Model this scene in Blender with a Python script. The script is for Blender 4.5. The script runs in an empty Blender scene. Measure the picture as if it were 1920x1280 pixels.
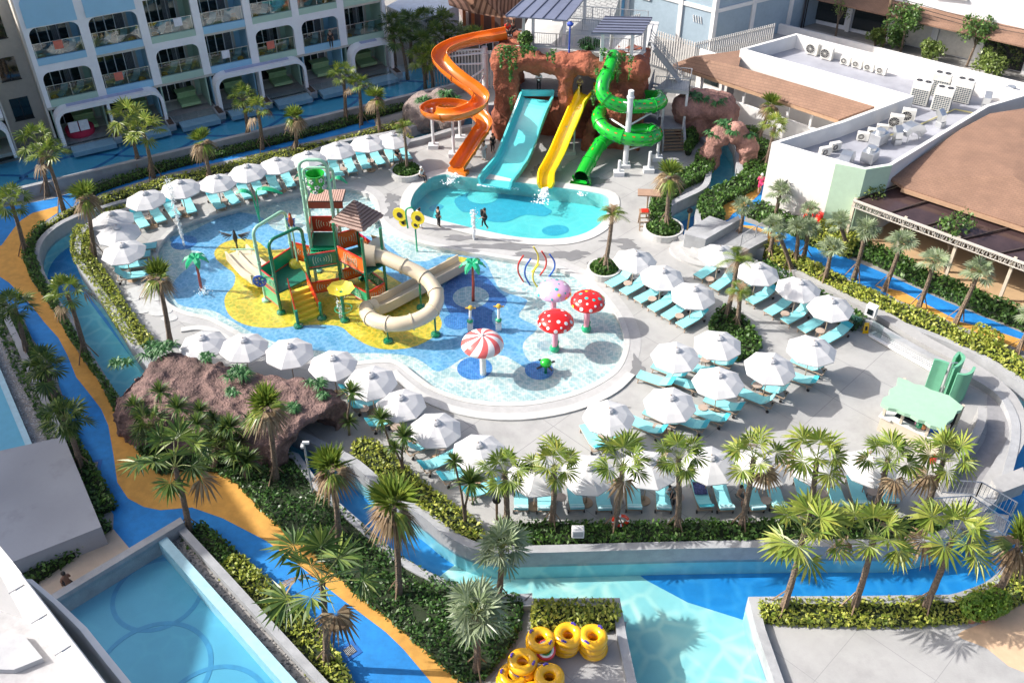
import bpy, math, random
import numpy as np
from mathutils import Vector, Matrix, noise
from mathutils.geometry import tessellate_polygon
SC=bpy.context.scene
COL=SC.collection
R=math.radians
random.seed(7); NP=np.random.RandomState(7)
# ---------------- camera, sky, sun ----------------
F=1837.0; TH=R(39.2); HC=35.0
ST,CT=math.sin(TH),math.cos(TH)
cam=bpy.data.cameras.new('camera'); cam.sensor_width=36; cam.lens=36*F/1920
cam.clip_start=0.5; cam.clip_end=1000
co=bpy.data.objects.new('camera',cam); COL.objects.link(co)
co.location=(0,0,HC); co.rotation_euler=(R(90)-TH,0,0); SC.camera=co
W=bpy.data.worlds.new('World'); SC.world=W; W.use_nodes=True
nt=W.node_tree; sk=nt.nodes.new('ShaderNodeTexSky'); sk.sky_type='NISHITA'; sk.sun_disc=False
sk.sun_elevation=R(36.8); sk.sun_rotation=R(274); sk.air_density=0.7; sk.dust_density=4.0; sk.ozone_density=0.4
nt.links.new(sk.outputs[0],nt.nodes['Background'].inputs[0]); nt.nodes['Background'].inputs[1].default_value=0.15
sl=bpy.data.lights.new('sun','SUN'); sl.energy=3.9; sl.angle=R(0.5); sl.color=(1,.955,.90)
so=bpy.data.objects.new('sun',sl); COL.objects.link(so)
so.rotation_euler=Vector((1.35,-.10,-1)).to_track_quat('-Z','Y').to_euler()
SC.view_settings.view_transform='Standard'; SC.view_settings.look='None'
SC.view_settings.exposure=0.78; SC.view_settings.gamma=1
# ---------------- measuring helpers (pixel of the photo -> point in the world) ----------------
def G(px,py,z=0.0):
    u=(px-960)/F; v=(py-640)/F
    t=(z-HC)/(-ST-v*CT)
    return Vector((u*t,(CT-v*ST)*t,z))
def PV(px,py,Y):
    u=(px-960)/F; v=(py-640)/F; t=Y/(CT-v*ST)
    return Vector((u*t,Y,HC+(-ST-v*CT)*t))
def GL(pts,z=0.0): return [G(p[0],p[1],z) for p in pts]
def smooth(pts,n=5,closed=True):
    pts=[Vector(p) for p in pts]; out=[]; N=len(pts)
    rng=range(N) if closed else range(N-1)
    for i in rng:
        if closed: a,b,c,d=pts[i-1],pts[i],pts[(i+1)%N],pts[(i+2)%N]
        else: a,b,c,d=pts[max(i-1,0)],pts[i],pts[i+1],pts[min(i+2,N-1)]
        for k in range(n):
            t=k/n
            out.append(0.5*((2*b)+(c-a)*t+(2*a-5*b+4*c-d)*t*t+(3*b-a-3*c+d)*t**3))
    if not closed: out.append(pts[-1])
    return out
def area(p): return .5*sum(p[i-1][0]*p[i][1]-p[i][0]*p[i-1][1] for i in range(len(p)))
def ccw(p): return p if area(p)>0 else list(reversed(p))
def offset(p,d,closed=True):
    """left of travel is +d"""
    N=len(p); out=[]
    for i in range(N):
        a=p[i-1] if (closed or i>0) else p[i]; c=p[(i+1)%N] if (closed or i<N-1) else p[i]; b=p[i]
        t1=Vector((b[0]-a[0],b[1]-a[1])); t2=Vector((c[0]-b[0],c[1]-b[1]))
        if t1.length<1e-6: t1=t2
        if t2.length<1e-6: t2=t1
        t1.normalize(); t2.normalize(); n1=Vector((-t1.y,t1.x)); n2=Vector((-t2.y,t2.x)); n=n1+n2
        if n.length<.3: n=n1
        n.normalize(); k=max(.5,n.dot(n1))
        out.append(Vector((b[0]+n.x*d/k,b[1]+n.y*d/k,b[2] if len(b)>2 else 0)))
    return out
def inpoly(x,y,poly):
    c=np.zeros(len(x),bool); N=len(poly)
    for i in range(N):
        x1,y1=poly[i-1][0],poly[i-1][1]; x2,y2=poly[i][0],poly[i][1]
        if y1==y2: continue
        m=((y1>y)!=(y2>y))&(x<(x2-x1)*(y-y1)/(y2-y1)+x1); c^=m
    return c
# ---------------- materials ----------------
MATS={}
def mat(name,col,rough=.6,metal=0,var=.12,scale=3.,bump=0.,bscale=None,spec=.5,island=None,coat=0,fine=0,transl=0,dirt=0):
    if name in MATS: return MATS[name]
    m=bpy.data.materials.new(name); m.use_nodes=True; t=m.node_tree; N=t.nodes; L=t.links
    b=N['Principled BSDF']; b.inputs['Roughness'].default_value=rough; b.inputs['Metallic'].default_value=metal
    b.inputs['Specular IOR Level'].default_value=spec; b.inputs['Coat Weight'].default_value=coat
    geo=N.new('ShaderNodeNewGeometry')
    c=(*col,1)
    nz=N.new('ShaderNodeTexNoise'); nz.inputs['Scale'].default_value=scale; nz.inputs['Detail'].default_value=6
    nz.inputs['Roughness'].default_value=.65
    L.new(geo.outputs['Position'],nz.inputs['Vector'])
    rp=N.new('ShaderNodeMapRange'); rp.inputs[1].default_value=.3; rp.inputs[2].default_value=.7
    rp.inputs[3].default_value=1-var; rp.inputs[4].default_value=1+var
    L.new(nz.outputs[0],rp.inputs[0])
    mx=N.new('ShaderNodeMix'); mx.data_type='RGBA'; mx.blend_type='MULTIPLY'; mx.inputs[0].default_value=1
    src=None
    if island:
        cr=N.new('ShaderNodeValToRGB'); e=cr.color_ramp; e.elements[0].color=c; e.elements[1].color=(*island[-1],1)
        for i,k in enumerate(island[:-1]):
            q=e.elements.new((i+1)/len(island)); q.color=(*k,1)
        L.new(geo.outputs['Random Per Island'],cr.inputs[0]); L.new(cr.outputs[0],mx.inputs[6])
    else: mx.inputs[6].default_value=c
    L.new(rp.outputs[0],mx.inputs[7]); out=mx.outputs[2]
    if dirt:
        n2=N.new('ShaderNodeTexNoise'); n2.inputs['Scale'].default_value=.35; n2.inputs['Detail'].default_value=8; n2.inputs['Roughness'].default_value=.7
        L.new(geo.outputs['Position'],n2.inputs['Vector'])
        r2=N.new('ShaderNodeMapRange'); r2.inputs[1].default_value=.48; r2.inputs[2].default_value=.66; r2.inputs[3].default_value=1; r2.inputs[4].default_value=1-dirt
        L.new(n2.outputs[0],r2.inputs[0])
        m2=N.new('ShaderNodeMix'); m2.data_type='RGBA'; m2.blend_type='MULTIPLY'; m2.inputs[0].default_value=1
        L.new(out,m2.inputs[6]); L.new(r2.outputs[0],m2.inputs[7]); out=m2.outputs[2]
    L.new(out,b.inputs['Base Color'])
    if bump:
        n3=N.new('ShaderNodeTexNoise'); n3.inputs['Scale'].default_value=bscale or scale*4; n3.inputs['Detail'].default_value=5
        L.new(geo.outputs['Position'],n3.inputs['Vector'])
        bp=N.new('ShaderNodeBump'); bp.inputs['Strength'].default_value=bump; bp.inputs['Distance'].default_value=.05 if bump<.8 else .14
        L.new(n3.outputs[0],bp.inputs['Height']); L.new(bp.outputs[0],b.inputs['Normal'])
    if transl:
        tr=N.new('ShaderNodeBsdfTranslucent'); L.new(out,tr.inputs[0])
        ms=N.new('ShaderNodeMixShader'); ms.inputs[0].default_value=transl
        L.new(b.outputs[0],ms.inputs[1]); L.new(tr.outputs[0],ms.inputs[2]); L.new(ms.outputs[0],N['Material Output'].inputs[0])
    MATS[name]=m; return m
def joints(name,col,size,angle,jcol,var=.1,rough=.75,w=.02,scale=.5,dirt=.18):
    """paving sheet with saw-cut joints"""
    m=mat(name,col,rough,var=var,scale=scale,bump=.15,bscale=12,dirt=dirt)
    t=m.node_tree; N=t.nodes; L=t.links; b=N['Principled BSDF']; src=b.inputs['Base Color'].links[0].from_socket
    geo=N.new('ShaderNodeNewGeometry'); mp=N.new('ShaderNodeMapping'); mp.inputs['Rotation'].default_value=(0,0,R(angle))
    L.new(geo.outputs['Position'],mp.inputs[0]); sp=N.new('ShaderNodeSeparateXYZ'); L.new(mp.outputs[0],sp.inputs[0])
    last=None
    for ax in (0,1):
        md=N.new('ShaderNodeMath'); md.operation='PINGPONG'; md.inputs[1].default_value=size/2; L.new(sp.outputs[ax],md.inputs[0])
        lt=N.new('ShaderNodeMath'); lt.operation='LESS_THAN'; lt.inputs[1].default_value=w; L.new(md.outputs[0],lt.inputs[0])
        if last:
            mm=N.new('ShaderNodeMath'); mm.operation='MAXIMUM'; L.new(last,mm.inputs[0]); L.new(lt.outputs[0],mm.inputs[1]); last=mm.outputs[0]
        else: last=lt.outputs[0]
    mx=N.new('ShaderNodeMix'); mx.data_type='RGBA'; L.new(last,mx.inputs[0]); L.new(src,mx.inputs[6]); mx.inputs[7].default_value=(*jcol,1)
    L.new(mx.outputs[2],b.inputs['Base Color']); return m
def tiles(name,c1,c2,size,rough=.4,angle=0,mortar=(.3,.3,.3),ms=.02,brickw=1,bump=.3,offs=0.,var=.1):
    m=bpy.data.materials.new(name); m.use_nodes=True; t=m.node_tree; N=t.nodes; L=t.links; b=N['Principled BSDF']
    b.inputs['Roughness'].default_value=rough
    geo=N.new('ShaderNodeNewGeometry'); mp=N.new('ShaderNodeMapping'); mp.inputs['Rotation'].default_value=(0,0,R(angle))
    L.new(geo.outputs['Position'],mp.inputs[0])
    br=N.new('ShaderNodeTexBrick'); br.inputs['Color1'].default_value=(*c1,1); br.inputs['Color2'].default_value=(*c2,1)
    br.inputs['Mortar'].default_value=(*mortar,1); br.inputs['Scale'].default_value=1; br.inputs['Mortar Size'].default_value=ms*size
    br.inputs['Brick Width'].default_value=size*brickw; br.inputs['Row Height'].default_value=size; br.offset=offs
    L.new(mp.outputs[0],br.inputs[0])
    nz=N.new('ShaderNodeTexNoise'); nz.inputs['Scale'].default_value=.8; nz.inputs['Detail'].default_value=6; L.new(geo.outputs['Position'],nz.inputs['Vector'])
    rp=N.new('ShaderNodeMapRange'); rp.inputs[1].default_value=.3; rp.inputs[2].default_value=.7; rp.inputs[3].default_value=1-var; rp.inputs[4].default_value=1+var
    L.new(nz.outputs[0],rp.inputs[0])
    mx=N.new('ShaderNodeMix'); mx.data_type='RGBA'; mx.blend_type='MULTIPLY'; mx.inputs[0].default_value=1
    L.new(br.outputs[0],mx.inputs[6]); L.new(rp.outputs[0],mx.inputs[7]); L.new(mx.outputs[2],b.inputs['Base Color'])
    bp=N.new('ShaderNodeBump'); bp.inputs['Strength'].default_value=bump; bp.inputs['Distance'].default_value=.02; bp.invert=True
    L.new(br.outputs['Fac'],bp.inputs['Height']); L.new(bp.outputs[0],b.inputs['Normal'])
    MATS[name]=m; return m
def schlick(N,L,f0=.02):
    g=N.new('ShaderNodeNewGeometry'); d=N.new('ShaderNodeVectorMath'); d.operation='DOT_PRODUCT'; L.new(g.outputs['Incoming'],d.inputs[0]); L.new(g.outputs['Normal'],d.inputs[1])
    def m(op,a,b=None):
        q=N.new('ShaderNodeMath'); q.operation=op
        for i,v in enumerate((a,b)):
            if v is None: continue
            if isinstance(v,(int,float)): q.inputs[i].default_value=v
            else: L.new(v,q.inputs[i])
        return q.outputs[0]
    x=m('SUBTRACT',1.0,m('ABSOLUTE',d.outputs['Value'])); return m('ADD',m('MULTIPLY',m('POWER',x,5.0),1-f0),f0)
def water(name,tint,tint2,scale,bump=.4,fres=.5,w0=.0,w1=.12,bs=None,m0=.4):
    """clear tinted water: refracting is left out, a pale net painted into the tint stands in for caustic light"""
    m=bpy.data.materials.new(name); m.use_nodes=True; t=m.node_tree; N=t.nodes; L=t.links
    N.remove(N['Principled BSDF']); out=N['Material Output']
    geo=N.new('ShaderNodeNewGeometry')
    nz=N.new('ShaderNodeTexNoise'); nz.inputs['Scale'].default_value=scale*.6; nz.inputs['Detail'].default_value=2
    L.new(geo.outputs['Position'],nz.inputs['Vector'])
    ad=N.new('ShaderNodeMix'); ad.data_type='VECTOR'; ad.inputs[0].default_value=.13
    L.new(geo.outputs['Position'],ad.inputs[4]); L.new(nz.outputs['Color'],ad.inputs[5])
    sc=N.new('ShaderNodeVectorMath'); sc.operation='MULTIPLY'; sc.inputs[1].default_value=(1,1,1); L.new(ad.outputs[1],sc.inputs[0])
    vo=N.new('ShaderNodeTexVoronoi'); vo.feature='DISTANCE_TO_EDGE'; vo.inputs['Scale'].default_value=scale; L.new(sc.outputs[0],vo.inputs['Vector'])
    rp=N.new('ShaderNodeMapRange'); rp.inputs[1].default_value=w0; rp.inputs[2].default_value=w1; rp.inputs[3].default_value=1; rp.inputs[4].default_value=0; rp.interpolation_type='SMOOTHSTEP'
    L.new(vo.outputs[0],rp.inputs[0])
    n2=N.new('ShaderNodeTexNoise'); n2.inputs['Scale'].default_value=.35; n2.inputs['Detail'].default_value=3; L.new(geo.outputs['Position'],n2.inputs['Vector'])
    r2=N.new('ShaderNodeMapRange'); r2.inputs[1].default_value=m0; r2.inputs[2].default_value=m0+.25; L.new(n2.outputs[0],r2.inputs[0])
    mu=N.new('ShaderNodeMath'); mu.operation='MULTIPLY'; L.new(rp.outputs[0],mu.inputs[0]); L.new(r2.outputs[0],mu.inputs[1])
    mc=N.new('ShaderNodeMix'); mc.data_type='RGBA'; mc.inputs[6].default_value=(*tint,1); mc.inputs[7].default_value=(*tint2,1); L.new(mu.outputs[0],mc.inputs[0])  # pale cell-edge net in the tint imitates light focused by ripples
    tr=N.new('ShaderNodeBsdfTransparent'); L.new(mc.outputs[2],tr.inputs[0])
    gl=N.new('ShaderNodeBsdfGlossy'); gl.inputs['Roughness'].default_value=.06; gl.inputs[0].default_value=(.9,.97,1,1)
    wn=N.new('ShaderNodeTexNoise'); wn.inputs['Scale'].default_value=bs or scale*1.6; wn.inputs['Detail'].default_value=4; wn.inputs['Distortion'].default_value=.6
    L.new(geo.outputs['Position'],wn.inputs['Vector'])
    bp=N.new('ShaderNodeBump'); bp.inputs['Strength'].default_value=bump; bp.inputs['Distance'].default_value=.06; L.new(wn.outputs[0],bp.inputs['Height'])
    L.new(bp.outputs[0],gl.inputs['Normal'])
    fr=schlick(N,L)
    fm=N.new('ShaderNodeMath'); fm.operation='MULTIPLY'; fm.inputs[1].default_value=fres*2; L.new(fr,fm.inputs[0])
    ms=N.new('ShaderNodeMixShader'); L.new(fm.outputs[0],ms.inputs[0]); L.new(tr.outputs[0],ms.inputs[1]); L.new(gl.outputs[0],ms.inputs[2])
    L.new(ms.outputs[0],out.inputs[0]); MATS[name]=m; return m
def glassy(name,tint,refl=.15,rough=.02):
    m=bpy.data.materials.new(name); m.use_nodes=True; t=m.node_tree; N=t.nodes; L=t.links; N.remove(N['Principled BSDF'])
    tr=N.new('ShaderNodeBsdfTransparent'); tr.inputs[0].default_value=(*tint,1); gl=N.new('ShaderNodeBsdfGlossy'); gl.inputs['Roughness'].default_value=rough
    fr=schlick(N,L,.04); ad=N.new('ShaderNodeMath'); ad.inputs[1].default_value=refl; L.new(fr,ad.inputs[0])
    ms=N.new('ShaderNodeMixShader'); L.new(ad.outputs[0],ms.inputs[0]); L.new(tr.outputs[0],ms.inputs[1]); L.new(gl.outputs[0],ms.inputs[2]); L.new(ms.outputs[0],N['Material Output'].inputs[0])
    MATS[name]=m; return m
# ---------------- mesh builder ----------------
def wm(o):
    return (wm(o.parent)@o.matrix_basis) if o.parent else o.matrix_basis.copy()
class MB:
    def __init__(s): s.v=[]; s.f=[]; s.m=[]
    def add(s,vs,fs,mi=0):
        n=len(s.v); s.v+= [tuple(v) for v in vs]; s.f+=[tuple(i+n for i in f) for f in fs]; s.m+=[mi]*len(fs); return s
    def box(s,c,d,rz=0,mi=0,M=None):
        x,y,z=d[0]/2,d[1]/2,d[2]/2
        vs=[Vector(p) for p in ((-x,-y,-z),(x,-y,-z),(x,y,-z),(-x,y,-z),(-x,-y,z),(x,-y,z),(x,y,z),(-x,y,z))]
        if M is None: M=Matrix.Rotation(rz,4,'Z')
        vs=[M@v+Vector(c) for v in vs]
        return s.add(vs,[(0,3,2,1),(4,5,6,7),(0,1,5,4),(1,2,6,5),(2,3,7,6),(3,0,4,7)],mi)
    def bar(s,a,b,w,h=None,mi=0,up=(0,0,1)):
        a=Vector(a);b=Vector(b);d=b-a;L=d.length
        if L<1e-6: return s
        z=d/L; u=Vector(up); 
        if abs(z.dot(u))>.98: u=Vector((0,1,0))
        x=z.cross(u).normalized(); y=x.cross(z); M=Matrix((x,y,z)).transposed().to_4x4()
        return s.box((a+b)/2,(w,h or w,L),M=M,mi=mi)
    def tube(s,path,r,n=8,mi=0,cap=True,closed=False):
        path=[Vector(p) for p in path]; N=len(path); rs=r if isinstance(r,(list,tuple)) else [r]*N
        vs=[];px=None
        for i,p in enumerate(path):
            if closed: t=path[(i+1)%N]-path[i-1]
            else: t=path[min(i+1,N-1)]-path[max(i-1,0)]
            if t.length<1e-9: t=Vector((0,0,1))
            t.normalize()
            if px is None:
                u=Vector((0,0,1)) if abs(t.z)<.9 else Vector((1,0,0)); x=t.cross(u).normalized()
            else:
                x=px-t*px.dot(t)
                if x.length<1e-6: x=t.cross(Vector((0,0,1)))
                x.normalize()
            px=x; y=t.cross(x)
            for k in range(n):
                a=2*math.pi*k/n; vs.append(p+(x*math.cos(a)+y*math.sin(a))*rs[i])
        fs=[]
        for i in range(N if closed else N-1):
            j=(i+1)%N
            for k in range(n):
                l=(k+1)%n; fs.append((i*n+k,i*n+l,j*n+l,j*n+k))
        if cap and not closed: fs+= [tuple(range(n-1,-1,-1)),tuple((N-1)*n+k for k in range(n))]
        return s.add(vs,fs,mi)
    def lathe(s,prof,c=(0,0,0),n=16,mi=0,capb=False,capt=False,wob=None):
        vs=[];fs=[];c=Vector(c)
        for (r,z) in prof:
            for k in range(n):
                a=2*math.pi*k/n; rr=r*(wob(k,z) if wob else 1); vs.append(c+Vector((rr*math.cos(a),rr*math.sin(a),z)))
        for i in range(len(prof)-1):
            for k in range(n):
                l=(k+1)%n; fs.append((i*n+k,i*n+l,(i+1)*n+l,(i+1)*n+k))
        if capb: fs.append(tuple(range(n-1,-1,-1)))
        if capt: fs.append(tuple((len(prof)-1)*n+k for k in range(n)))
        return s.add(vs,fs,mi)
    def prism(s,poly,z0,z1,mi=0,mt=None,bottom=True):
        p=ccw([(q[0],q[1]) for q in poly]); N=len(p)
        vs=[(x,y,z0) for x,y in p]+[(x,y,z1) for x,y in p]
        s.add(vs,[(i,(i+1)%N,N+(i+1)%N,N+i) for i in range(N)],mi)
        s.add([(x,y,z1) for x,y in p],[tuple(range(N))],mi if mt is None else mt)
        if bottom: s.add([(x,y,z0) for x,y in p],[tuple(range(N-1,-1,-1))],mi)
        return s
    def sheet(s,poly,z,holes=(),mi=0):
        loops=[[Vector((q[0],q[1],0)) for q in poly]]+[[Vector((q[0],q[1],0)) for q in h] for h in holes]
        tri=tessellate_polygon(loops); vs=[(v.x,v.y,z) for l in loops for v in l]; fs=[]
        for a,b,c in tri:
            A,B,C=vs[a],vs[b],vs[c]
            if (B[0]-A[0])*(C[1]-A[1])-(B[1]-A[1])*(C[0]-A[0])<0: b,c=c,b
            fs.append((a,b,c))
        return s.add(vs,fs,mi)
    def ring(s,pa,pb,z0,z1,mi=0,closed=True):
        """solid band between two equally long lines"""
        N=len(pa); vs=[(p[0],p[1],z) for z in (z0,z1) for q in (pa,pb) for p in q]; fs=[]
        for i in range(N if closed else N-1):
            j=(i+1)%N
            fs+=[(2*N+i,2*N+j,3*N+j,3*N+i),(i,j,2*N+j,2*N+i),(N+j,N+i,3*N+i,3*N+j)]
        if not closed: fs+=[(0,N,3*N,2*N),(N-1,2*N-1,4*N-1,3*N-1)]
        return s.add(vs,fs,mi)
    def sweep(s,path,prof,mi=0,closedprof=False,cap=False,bank=None):
        path=[Vector(p) for p in path]; N=len(path); n=len(prof(0) if callable(prof) else prof); vs=[]
        for i,p in enumerate(path):
            t=path[min(i+1,N-1)]-path[max(i-1,0)]; t.normalize()
            x=t.cross(Vector((0,0,1))); x.normalize(); y=x.cross(t)
            if bank: 
                b=bank[i]; x,y=x*math.cos(b)+y*math.sin(b), y*math.cos(b)-x*math.sin(b)
            for a,b in (prof(i/(N-1)) if callable(prof) else prof): vs.append(p+x*a+y*b)
        fs=[]
        for i in range(N-1):
            for k in range(n if closedprof else n-1):
                l=(k+1)%n; fs.append((i*n+k,i*n+l,(i+1)*n+l,(i+1)*n+k))
        if cap: fs+=[tuple(range(n-1,-1,-1)),tuple((N-1)*n+k for k in range(n))]
        return s.add(vs,fs,mi)
    def arr(s,V,Q,mi=0):
        n=len(s.v); s.v+=V.tolist(); s.f+=(Q+n).tolist(); s.m+=[mi]*len(Q); return s
    def sph(s,c,r,n=10,m=6,mi=0,sc=(1,1,1)):
        vs=[];fs=[]
        for i in range(m+1):
            a=math.pi*i/m
            for k in range(n):
                b=2*math.pi*k/n; vs.append((c[0]+r*sc[0]*math.sin(a)*math.cos(b),c[1]+r*sc[1]*math.sin(a)*math.sin(b),c[2]+r*sc[2]*math.cos(a)))
        for i in range(m):
            for k in range(n):
                l=(k+1)%n; fs.append((i*n+k,(i+1)*n+k,(i+1)*n+l,i*n+l))
        return s.add(vs,fs,mi)
    def build(s,name,mats,parent=None,world=True,sm=False,bevel=0):
        me=bpy.data.meshes.new(name); V=s.v
        if parent is not None and world:
            I=wm(parent).inverted(); V=[tuple(I@Vector(v)) for v in V]
        me.from_pydata(V,[],s.f); 
        if not isinstance(mats,(list,tuple)): mats=[mats]
        for q in mats: me.materials.append(q)
        me.polygons.foreach_set('material_index',s.m)
        if sm: me.polygons.foreach_set('use_smooth',[True]*len(s.f))
        me.update(); o=bpy.data.objects.new(name,me); COL.objects.link(o)
        if parent is not None: o.parent=parent
        if bevel:
            b=o.modifiers.new('bevel','BEVEL'); b.width=bevel; b.segments=2; b.limit_method='ANGLE'
        if sm and bevel==0 and len(s.f)>3:
            me.set_sharp_from_angle(angle=R(42))
        return o
def props(o,label=None,cat=None,group=None,kind=None):
    if label: o['label']=label
    if cat: o['category']=cat
    if group: o['group']=group
    if kind: o['kind']=kind
    return o
def thing(name,label,cat,loc=(0,0,0),rz=0,group=None):
    o=bpy.data.objects.new(name,None); COL.objects.link(o); o.empty_display_size=.3
    o.location=loc; o.rotation_euler=(0,0,rz); return props(o,label,cat,group)
def children(o,allobs=None): return [c for c in bpy.data.objects if c.parent==o]
class Proto:
    """a thing built once; place() moves the first and copies the rest"""
    def __init__(s,root): s.root=root; s.used=False; s.kids=[(c,children(c)) for c in children(root)]
    def place(s,loc,rz,label,cat=None,group=None,sc=None):
        if not s.used: r=s.root; s.used=True
        else:
            r=s.root.copy(); COL.objects.link(r)
            for c,g in s.kids:
                d=c.copy(); COL.objects.link(d); d.parent=r
                for e in g:
                    h=e.copy(); COL.objects.link(h); h.parent=d
        r.location=loc; r.rotation_euler=(0,0,rz)
        if sc: r.scale=(sc,sc,sc)
        return props(r,label,cat,group)
ORD='first second third fourth fifth sixth seventh eighth ninth tenth eleventh twelfth thirteenth fourteenth fifteenth sixteenth seventeenth eighteenth nineteenth twentieth'.split()
def setting(o): o['kind']='structure'; return o
# ---------------- shared materials ----------------
DECK=joints('deck_concrete',(.37,.37,.36),3.0,-45,(.22,.22,.22),w=.014,var=.07)
CONC=mat('kerb_concrete',(.34,.35,.36),.8,var=.14,scale=1.5,bump=.2,bscale=20,dirt=.2)
CONCL=mat('pale_concrete',(.52,.52,.50),.75,var=.1,scale=2,bump=.1,dirt=.12)
CONCD=mat('grey_roof_concrete',(.36,.37,.39),.8,var=.2,scale=.7,bump=.15,bscale=8,dirt=.25)
WHITE=mat('white_paint',(.70,.70,.69),.55,var=.05,scale=1.2,dirt=.07)
WHITE2=mat('white_render',(.70,.69,.67),.7,var=.05,scale=.8,dirt=.1)
GREYP=mat('grey_steel_paint',(.42,.43,.44),.45,metal=.2,var=.06)
STEEL=mat('galvanised_steel',(.55,.57,.58),.35,metal=.8,var=.1)
DARK=mat('dark_metal',(.03,.03,.035),.5)
BLACK=mat('black_plastic',(.015,.015,.017),.5)
SOIL=mat('soil',(.07,.045,.03),.95,var=.3,scale=5,bump=.4)
BARK=mat('palm_bark',(.19,.14,.10),.9,var=.45,scale=9,bump=.9,bscale=14)
WOODP=mat('timber',(.28,.19,.12),.7,var=.25,scale=8)
TURQ=mat('turquoise_fabric',(.25,.64,.68),.8,var=.06,scale=2.5,bump=.1,bscale=60)
CANVAS=mat('white_canvas',(.60,.60,.60),.8,var=.035,scale=2,bump=.1,bscale=30,transl=.12)
# =============== GROUND, RIVER, POOLS, PATHS ===============
ZW=-.45   # river water
RO=[(560,850),(600,905),(640,945),(703,999),(753,1042),(827,1082),(887,1105),(930,1112),(985,1112)]
rout=smooth(GL(RO,.35),4,False)
rout+=GL([(998,1111),(998,1121),(1162,1120),(1168,1150),(1174,1187),(1194,1280),(1225,1420),(1520,1420),(1453,1280),(1418,1179),(1403,1118),(1500,1117),(1640,1116),(1780,1114)],.35)
rout+=smooth(GL([(1797,1110),(1847,1091),(1877,1067),(1913,1037),(1965,990),(2010,920),(2020,860),(1990,790),(1950,745),(1913,716),(1830,665),(1750,631),(1657,597),(1590,560),(1530,520),(1480,492),(1440,470),(1390,455),(1330,436),(1308,420),(1303,400),(1314,377),(1340,360),(1372,348),(1387,334),(1384,318),(1380,300),(1378,280),(1372,262),(1340,235),(1200,215),(1000,195),(860,205),(773,239),(723,252),(640,267),(547,299),(440,326),(367,346),(300,363),(217,383),(140,408),(97,433),(77,460),(75,487),(90,524),(110,560),(133,592),(160,640),(200,707),(240,760),(300,800),(400,820),(500,830)],.35),3,False)
rout=ccw(rout)
RI=[(600,838),(663,872),(720,922),(787,964),(827,996),(873,1023),(923,1035),(993,1036),(1173,1031),(1280,1028),(1413,1026),(1580,1024),(1680,1024),(1747,1014),(1780,1004),(1835,968),(1885,918),(1903,870),(1913,820),(1909,780),(1883,737),(1830,702),(1747,662),(1657,612),(1600,580),(1540,549),(1480,517),(1430,492),(1380,472),(1320,457),(1281,440),(1263,426),(1257,406),(1263,384),(1287,371),(1318,356),(1331,342),(1335,318),(1336,300),(1338,280),(1330,262),(1300,248),(1200,240),(1000,225),(870,235),(790,256),(690,279),(640,288),(547,312),(417,338),(333,363),(240,388),(180,408),(150,430),(140,456),(140,487),(160,520),(187,556),(220,606),(253,658),(300,710),(380,745),(500,790)]
rin=ccw(smooth(GL(RI,.40),3))
# ground sheet
GRND=mat('outer_ground',(.27,.265,.25),.9,var=.15,scale=.4,bump=.2,dirt=.2)
gout=[(-260,8),(260,8),(260,420),(-260,420)]
hole=offset(rout,-.30)
setting(MB().sheet(gout,0,[hole]).build('ground',GRND))
RFLOOR=mat('river_floor_blue',(.02,.24,.54),.5,var=.15,scale=.6)
RFA=mat('basin_floor_aqua',(.44,.68,.60),.5,var=.07,scale=.7)
RFT=mat('river_floor_teal',(.14,.50,.56),.5,var=.12,scale=.6)
setting(MB().sheet(offset(rout,-.2),-1.45,[]).build('river_floor',RFLOOR))
basin=GL([(745,990),(835,1100),(990,1145),(990,1185),(1240,1520),(1600,1520),(1470,1180),(1395,1150),(1320,1133),(1230,1092),(1170,1050),(1165,1015),(1000,1020),(900,1000),(872,1040),(830,1000)],-1.3)
basin=GL([(868,1043),(815,1083),(830,1110),(990,1145),(990,1185),(1100,1560),(1620,1560),(1500,1180),(1395,1158),(1290,1125),(1215,1085),(1165,1050),(1165,1020),(1000,1020),(930,1020)],-1.3)
setting(MB().sheet(basin,-1.44).build('basin_floor',RFA))
t1=GL([(60,560),(60,700),(330,900),(420,800),(300,740),(150,540)],-1.3)
setting(MB().sheet(t1,-1.44).build('river_floor_patch',RFT))
t2=GL([(1300,230),(1300,348),(1400,342),(1400,220)],-1.3)
setting(MB().sheet(t2,-1.44).build('river_floor_patch',RFT))
t3=GL([(1740,640),(1830,720),(1960,860),(2060,860),(1960,700)],-1.3)
setting(MB().sheet(t3,-1.44).build('river_floor_patch',RFT))
t4=GL([(210,360),(330,410),(800,280),(800,215)],-1.3)
setting(MB().sheet(t4,-1.44).build('river_floor_patch',RFT))
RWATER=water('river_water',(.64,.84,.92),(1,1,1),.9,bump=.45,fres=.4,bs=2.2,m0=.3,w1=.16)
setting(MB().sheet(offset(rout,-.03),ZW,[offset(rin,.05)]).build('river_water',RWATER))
RW=mat('river_wall_aqua',(.32,.60,.62),.6,var=.06)
ko=offset(rout,-.38); ki=offset(rin,.42)
setting(MB().ring(rout,ko,-.6,.35).build('outer_kerb',CONC))
setting(MB().ring(rin,ki,-.6,.40).build('inner_kerb',CONC))
setting(MB().ring(offset(rout,-.01),ko,-1.45,-.6).build('outer_pool_wall',RW))
setting(MB().ring(offset(rin,.01),ki,-1.45,-.6).build('inner_pool_wall',RW))
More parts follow.
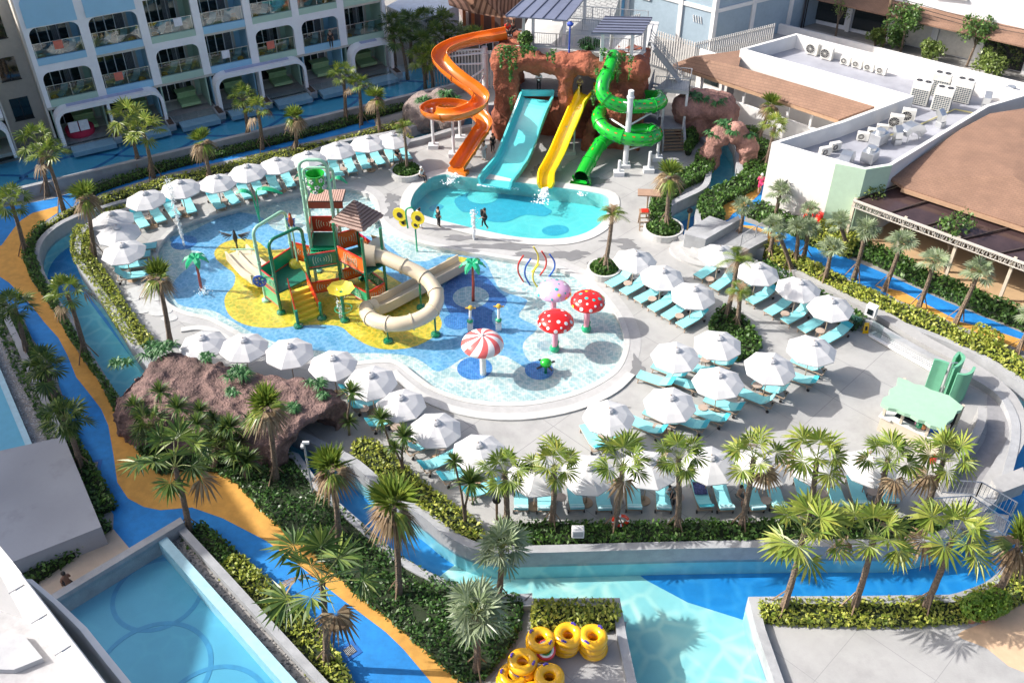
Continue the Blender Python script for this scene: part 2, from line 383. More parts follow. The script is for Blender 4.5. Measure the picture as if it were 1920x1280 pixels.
# splash pool
SPX=[(297,467),(300,500),(302,535),(315,566),(350,584),(395,595),(440,617),(485,645),(540,664),(640,678),(723,673),(753,681),(783,704),(817,727),(873,746),(940,754),(1007,750),(1073,735),(1123,712),(1155,686),(1170,645),(1163,607),(1140,570),(1100,530),(1033,500),(940,484),(840,467),(765,449),(723,425),(706,401),(700,378),(681,362),(645,354),(557,366),(484,383),(400,404),(350,420),(320,436)]
sp=ccw(smooth(GL(SPX,0),4))
SLX=[(773,392),(772,375),(783,355),(807,335),(833,328),(853,331),(973,343),(1050,353),(1107,361),(1137,369),(1141,385),(1135,405),(1120,424),(1090,440),(1045,448),(980,446),(913,434),(853,420),(800,406)]
slp=ccw(smooth(GL(SLX,0),4))
setting(MB().sheet(offset(rin,.38),0,[sp,slp]).build('island_deck',DECK))
PAL=tiles('splash_mosaic_pale',(.66,.71,.66),(.50,.58,.55),.12,rough=.5,mortar=(.42,.48,.46),ms=.06,var=.1)
BLU=tiles('splash_mosaic_blue',(.12,.33,.56),(.22,.46,.66),.12,mortar=(.22,.42,.58),ms=.06,var=.14)
YEL=tiles('splash_mosaic_yellow',(.70,.45,.02),(.82,.60,.06),.12,mortar=(.60,.48,.08),ms=.06,var=.14)
DBL=tiles('splash_mosaic_navy',(.035,.12,.36),(.06,.18,.44),.12,mortar=(.03,.09,.25),ms=.06)
MBL=tiles('splash_mosaic_midblue',(.06,.20,.52),(.10,.30,.62),.12,mortar=(.04,.12,.30),ms=.06)
GRYB=tiles('splash_mosaic_grey',(.36,.46,.50),(.42,.52,.55),.12,mortar=(.25,.3,.32),ms=.06)
setting(MB().sheet(sp,-.30).build('splash_pool_floor',PAL))
def zone(name,pts,z,m,sm=True,mz=4):
    p=GL(pts,-.3); p=smooth(p,mz) if sm else p
    return setting(MB().sheet(ccw(p),z).build(name,m))
zone('splash_pool_blue_area',[(318,447),(357,434),(417,406),(456,399),(493,409),(515,430),(560,437),(640,440),(700,445),(730,462),(760,485),(797,490),(827,480),(873,477),(907,487),(922,514),(940,544),(985,560),(985,572),(973,594),(1007,614),(985,637),(980,654),(990,674),(1010,690),(990,692),(970,680),(948,668),(923,665),(873,669),(842,688),(818,696),(795,680),(770,668),(720,662),(640,661),(560,652),(490,632),(440,605),(400,583),(345,574),(327,560),(325,530),(355,500),(380,485),(378,473),(340,465)],-.295,BLU)
zone('splash_pool_yellow_area',[(403,470),(420,455),(450,448),(483,453),(505,468),(547,466),(600,462),(700,500),(780,540),(828,500),(842,483),(873,483),(890,496),(850,515),(815,545),(805,575),(823,592),(828,610),(812,632),(773,651),(723,655),(690,647),(660,630),(633,611),(567,610),(520,615),(467,611),(433,594),(421,570),(424,552),(438,535),(440,515),(422,500),(405,485)],-.290,YEL)
zone('splash_pool_navy_area',[(833,537),(857,517),(907,517),(933,544),(950,560),(945,575),(925,583),(923,602),(930,620),(893,624),(868,610),(845,590),(833,565)],-.290,DBL)
def disc(name,cx,cy,rx,z,m,n=28,f=1.):
    c=G(cx,cy,-.3); r=(G(cx+rx,cy,-.3)-c).length
    setting(MB().sheet([(c.x+r*math.cos(2*math.pi*k/n),c.y+f*r*math.sin(2*math.pi*k/n)) for k in range(n)],z).build(name,m))
disc('splash_pool_pale_disc',883,557,34,-.286,GRYB); disc('splash_pool_blue_disc',858,602,26,-.286,MBL)
disc('splash_pool_blue_disc',890,690,33,-.286,MBL); disc('splash_pool_blue_disc',1011,694,27,-.286,MBL); disc('splash_pool_blue_disc',345,455,24,-.286,MBL); disc('splash_pool_blue_disc',1022,648,15,-.286,GRYB)
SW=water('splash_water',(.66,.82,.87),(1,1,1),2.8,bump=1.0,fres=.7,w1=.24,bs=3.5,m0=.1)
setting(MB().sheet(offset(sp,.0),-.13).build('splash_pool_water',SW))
setting(MB().ring(sp,offset(sp,-.32),-.3,.03).build('splash_pool_rim',CONCL))
setting(MB().ring(offset(sp,-.33),offset(sp,-.95),.0,.012).build('splash_pool_apron',mat('apron',(.42,.42,.415),.7,var=.08,dirt=.15)))
low=[i for i,p in enumerate(sp) if p.y<G(640,672,0).y]
lo=smooth(GL([(753,690),(783,716),(817,739),(873,759),(940,768),(1010,764),(1080,748),(1135,722),(1165,694)],.0),4,False)
setting(MB().ring(offset(lo,-.35,False),offset(lo,-.85,False),0,.10,closed=False).build('seat_step',CONCL))
lo=smooth(GL([(340,610),(375,606),(410,612),(445,632)],.0),4,False)
setting(MB().ring(offset(lo,-.3,False),offset(lo,-.7,False),0,.10,closed=False).build('seat_step',CONCL))
STONE=mat('stepping_stone',(.47,.48,.47),.8,var=.1)
for k,(x,y,r) in enumerate([(262,548,24),(268,575,26),(300,583,20),(318,596,14),(250,560,12),(296,560,9)]):
    c=G(x,y); rr=r/30; p=[(c.x+rr*(1+.12*math.sin(3*a+k))*math.cos(a),c.y+rr*.8*math.sin(a)) for a in [2*math.pi*i/18 for i in range(18)]]
    setting(MB().prism(p,0.004,.03+.004*k,bottom=False).build('stepping_stone',STONE))
# slide pool
TQ=mat('slide_pool_floor',(.09,.51,.52),.4,var=.07,scale=.8); TQD=mat('slide_pool_blot',(.03,.33,.46),.4,var=.1)
setting(MB().sheet(slp,-1.05).build('slide_pool_floor',TQ))
setting(MB().ring(slp,offset(slp,-.3),-1.05,.03).build('slide_pool_rim',mat('pool_wall_turquoise',(.22,.52,.50),.5)))
setting(MB().ring(offset(slp,-.02),offset(slp,-.75),.031,.045).build('slide_pool_coping',CONCL))
for pts in ([(853,372),(900,356),(960,355),(1010,365),(1020,385),(1035,395),(1020,405),(985,402),(950,415),(915,413),(885,398),(865,395)],[(1018,428),(1040,421),(1062,424),(1065,434),(1040,441),(1020,437)],[(805,388),(820,382),(832,386),(822,394),(808,395)],[(945,383),(940,372),(1000,362),(1060,372),(1020,377)]):
    p=smooth(GL(pts,-1.0),4); setting(MB().sheet(ccw(p),-1.04+.004*len(pts)/12).build('slide_pool_blot',TQD))
setting(MB().sheet([ (G(905,368,-1).x+1.1*math.cos(a),G(905,368,-1).y+1.0*math.sin(a)) for a in [2*math.pi*i/20 for i in range(20)]],-1.02).build('slide_pool_disc',TQ))
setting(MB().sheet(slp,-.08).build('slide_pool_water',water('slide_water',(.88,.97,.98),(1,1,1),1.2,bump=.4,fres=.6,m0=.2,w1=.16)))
# paths
PB=mat('path_rubber_blue',(.008,.20,.54),.75,var=.14,scale=2.2,bump=.15,bscale=40,dirt=.22)
PO=mat('path_rubber_orange',(.58,.30,.06),.8,var=.14,scale=2.2,bump=.15,bscale=40,dirt=.22)
blue=[(700,222),(640,239),(483,269),(300,312),(187,345),(100,372),(40,384),(-80,400),(-80,540),(0,554),(43,594),(60,634),(100,690),(140,810),(157,854),(167,887),(193,937),(213,964),(212,994),(250,1036),(330,1040),(383,997),(450,1057),(520,1107),(567,1154),(597,1207),(633,1247),(680,1330),(900,1330),(867,1274),(827,1237),(773,1191),(723,1147),(673,1111),(587,1027),(533,987),(493,951),(450,904),(410,881),(353,877),(300,884),(253,840),(227,794),(207,757),(187,717),(160,680),(133,640),(110,600),(87,564),(60,527),(45,490),(60,430),(120,395),(190,363),(300,329),(500,284),(640,252),(705,236)]
setting(MB().sheet(ccw(GL(blue,0)),.004).build('blue_path',PB))
orange=[(110,386),(60,400),(40,413),(27,427),(3,460),(-60,480),(-60,510),(0,519),(17,530),(37,550),(60,574),(83,604),(110,634),(127,667),(143,707),(167,737),(190,767),(203,797),(213,854),(220,904),(240,934),(270,950),(300,956),(360,951),(417,971),(500,1014),(563,1061),(640,1122),(683,1154),(723,1184),(757,1217),(810,1280),(850,1335),(900,1330),(867,1274),(827,1237),(773,1191),(723,1147),(673,1111),(587,1027),(533,987),(493,951),(450,904),(410,881),(353,877),(300,884),(253,840),(227,794),(207,757),(187,717),(160,680),(133,640),(110,600),(87,564),(60,527),(45,490),(62,430),(110,398)]
setting(MB().sheet(ccw(GL(orange,0)),.008).build('orange_path',PO))
BEI=mat('beige_path',(.52,.42,.32),.85,var=.08,scale=2,bump=.2,bscale=60)
setting(MB().sheet(ccw(GL([(213,992),(250,1036),(120,1200),(0,1260),(-60,1150),(190,1005)],0)),.012).build('beige_path',BEI))
# right paths
rb=[(1425,330),(1440,345),(1450,372),(1430,385),(1400,398),(1395,415),(1425,425),(1460,430),(1513,450),(1580,480),(1657,512),(1780,568),(1920,625),(2100,700),(2100,760),(1920,658),(1813,616),(1747,588),(1680,561),(1613,535),(1547,500),(1467,462),(1390,440),(1350,425),(1336,408),(1340,392),(1380,375),(1415,352)]
setting(MB().sheet(ccw(GL(rb,0)),.004).build('blue_path',PB))
setting(MB().sheet(ccw(smooth(GL([(1427,345),(1425,362),(1400,385),(1375,400),(1365,412),(1348,412),(1338,400),(1350,385),(1380,372),(1412,352)],0),3)),.009).build('orange_path',PO))
setting(MB().sheet(ccw(GL([(1390,422),(1415,424),(1448,436),(1470,452),(1440,456),(1395,440)],0)),.009).build('orange_path',PO))
setting(MB().sheet(ccw(GL([(1640,535),(1690,546),(1740,572),(1800,603),(1860,618),(1920,638),(2100,720),(2100,760),(1920,658),(1813,616),(1747,588),(1680,561)],0)),.009).build('orange_path',PO))
TAN=mat('terrace_floor_tan',(.50,.34,.19),.8,var=.08,scale=1,dirt=.12)
setting(MB().sheet(ccw(GL([(1590,400),(1700,380),(2300,560),(2300,720),(1920,600),(1813,560),(1700,510),(1600,470)],0)),.006).build('terrace_floor',TAN))
# bottom right deck and tube deck
BD=joints('lower_deck',(.36,.36,.355),3.4,-45,(.26,.26,.26),w=.014,var=.08)
setting(MB().sheet(ccw(GL([(1418,1170),(1800,1170),(1925,1140),(2150,1120),(2150,1400),(1500,1400),(1453,1280)],0)),.005).build('lower_deck',BD))
setting(MB().sheet(ccw(smooth(GL([(1795,1190),(1850,1165),(1925,1130),(2060,1100),(2060,1250),(1920,1260),(1850,1215)],0),3)),.010).build('tan_path',mat('tan_path',(.60,.42,.27),.8,var=.08,dirt=.1)))
setting(MB().sheet(ccw(GL([(905,1290),(960,1225),(985,1185),(990,1165),(1175,1165),(1172,1187),(1193,1280),(1215,1360),(860,1360)],0)),.005).build('tube_deck',BD))
WET=mat('wet_concrete',(.20,.20,.20),.25,var=.12,scale=1)
def wet(x,y,rx,ry,seed,z):
    c=G(x,y); rs=random.Random(seed); ph=[rs.random()*6 for _ in range(4)]; p=[]
    for i in range(40):
        a=2*math.pi*i/40; k=1+.22*math.sin(3*a+ph[0])+.15*math.sin(7*a+ph[1])+.1*math.sin(11*a+ph[2]); p.append((c.x+rx*k*math.cos(a),c.y+ry*k*math.sin(a)))
    setting(MB().sheet(p,z).build('wet_patch',WET))
for i,(x,y,rx,ry) in enumerate([(935,462,2.6,.35),(1010,480,1.6,.45),(1068,478,1.2,.5),(1120,500,.7,.5),(868,446,1.2,.3),(1180,462,.6,.5),(1160,452,1.0,.25),(740,395,.6,.9),(735,372,.5,.6),(1195,690,.35,.9),(1130,762,1.2,.35),(870,308,.5,.9),(1010,322,.5,.8),(1120,340,.8,.5),(700,412,.4,.5)]): wet(x,y,rx,ry,i,.0145+.0006*i)
# foam where the slides end
# hedges -------------------------------------------------------------
LG=[(.05,.11,.02),(.07,.16,.03),(.03,.08,.018)]
HG=mat('hedge_leaf_green',(.035,.085,.018),.5,var=.25,scale=.8,island=[(.08,.18,.03),(.055,.13,.022),(.14,.26,.045)],transl=.3)
HY=mat('hedge_leaf_yellow',(.20,.26,.03),.5,var=.25,scale=.7,island=[(.42,.45,.07),(.14,.22,.03),(.58,.58,.12),(.30,.36,.05)],transl=.3)
HD=mat('ground_cover_leaf',(.022,.06,.015),.4,var=.3,scale=.7,island=[(.06,.14,.028),(.04,.11,.022),(.11,.22,.045)],transl=.25)
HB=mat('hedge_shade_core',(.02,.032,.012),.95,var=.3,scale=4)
def leafcloud(P,N,size,rs,asp=.55):
    """leaf quads at points P with rough outward normals N"""
    n=len(P); a=rs.normal(size=(n,3)); a+=N*.9; a/=np.linalg.norm(a,axis=1)[:,None]
    b=rs.normal(size=(n,3)); t=np.cross(a,b); t/=np.linalg.norm(t,axis=1)[:,None]; u=np.cross(a,t)
    s=(size*(.6+.8*rs.rand(n)))[:,None]; t=t*s*.5; u=u*s*.5*asp
    V=np.stack([P-t,P+u,P+t,P-u],1).reshape(-1,3); Q=np.arange(4*n).reshape(n,4)
    return V,Q
def hedge(name,label,cat,poly,h,dens,size,m,kind=None,group=None,z0=0,seed=1,lump=.25,boxy=False):
    rs=np.random.RandomState(seed); poly=[(p[0],p[1]) for p in poly]
    xs=[p[0] for p in poly]; ys=[p[1] for p in poly]; A=abs(area(poly)); bb=(max(xs)-min(xs))*(max(ys)-min(ys))
    n=int(dens*bb*.5)+10
    x=min(xs)+rs.rand(n)*(max(xs)-min(xs)); y=min(ys)+rs.rand(n)*(max(ys)-min(ys)); k=inpoly(x,y,poly); x=x[k];y=y[k]
    hh=h*(1+lump*(np.sin(x*2.1+seed)+np.sin(y*2.7+seed*2)+np.sin(x*5.3+y*4.1)*.6)/2.2)
    P=np.stack([x,y,z0+hh*(.72+.34*rs.rand(len(x)))],1); N=np.tile([0,0,1.],(len(x),1))
    # sides
    pc=ccw(poly); m_=[]
    for i in range(len(pc)):
        a=pc[i-1];b=pc[i]; L=math.hypot(b[0]-a[0],b[1]-a[1]); c=max(1,int(L*h*dens*.5)); t=rs.rand(c); nx,ny=(b[1]-a[1])/(L+1e-9),-(b[0]-a[0])/(L+1e-9)
        o=rs.rand(c)*.16-.04
        m_.append(np.stack([a[0]+(b[0]-a[0])*t+nx*o,a[1]+(b[1]-a[1])*t+ny*o,z0+h*rs.rand(c),np.full(c,nx),np.full(c,ny)],1))
    S=np.concatenate(m_); P=np.concatenate([P,S[:,:3]]); N=np.concatenate([N,np.concatenate([S[:,3:5],np.full((len(S),1),.4)],1)])
    V,Q=leafcloud(P,N,size,rs); mb=MB()
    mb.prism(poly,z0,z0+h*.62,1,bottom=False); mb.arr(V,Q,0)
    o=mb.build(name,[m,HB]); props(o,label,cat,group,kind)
    return o
def strip(pts,w,z=0,n=4):
    c=smooth(GL(pts,z),n,False); return offset(c,w/2,False)+list(reversed(offset(c,-w/2,False)))
HGN=dict(dens=150,size=.20)
hedge('hedge','dark green hedge between the orange path and the river on the left','hedge',GL([(78,432),(52,470),(48,488),(64,527),(91,564),(114,600),(137,640),(164,680),(191,717),(211,757),(231,794),(262,838),(292,830),(232,770),(186,705),(146,640),(119,592),(96,555),(80,524),(66,487),(68,460),(90,430)],0),.75,150,.2,HG,seed=2)
hedge('hedge','long low green hedge between the back blue path and the river','hedge',GL([(90,430),(126,404),(196,374),(306,342),(500,296),(640,265),(725,241),(760,229),(765,236),(720,250),(640,270),(547,298),(440,324),(367,344),(300,358),(217,379),(140,402),(98,426)],0),.4,150,.18,HY,seed=3)
hedge('hedge','low hedge at the foot of the hotel pool wall','hedge',strip([(150,372),(200,352),(300,320),(420,290),(540,262),(640,236),(720,213),(775,198)],.7),.45,170,.18,HG,seed=4)
hedge('hedge','yellow green hedge along the inner bank of the left river bend','hedge',strip([(160,433),(153,455),(155,483),(175,512),(200,548),(226,590),(252,628),(275,652)],.95),.55,240,.17,HY,seed=5)
hedge('hedge','thin yellow hedge behind the back row of white umbrellas','hedge',strip([(196,405),(243,394),(333,369),(420,344),(547,317),(640,294),(720,273),(770,262)],.5),.4,200,.17,HY,seed=6)
hedge('ground_cover','dark glossy ground cover filling the bed below the rock tunnel','ground cover',GL([(258,845),(300,889),(353,882),(410,886),(446,908),(489,955),(529,991),(583,1031),(669,1115),(719,1151),(769,1195),(823,1241),(863,1278),(905,1274),(953,1217),(972,1187),(976,1144),(972,1123),(930,1124),(885,1117),(827,1094),(747,1052),(695,1008),(632,954),(590,912),(545,860),(500,842),(400,832),(300,812)],0),.42,260,.17,HD,kind='stuff',seed=7,lump=.4)
hedge('hedge','yellow green hedge along the river below the left umbrellas','hedge',GL([(662,852),(690,872),(730,912),(790,955),(835,990),(877,1012),(905,1008),(900,985),(850,950),(800,915),(750,870),(712,838),(690,825),(665,832)],0.2),.5,200,.2,HY,seed=8)
hedge('hedge','green hedge in front of the bottom row of turquoise loungers','hedge',GL([(918,1010),(960,1020),(1173,1017),(1413,1014),(1580,1012),(1680,1012),(1740,1004),(1790,978),(1775,965),(1740,975),(1580,978),(1400,982),(1173,985),(990,985),(940,990)],0.2),.55,200,.2,HG,seed=9)
hedge('hedge','yellow green hedge in the planter at the bottom right below the palms','hedge',GL([(1428,1160),(1425,1128),(1640,1126),(1780,1124),(1800,1122),(1806,1160),(1700,1166),(1560,1166)],.3),.5,260,.19,HY,seed=10)
hedge('hedge','yellow hedge curving along the lower right edge of the river','hedge',GL([(1812,1160),(1810,1120),(1850,1102),(1885,1080),(1925,1048),(1975,1000),(2010,1010),(1980,1070),(1930,1115),(1870,1148)],.3),.55,220,.19,HY,seed=11)
hedge('hedge','yellow green hedge in the box planter above the yellow tubes','hedge',GL([(1003,1130),(1150,1129),(1160,1150),(1150,1175),(1000,1172)],.3),.55,300,.2,HY,seed=12)
hedge('hedge','yellow green hedge between the river and the right blue path','hedge',strip([(1428,470),(1487,498),(1547,528),(1603,556),(1647,576),(1713,602),(1763,624),(1813,649),(1863,671),(1897,692),(1935,716),(2000,760)],1.15),.6,200,.22,HY,seed=13)
hedge('hedge','bright green hedge between the right blue path and the brown terrace','hedge',strip([(1600,470),(1640,484),(1680,503),(1747,536),(1813,565),(1880,592),(1930,612),(2050,672)],1.3),.7,180,.24,HG,seed=14)
hedge('hedge','green hedge below the white restaurant wall','hedge',strip([(1408,398),(1440,412),(1480,428),(1530,448)],1.3),.7,180,.22,HG,seed=15)
hedge('hedge','yellow hedge at the foot of the pale green wall','hedge',strip([(1525,446),(1555,456),(1600,470)],2.0),.8,220,.24,HY,seed=16)
hedge('hedge','green hedge on the right bank of the arch channel','hedge',strip([(1412,300),(1414,330),(1398,350),(1364,367),(1338,380),(1328,398),(1338,415)],1.4),.7,170,.24,HG,seed=17)
hedge('hedge','green hedge on the left bank of the arch channel','hedge',strip([(1322,298),(1318,322),(1298,336),(1270,350),(1243,375),(1236,405),(1238,425)],1.2),.7,170,.24,HG,seed=18)
hedge('hedge','green bush bed under the two shaggy palms on the right deck','shrub bed',GL([(1343,592),(1362,582),(1400,612),(1425,650),(1410,672),(1375,678),(1340,650),(1330,620)],0),.55,170,.24,HG,seed=19)
hedge('hedge','dark bush strip behind the upper right umbrellas','shrub bed',strip([(1425,505),(1470,540),(1520,566),(1570,592),(1610,612)],1.3),.6,170,.22,HG,seed=20)
hedge('hedge','dark green hedge beside the gravel strip and blue path','hedge',strip([(360,1006),(395,1036),(425,1062)],1.25),.6,180,.2,HG,seed=21)
hedge('hedge','yellow green hedge beside the gravel strip in the lower left','hedge',strip([(428,1064),(467,1103),(520,1150),(567,1200),(600,1245),(625,1290),(640,1320)],1.3),.6,220,.2,HY,seed=22)
hedge('hedge','green hedge between the left edge pool and the blue path','hedge',strip([(0,596),(25,625),(47,677),(82,744),(105,790),(125,840),(143,875),(173,925),(194,964)],1.2),.6,150,.22,HG,seed=23)
hedge('hedge','dark hedge at the foot of the grey concrete block','hedge',strip([(198,985),(133,1036),(67,1080),(20,1110)],.8),.55,150,.2,HG,seed=24)
# =============== BUILDINGS ===============
HBL=mat('hotel_panel_blue',(.32,.58,.74),.6,var=.03,scale=.6,dirt=.05)
HGR=mat('hotel_panel_green',(.42,.58,.46),.6,var=.03,scale=.6,dirt=.05)
HWH=mat('hotel_frame_white',(.86,.85,.84),.6,var=.04,scale=.8,dirt=.08)
HBE=mat('hotel_beige_render',(.62,.58,.50),.8,var=.06,dirt=.12)
DGL=mat('dark_window_glass',(.012,.02,.022),.05,var=.3,scale=.8,spec=.8)
GLASS=glassy('balustrade_glass',(.78,.86,.86),.04)
CURT=mat('grey_curtain',(.16,.17,.18),.9,var=.25,scale=6)
FLR=mat('balcony_floor',(.30,.27,.25),.8,var=.15)
def vpanel(mb,outer,holes,y0,y1,mi=0):
    """upright panel with openings: outline in (x,z), thickness y0..y1"""
    t=MB(); t.sheet(outer,0,holes); 
    mb.add([(v[0],y0,v[1]) for v in t.v],t.f,mi)
    mb.add([(v[0],y1,v[1]) for v in t.v],[tuple(reversed(f)) for f in t.f],mi)
    for lp in [outer]+list(holes):
        n=len(lp); mb.add([(p[0],y,p[1]) for y in (y0,y1) for p in lp],[(i,(i+1)%n,n+(i+1)%n,n+i) for i in range(n)],mi)
def rrect(x0,z0,x1,z1,r,both=True,right=True,left=True,n=6):
    p=[(x0,z0),(x1,z0)]
    if right: p+=[(x1-r+r*math.cos(a),z1-r+r*math.sin(a)) for a in [i*math.pi/2/n for i in range(n+1)]]
    else: p+=[(x1,z1)]
    if left: p+=[(x0+r-r*math.sin(a),z1-r+r*math.cos(a)) for a in [i*math.pi/2/n for i in range(n+1)]]
    else: p+=[(x0,z1)]
    return p
ORC=mat('orange_pouf',(.62,.30,.05),.8); 
def hotel(name,label,origin,deg,edges,lev,pattern,canop,roofz,seed):
    root=thing(name,label,'hotel',(origin[0],origin[1],0),R(deg)); rs=random.Random(seed)
    e0,e1=edges[0],edges[-1]
    body=MB(); body.box(((e0+e1)/2,2.6+4,roofz/2),(e1-e0,8,roofz)); body.box(((e0+e1)/2,1.4,roofz-.1),(e1-e0,2.8,.2))
    for i,z in enumerate(lev[:-1]): body.box(((e0+e1)/2,1.35,z-.14),(e1-e0-.04,2.6,.26))
    body.build('wall',HBE,root,world=False)
    fr=MB()
    for k in range(len(edges)-1):
        a,b=edges[k],edges[k+1]
        for L in range(1,len(lev)-1):
            z0,z1=lev[L],lev[L+1]; st=pattern[L-1][k]
            if st[0]=='r': hole=rrect(a+.32,z0+.0,b-.32,z1-.55,.55)
            else: hole=[(a+.28,z0+.0),(b-.28,z0+.0),(b-.28,z1-.0),(a+.28,z1-.0)]
            zt=z1 if st[0]=='r' else z1+.001
            outer=[(a,z0-.001),(b,z0-.001),(b,zt),(a,zt)]
            if st[0]=='r':
                vpanel(fr,outer,[hole],-.12,.25)
            else:
                fr.box((a+.14,.065,(z0+z1)/2),(.28,.37,z1-z0)); fr.box((b-.14,.065,(z0+z1)/2),(.28,.37,z1-z0))
    fr.box(((e0+e1)/2,.06,lev[-1]+(roofz-lev[-1])/2),(e1-e0,.5,roofz-lev[-1]))
    fr.build('facade_frame',HWH,root,world=False)
    for k in range(min(2,len(edges)-1)): vpanel(q:=MB(),rrect(edges[k]+.3,lev[-1]-.45,edges[k+1]-.3,roofz-.35,.5),[],-.24,-.19); q.build('roof_panel',HBL,root,world=False)
    for k in range(len(edges)-1):
        a,b=edges[k],edges[k+1]
        for L in range(0,len(lev)-1):
            z0,z1=lev[L],lev[L+1]; st=pattern[max(L-1,0)][k]; cm=HBL if st[1]=='b' else HGR
            # coloured band + inner side walls
            p=MB()
            if L>0: p.box(((a+b)/2,.0,z0-.02+.24),(b-a-.58,.20,.52))
            if p.v: p.build('balcony_panel',cm,root,world=False)
            for xx in (a+.2,b-.2): MB().box((xx,1.4,(z0+z1)/2-.12),(.10,2.3,z1-z0-.3)).build('side_wall',cm,root,world=False)
            w=MB(); w.box(((a+b)/2-.3,2.56,(z0+z1)/2-.2),(b-a-1.2,.05,z1-z0-.7),mi=0)
            w.box(((b-.45),2.56,(z0+z1)/2-.2),(.4,.07,z1-z0-.7),mi=2)
            win=w.build('window',[DGL,HWH,cm],root,world=False)
            f=MB()
            for q in range(5): f.box((a+.35+q*(b-a-1.25)/4,2.52,(z0+z1)/2-.2),(.06,.06,z1-z0-.7))
            f.box(((a+b)/2-.3,2.52,z1-.58),(b-a-1.2,.06,.08))
            f.build('window_frame',HWH,win,world=False)
            c=MB(); 
            for q in range(5):
                x=b-1.0-q*.11 if k%2 else a+2.0+q*.11; c.box((x,2.50,(z0+z1)/2-.25),(.09,.03,z1-z0-.8))
            c.build('curtain',CURT,root,world=False)
            if L>0:
                g=MB(); g.box(((a+b)/2,.05,z0+.98),(b-a-.62,.012,1.0)); g.build('glass_balustrade',GLASS,root,world=False)
                g=MB(); g.box(((a+b)/2,.05,z0+1.5),(b-a-.6,.05,.04))
                for q in (a+.4,(a+b)/2,b-.4): g.box((q,.05,z0+1.0),(.04,.03,1.0))
                g.build('handrail',STEEL,root,world=False)
                # furniture seen through the glass
                d=MB(); x=a+1.0+rs.random()*.5
                for q in range(2):
                    X=x+q*1.15; d.bar((X,.7,z0+.35),(X+.5,1.6,z0+.35),.5,.05,mi=0); d.bar((X+.5,1.6,z0+.35),(X+.7,1.95,z0+.7),.5,.05,mi=0)
                    for u in (.1,.5): d.box((X+u,.75+u,z0+.17),(.04,.04,.34),mi=0)
                d.build('balcony_lounger',mat('pale_aqua_mesh',(.42,.60,.60),.7),root,world=False)
                d=MB(); d.sph((b-.9 if k%2 else a+.75,.7,z0+.3),.3,8,5,sc=(1,1,.8)); d.build('pouf',ORC,root,world=False,sm=True)
                if rs.random()<.45:
                    d=MB(); X=a+1.+rs.random()*2; d.box((X,.02,z0+1.2),(.6,.05,.6)); d.build('towel',[mat('towel_white',(.75,.75,.77),.9),mat('towel_coral',(.65,.18,.12),.9),mat('towel_teal',(.1,.42,.45),.9)][rs.randrange(3)],root,world=False)
            else:
                if k==0 and seed==1:
                    d=MB(); d.lathe([(1.0,z0),(1.05,z0+.45),(.9,z0+.5),(0,z0+.5)],((a+b)/2-.2,.7,0),20); d.build('round_daybed',mat('red_fabric',(.55,.03,.08),.8),root,world=False)
                    for q in (-.45,.3): MB().box(((a+b)/2-.2+q,-.2,z0+.95),(.66,.06,.8)).build('towel',mat('towel_white',(.75,.75,.77),.9),root,world=False)
                d=MB(); X=b-1.6
                d.box((X,1.3,z0+.35),(1.5,1.5,.22),mi=0); d.bar((X-.75,2.1,z0+.9),(X+.75,2.1,z0+.9),.9,.14,up=(0,0,1),mi=0); d.box((X,1.9,z0+.6),(1.4,.25,.3),mi=0)
                d.build('daybed',mat('lime_cushion',(.35,.52,.26),.8),root,world=False)
    # canopies in front of the ground floor
    for a,b in canop:
        m=MB(); zt=3.45; z0=.62
        hole=rrect(a+.42,z0,b-.22,zt-.35,.7); outer=rrect(a+.15,z0,b,zt-.05,.95)
        vpanel(m,outer,[hole],-1.02,-.85,0)
        # curved shell back to the facade
        o=[p for p in rrect(a+.15,z0,b,zt-.05,.95,n=8)]; o=o[1:]+o[:1]
        m.add([(p[0],y,p[1]) for y in (-.86,.0) for p in o],[(i,i+1,len(o)+i+1,len(o)+i) for i in range(len(o)-1)],0)
        m.add([(p[0]+(.05 if p[0]<(a+b)/2 else -.05),y,p[1]-.08) for y in (-.86,.0) for p in o],[(i,i+1,len(o)+i+1,len(o)+i) for i in range(len(o)-1)],0)
        if b-a>5: m.box(((a+b)/2,-.93,(z0+zt)/2-.1),(.2,.15,zt-z0-.4)); m.box(((a+b)/2,-.3,(z0+zt)/2-.1),(.08,1.1,zt-z0-.4))
        c=m.build('entrance_canopy',HWH,root,world=False)
        s=MB(); s.box(((a+b)/2,-.45,zt-.02),(b-a-2.4,.42,.03)); s.build('skylight_strip',mat('lilac_glass',(.42,.44,.62),.3),c,world=False)
    return root
HO=(-33.04-.5,64.64+.87)
ED=[-.05,3.9,7.9,11.72,15.5,19.22,22.93,26.72]
hotel('hotel_building','blue and green balcony hotel wing with rounded white frames behind the long pool',HO,29.8,ED,[.62,3.35,6.45,9.65],
 [['rg','fb','rg','fb','rg','rb','fg'],['rb','rbt','fg','fb','fg','fg','fg']],[(0,7.9),(11.72,19.2),(22.93,26.75)],11.6,1)
hotel('hotel_building','hotel wing cut by the left edge of the photo with beige recessed wall',HO,29.8,[-10.6,-6.8,-3.0],[.62,3.35,6.45,9.65],
 [['fb','fg'],['rb','fb']],[(-10.6,-3.0)],11.6,2)
gp=thing('hotel_building','beige recessed hotel wall with dark windows between the two balcony wings','hotel',(HO[0],HO[1],0),R(29.8))
m=MB(); m.box((-1.5,7,5.8),(2.95,7,11.59)); m.box((-.12,3,5.7),(.14,6,11.4)); m.box((-2.9,3,5.7),(.12,6,11.4)); m.build('wall',HBE,gp,world=False)
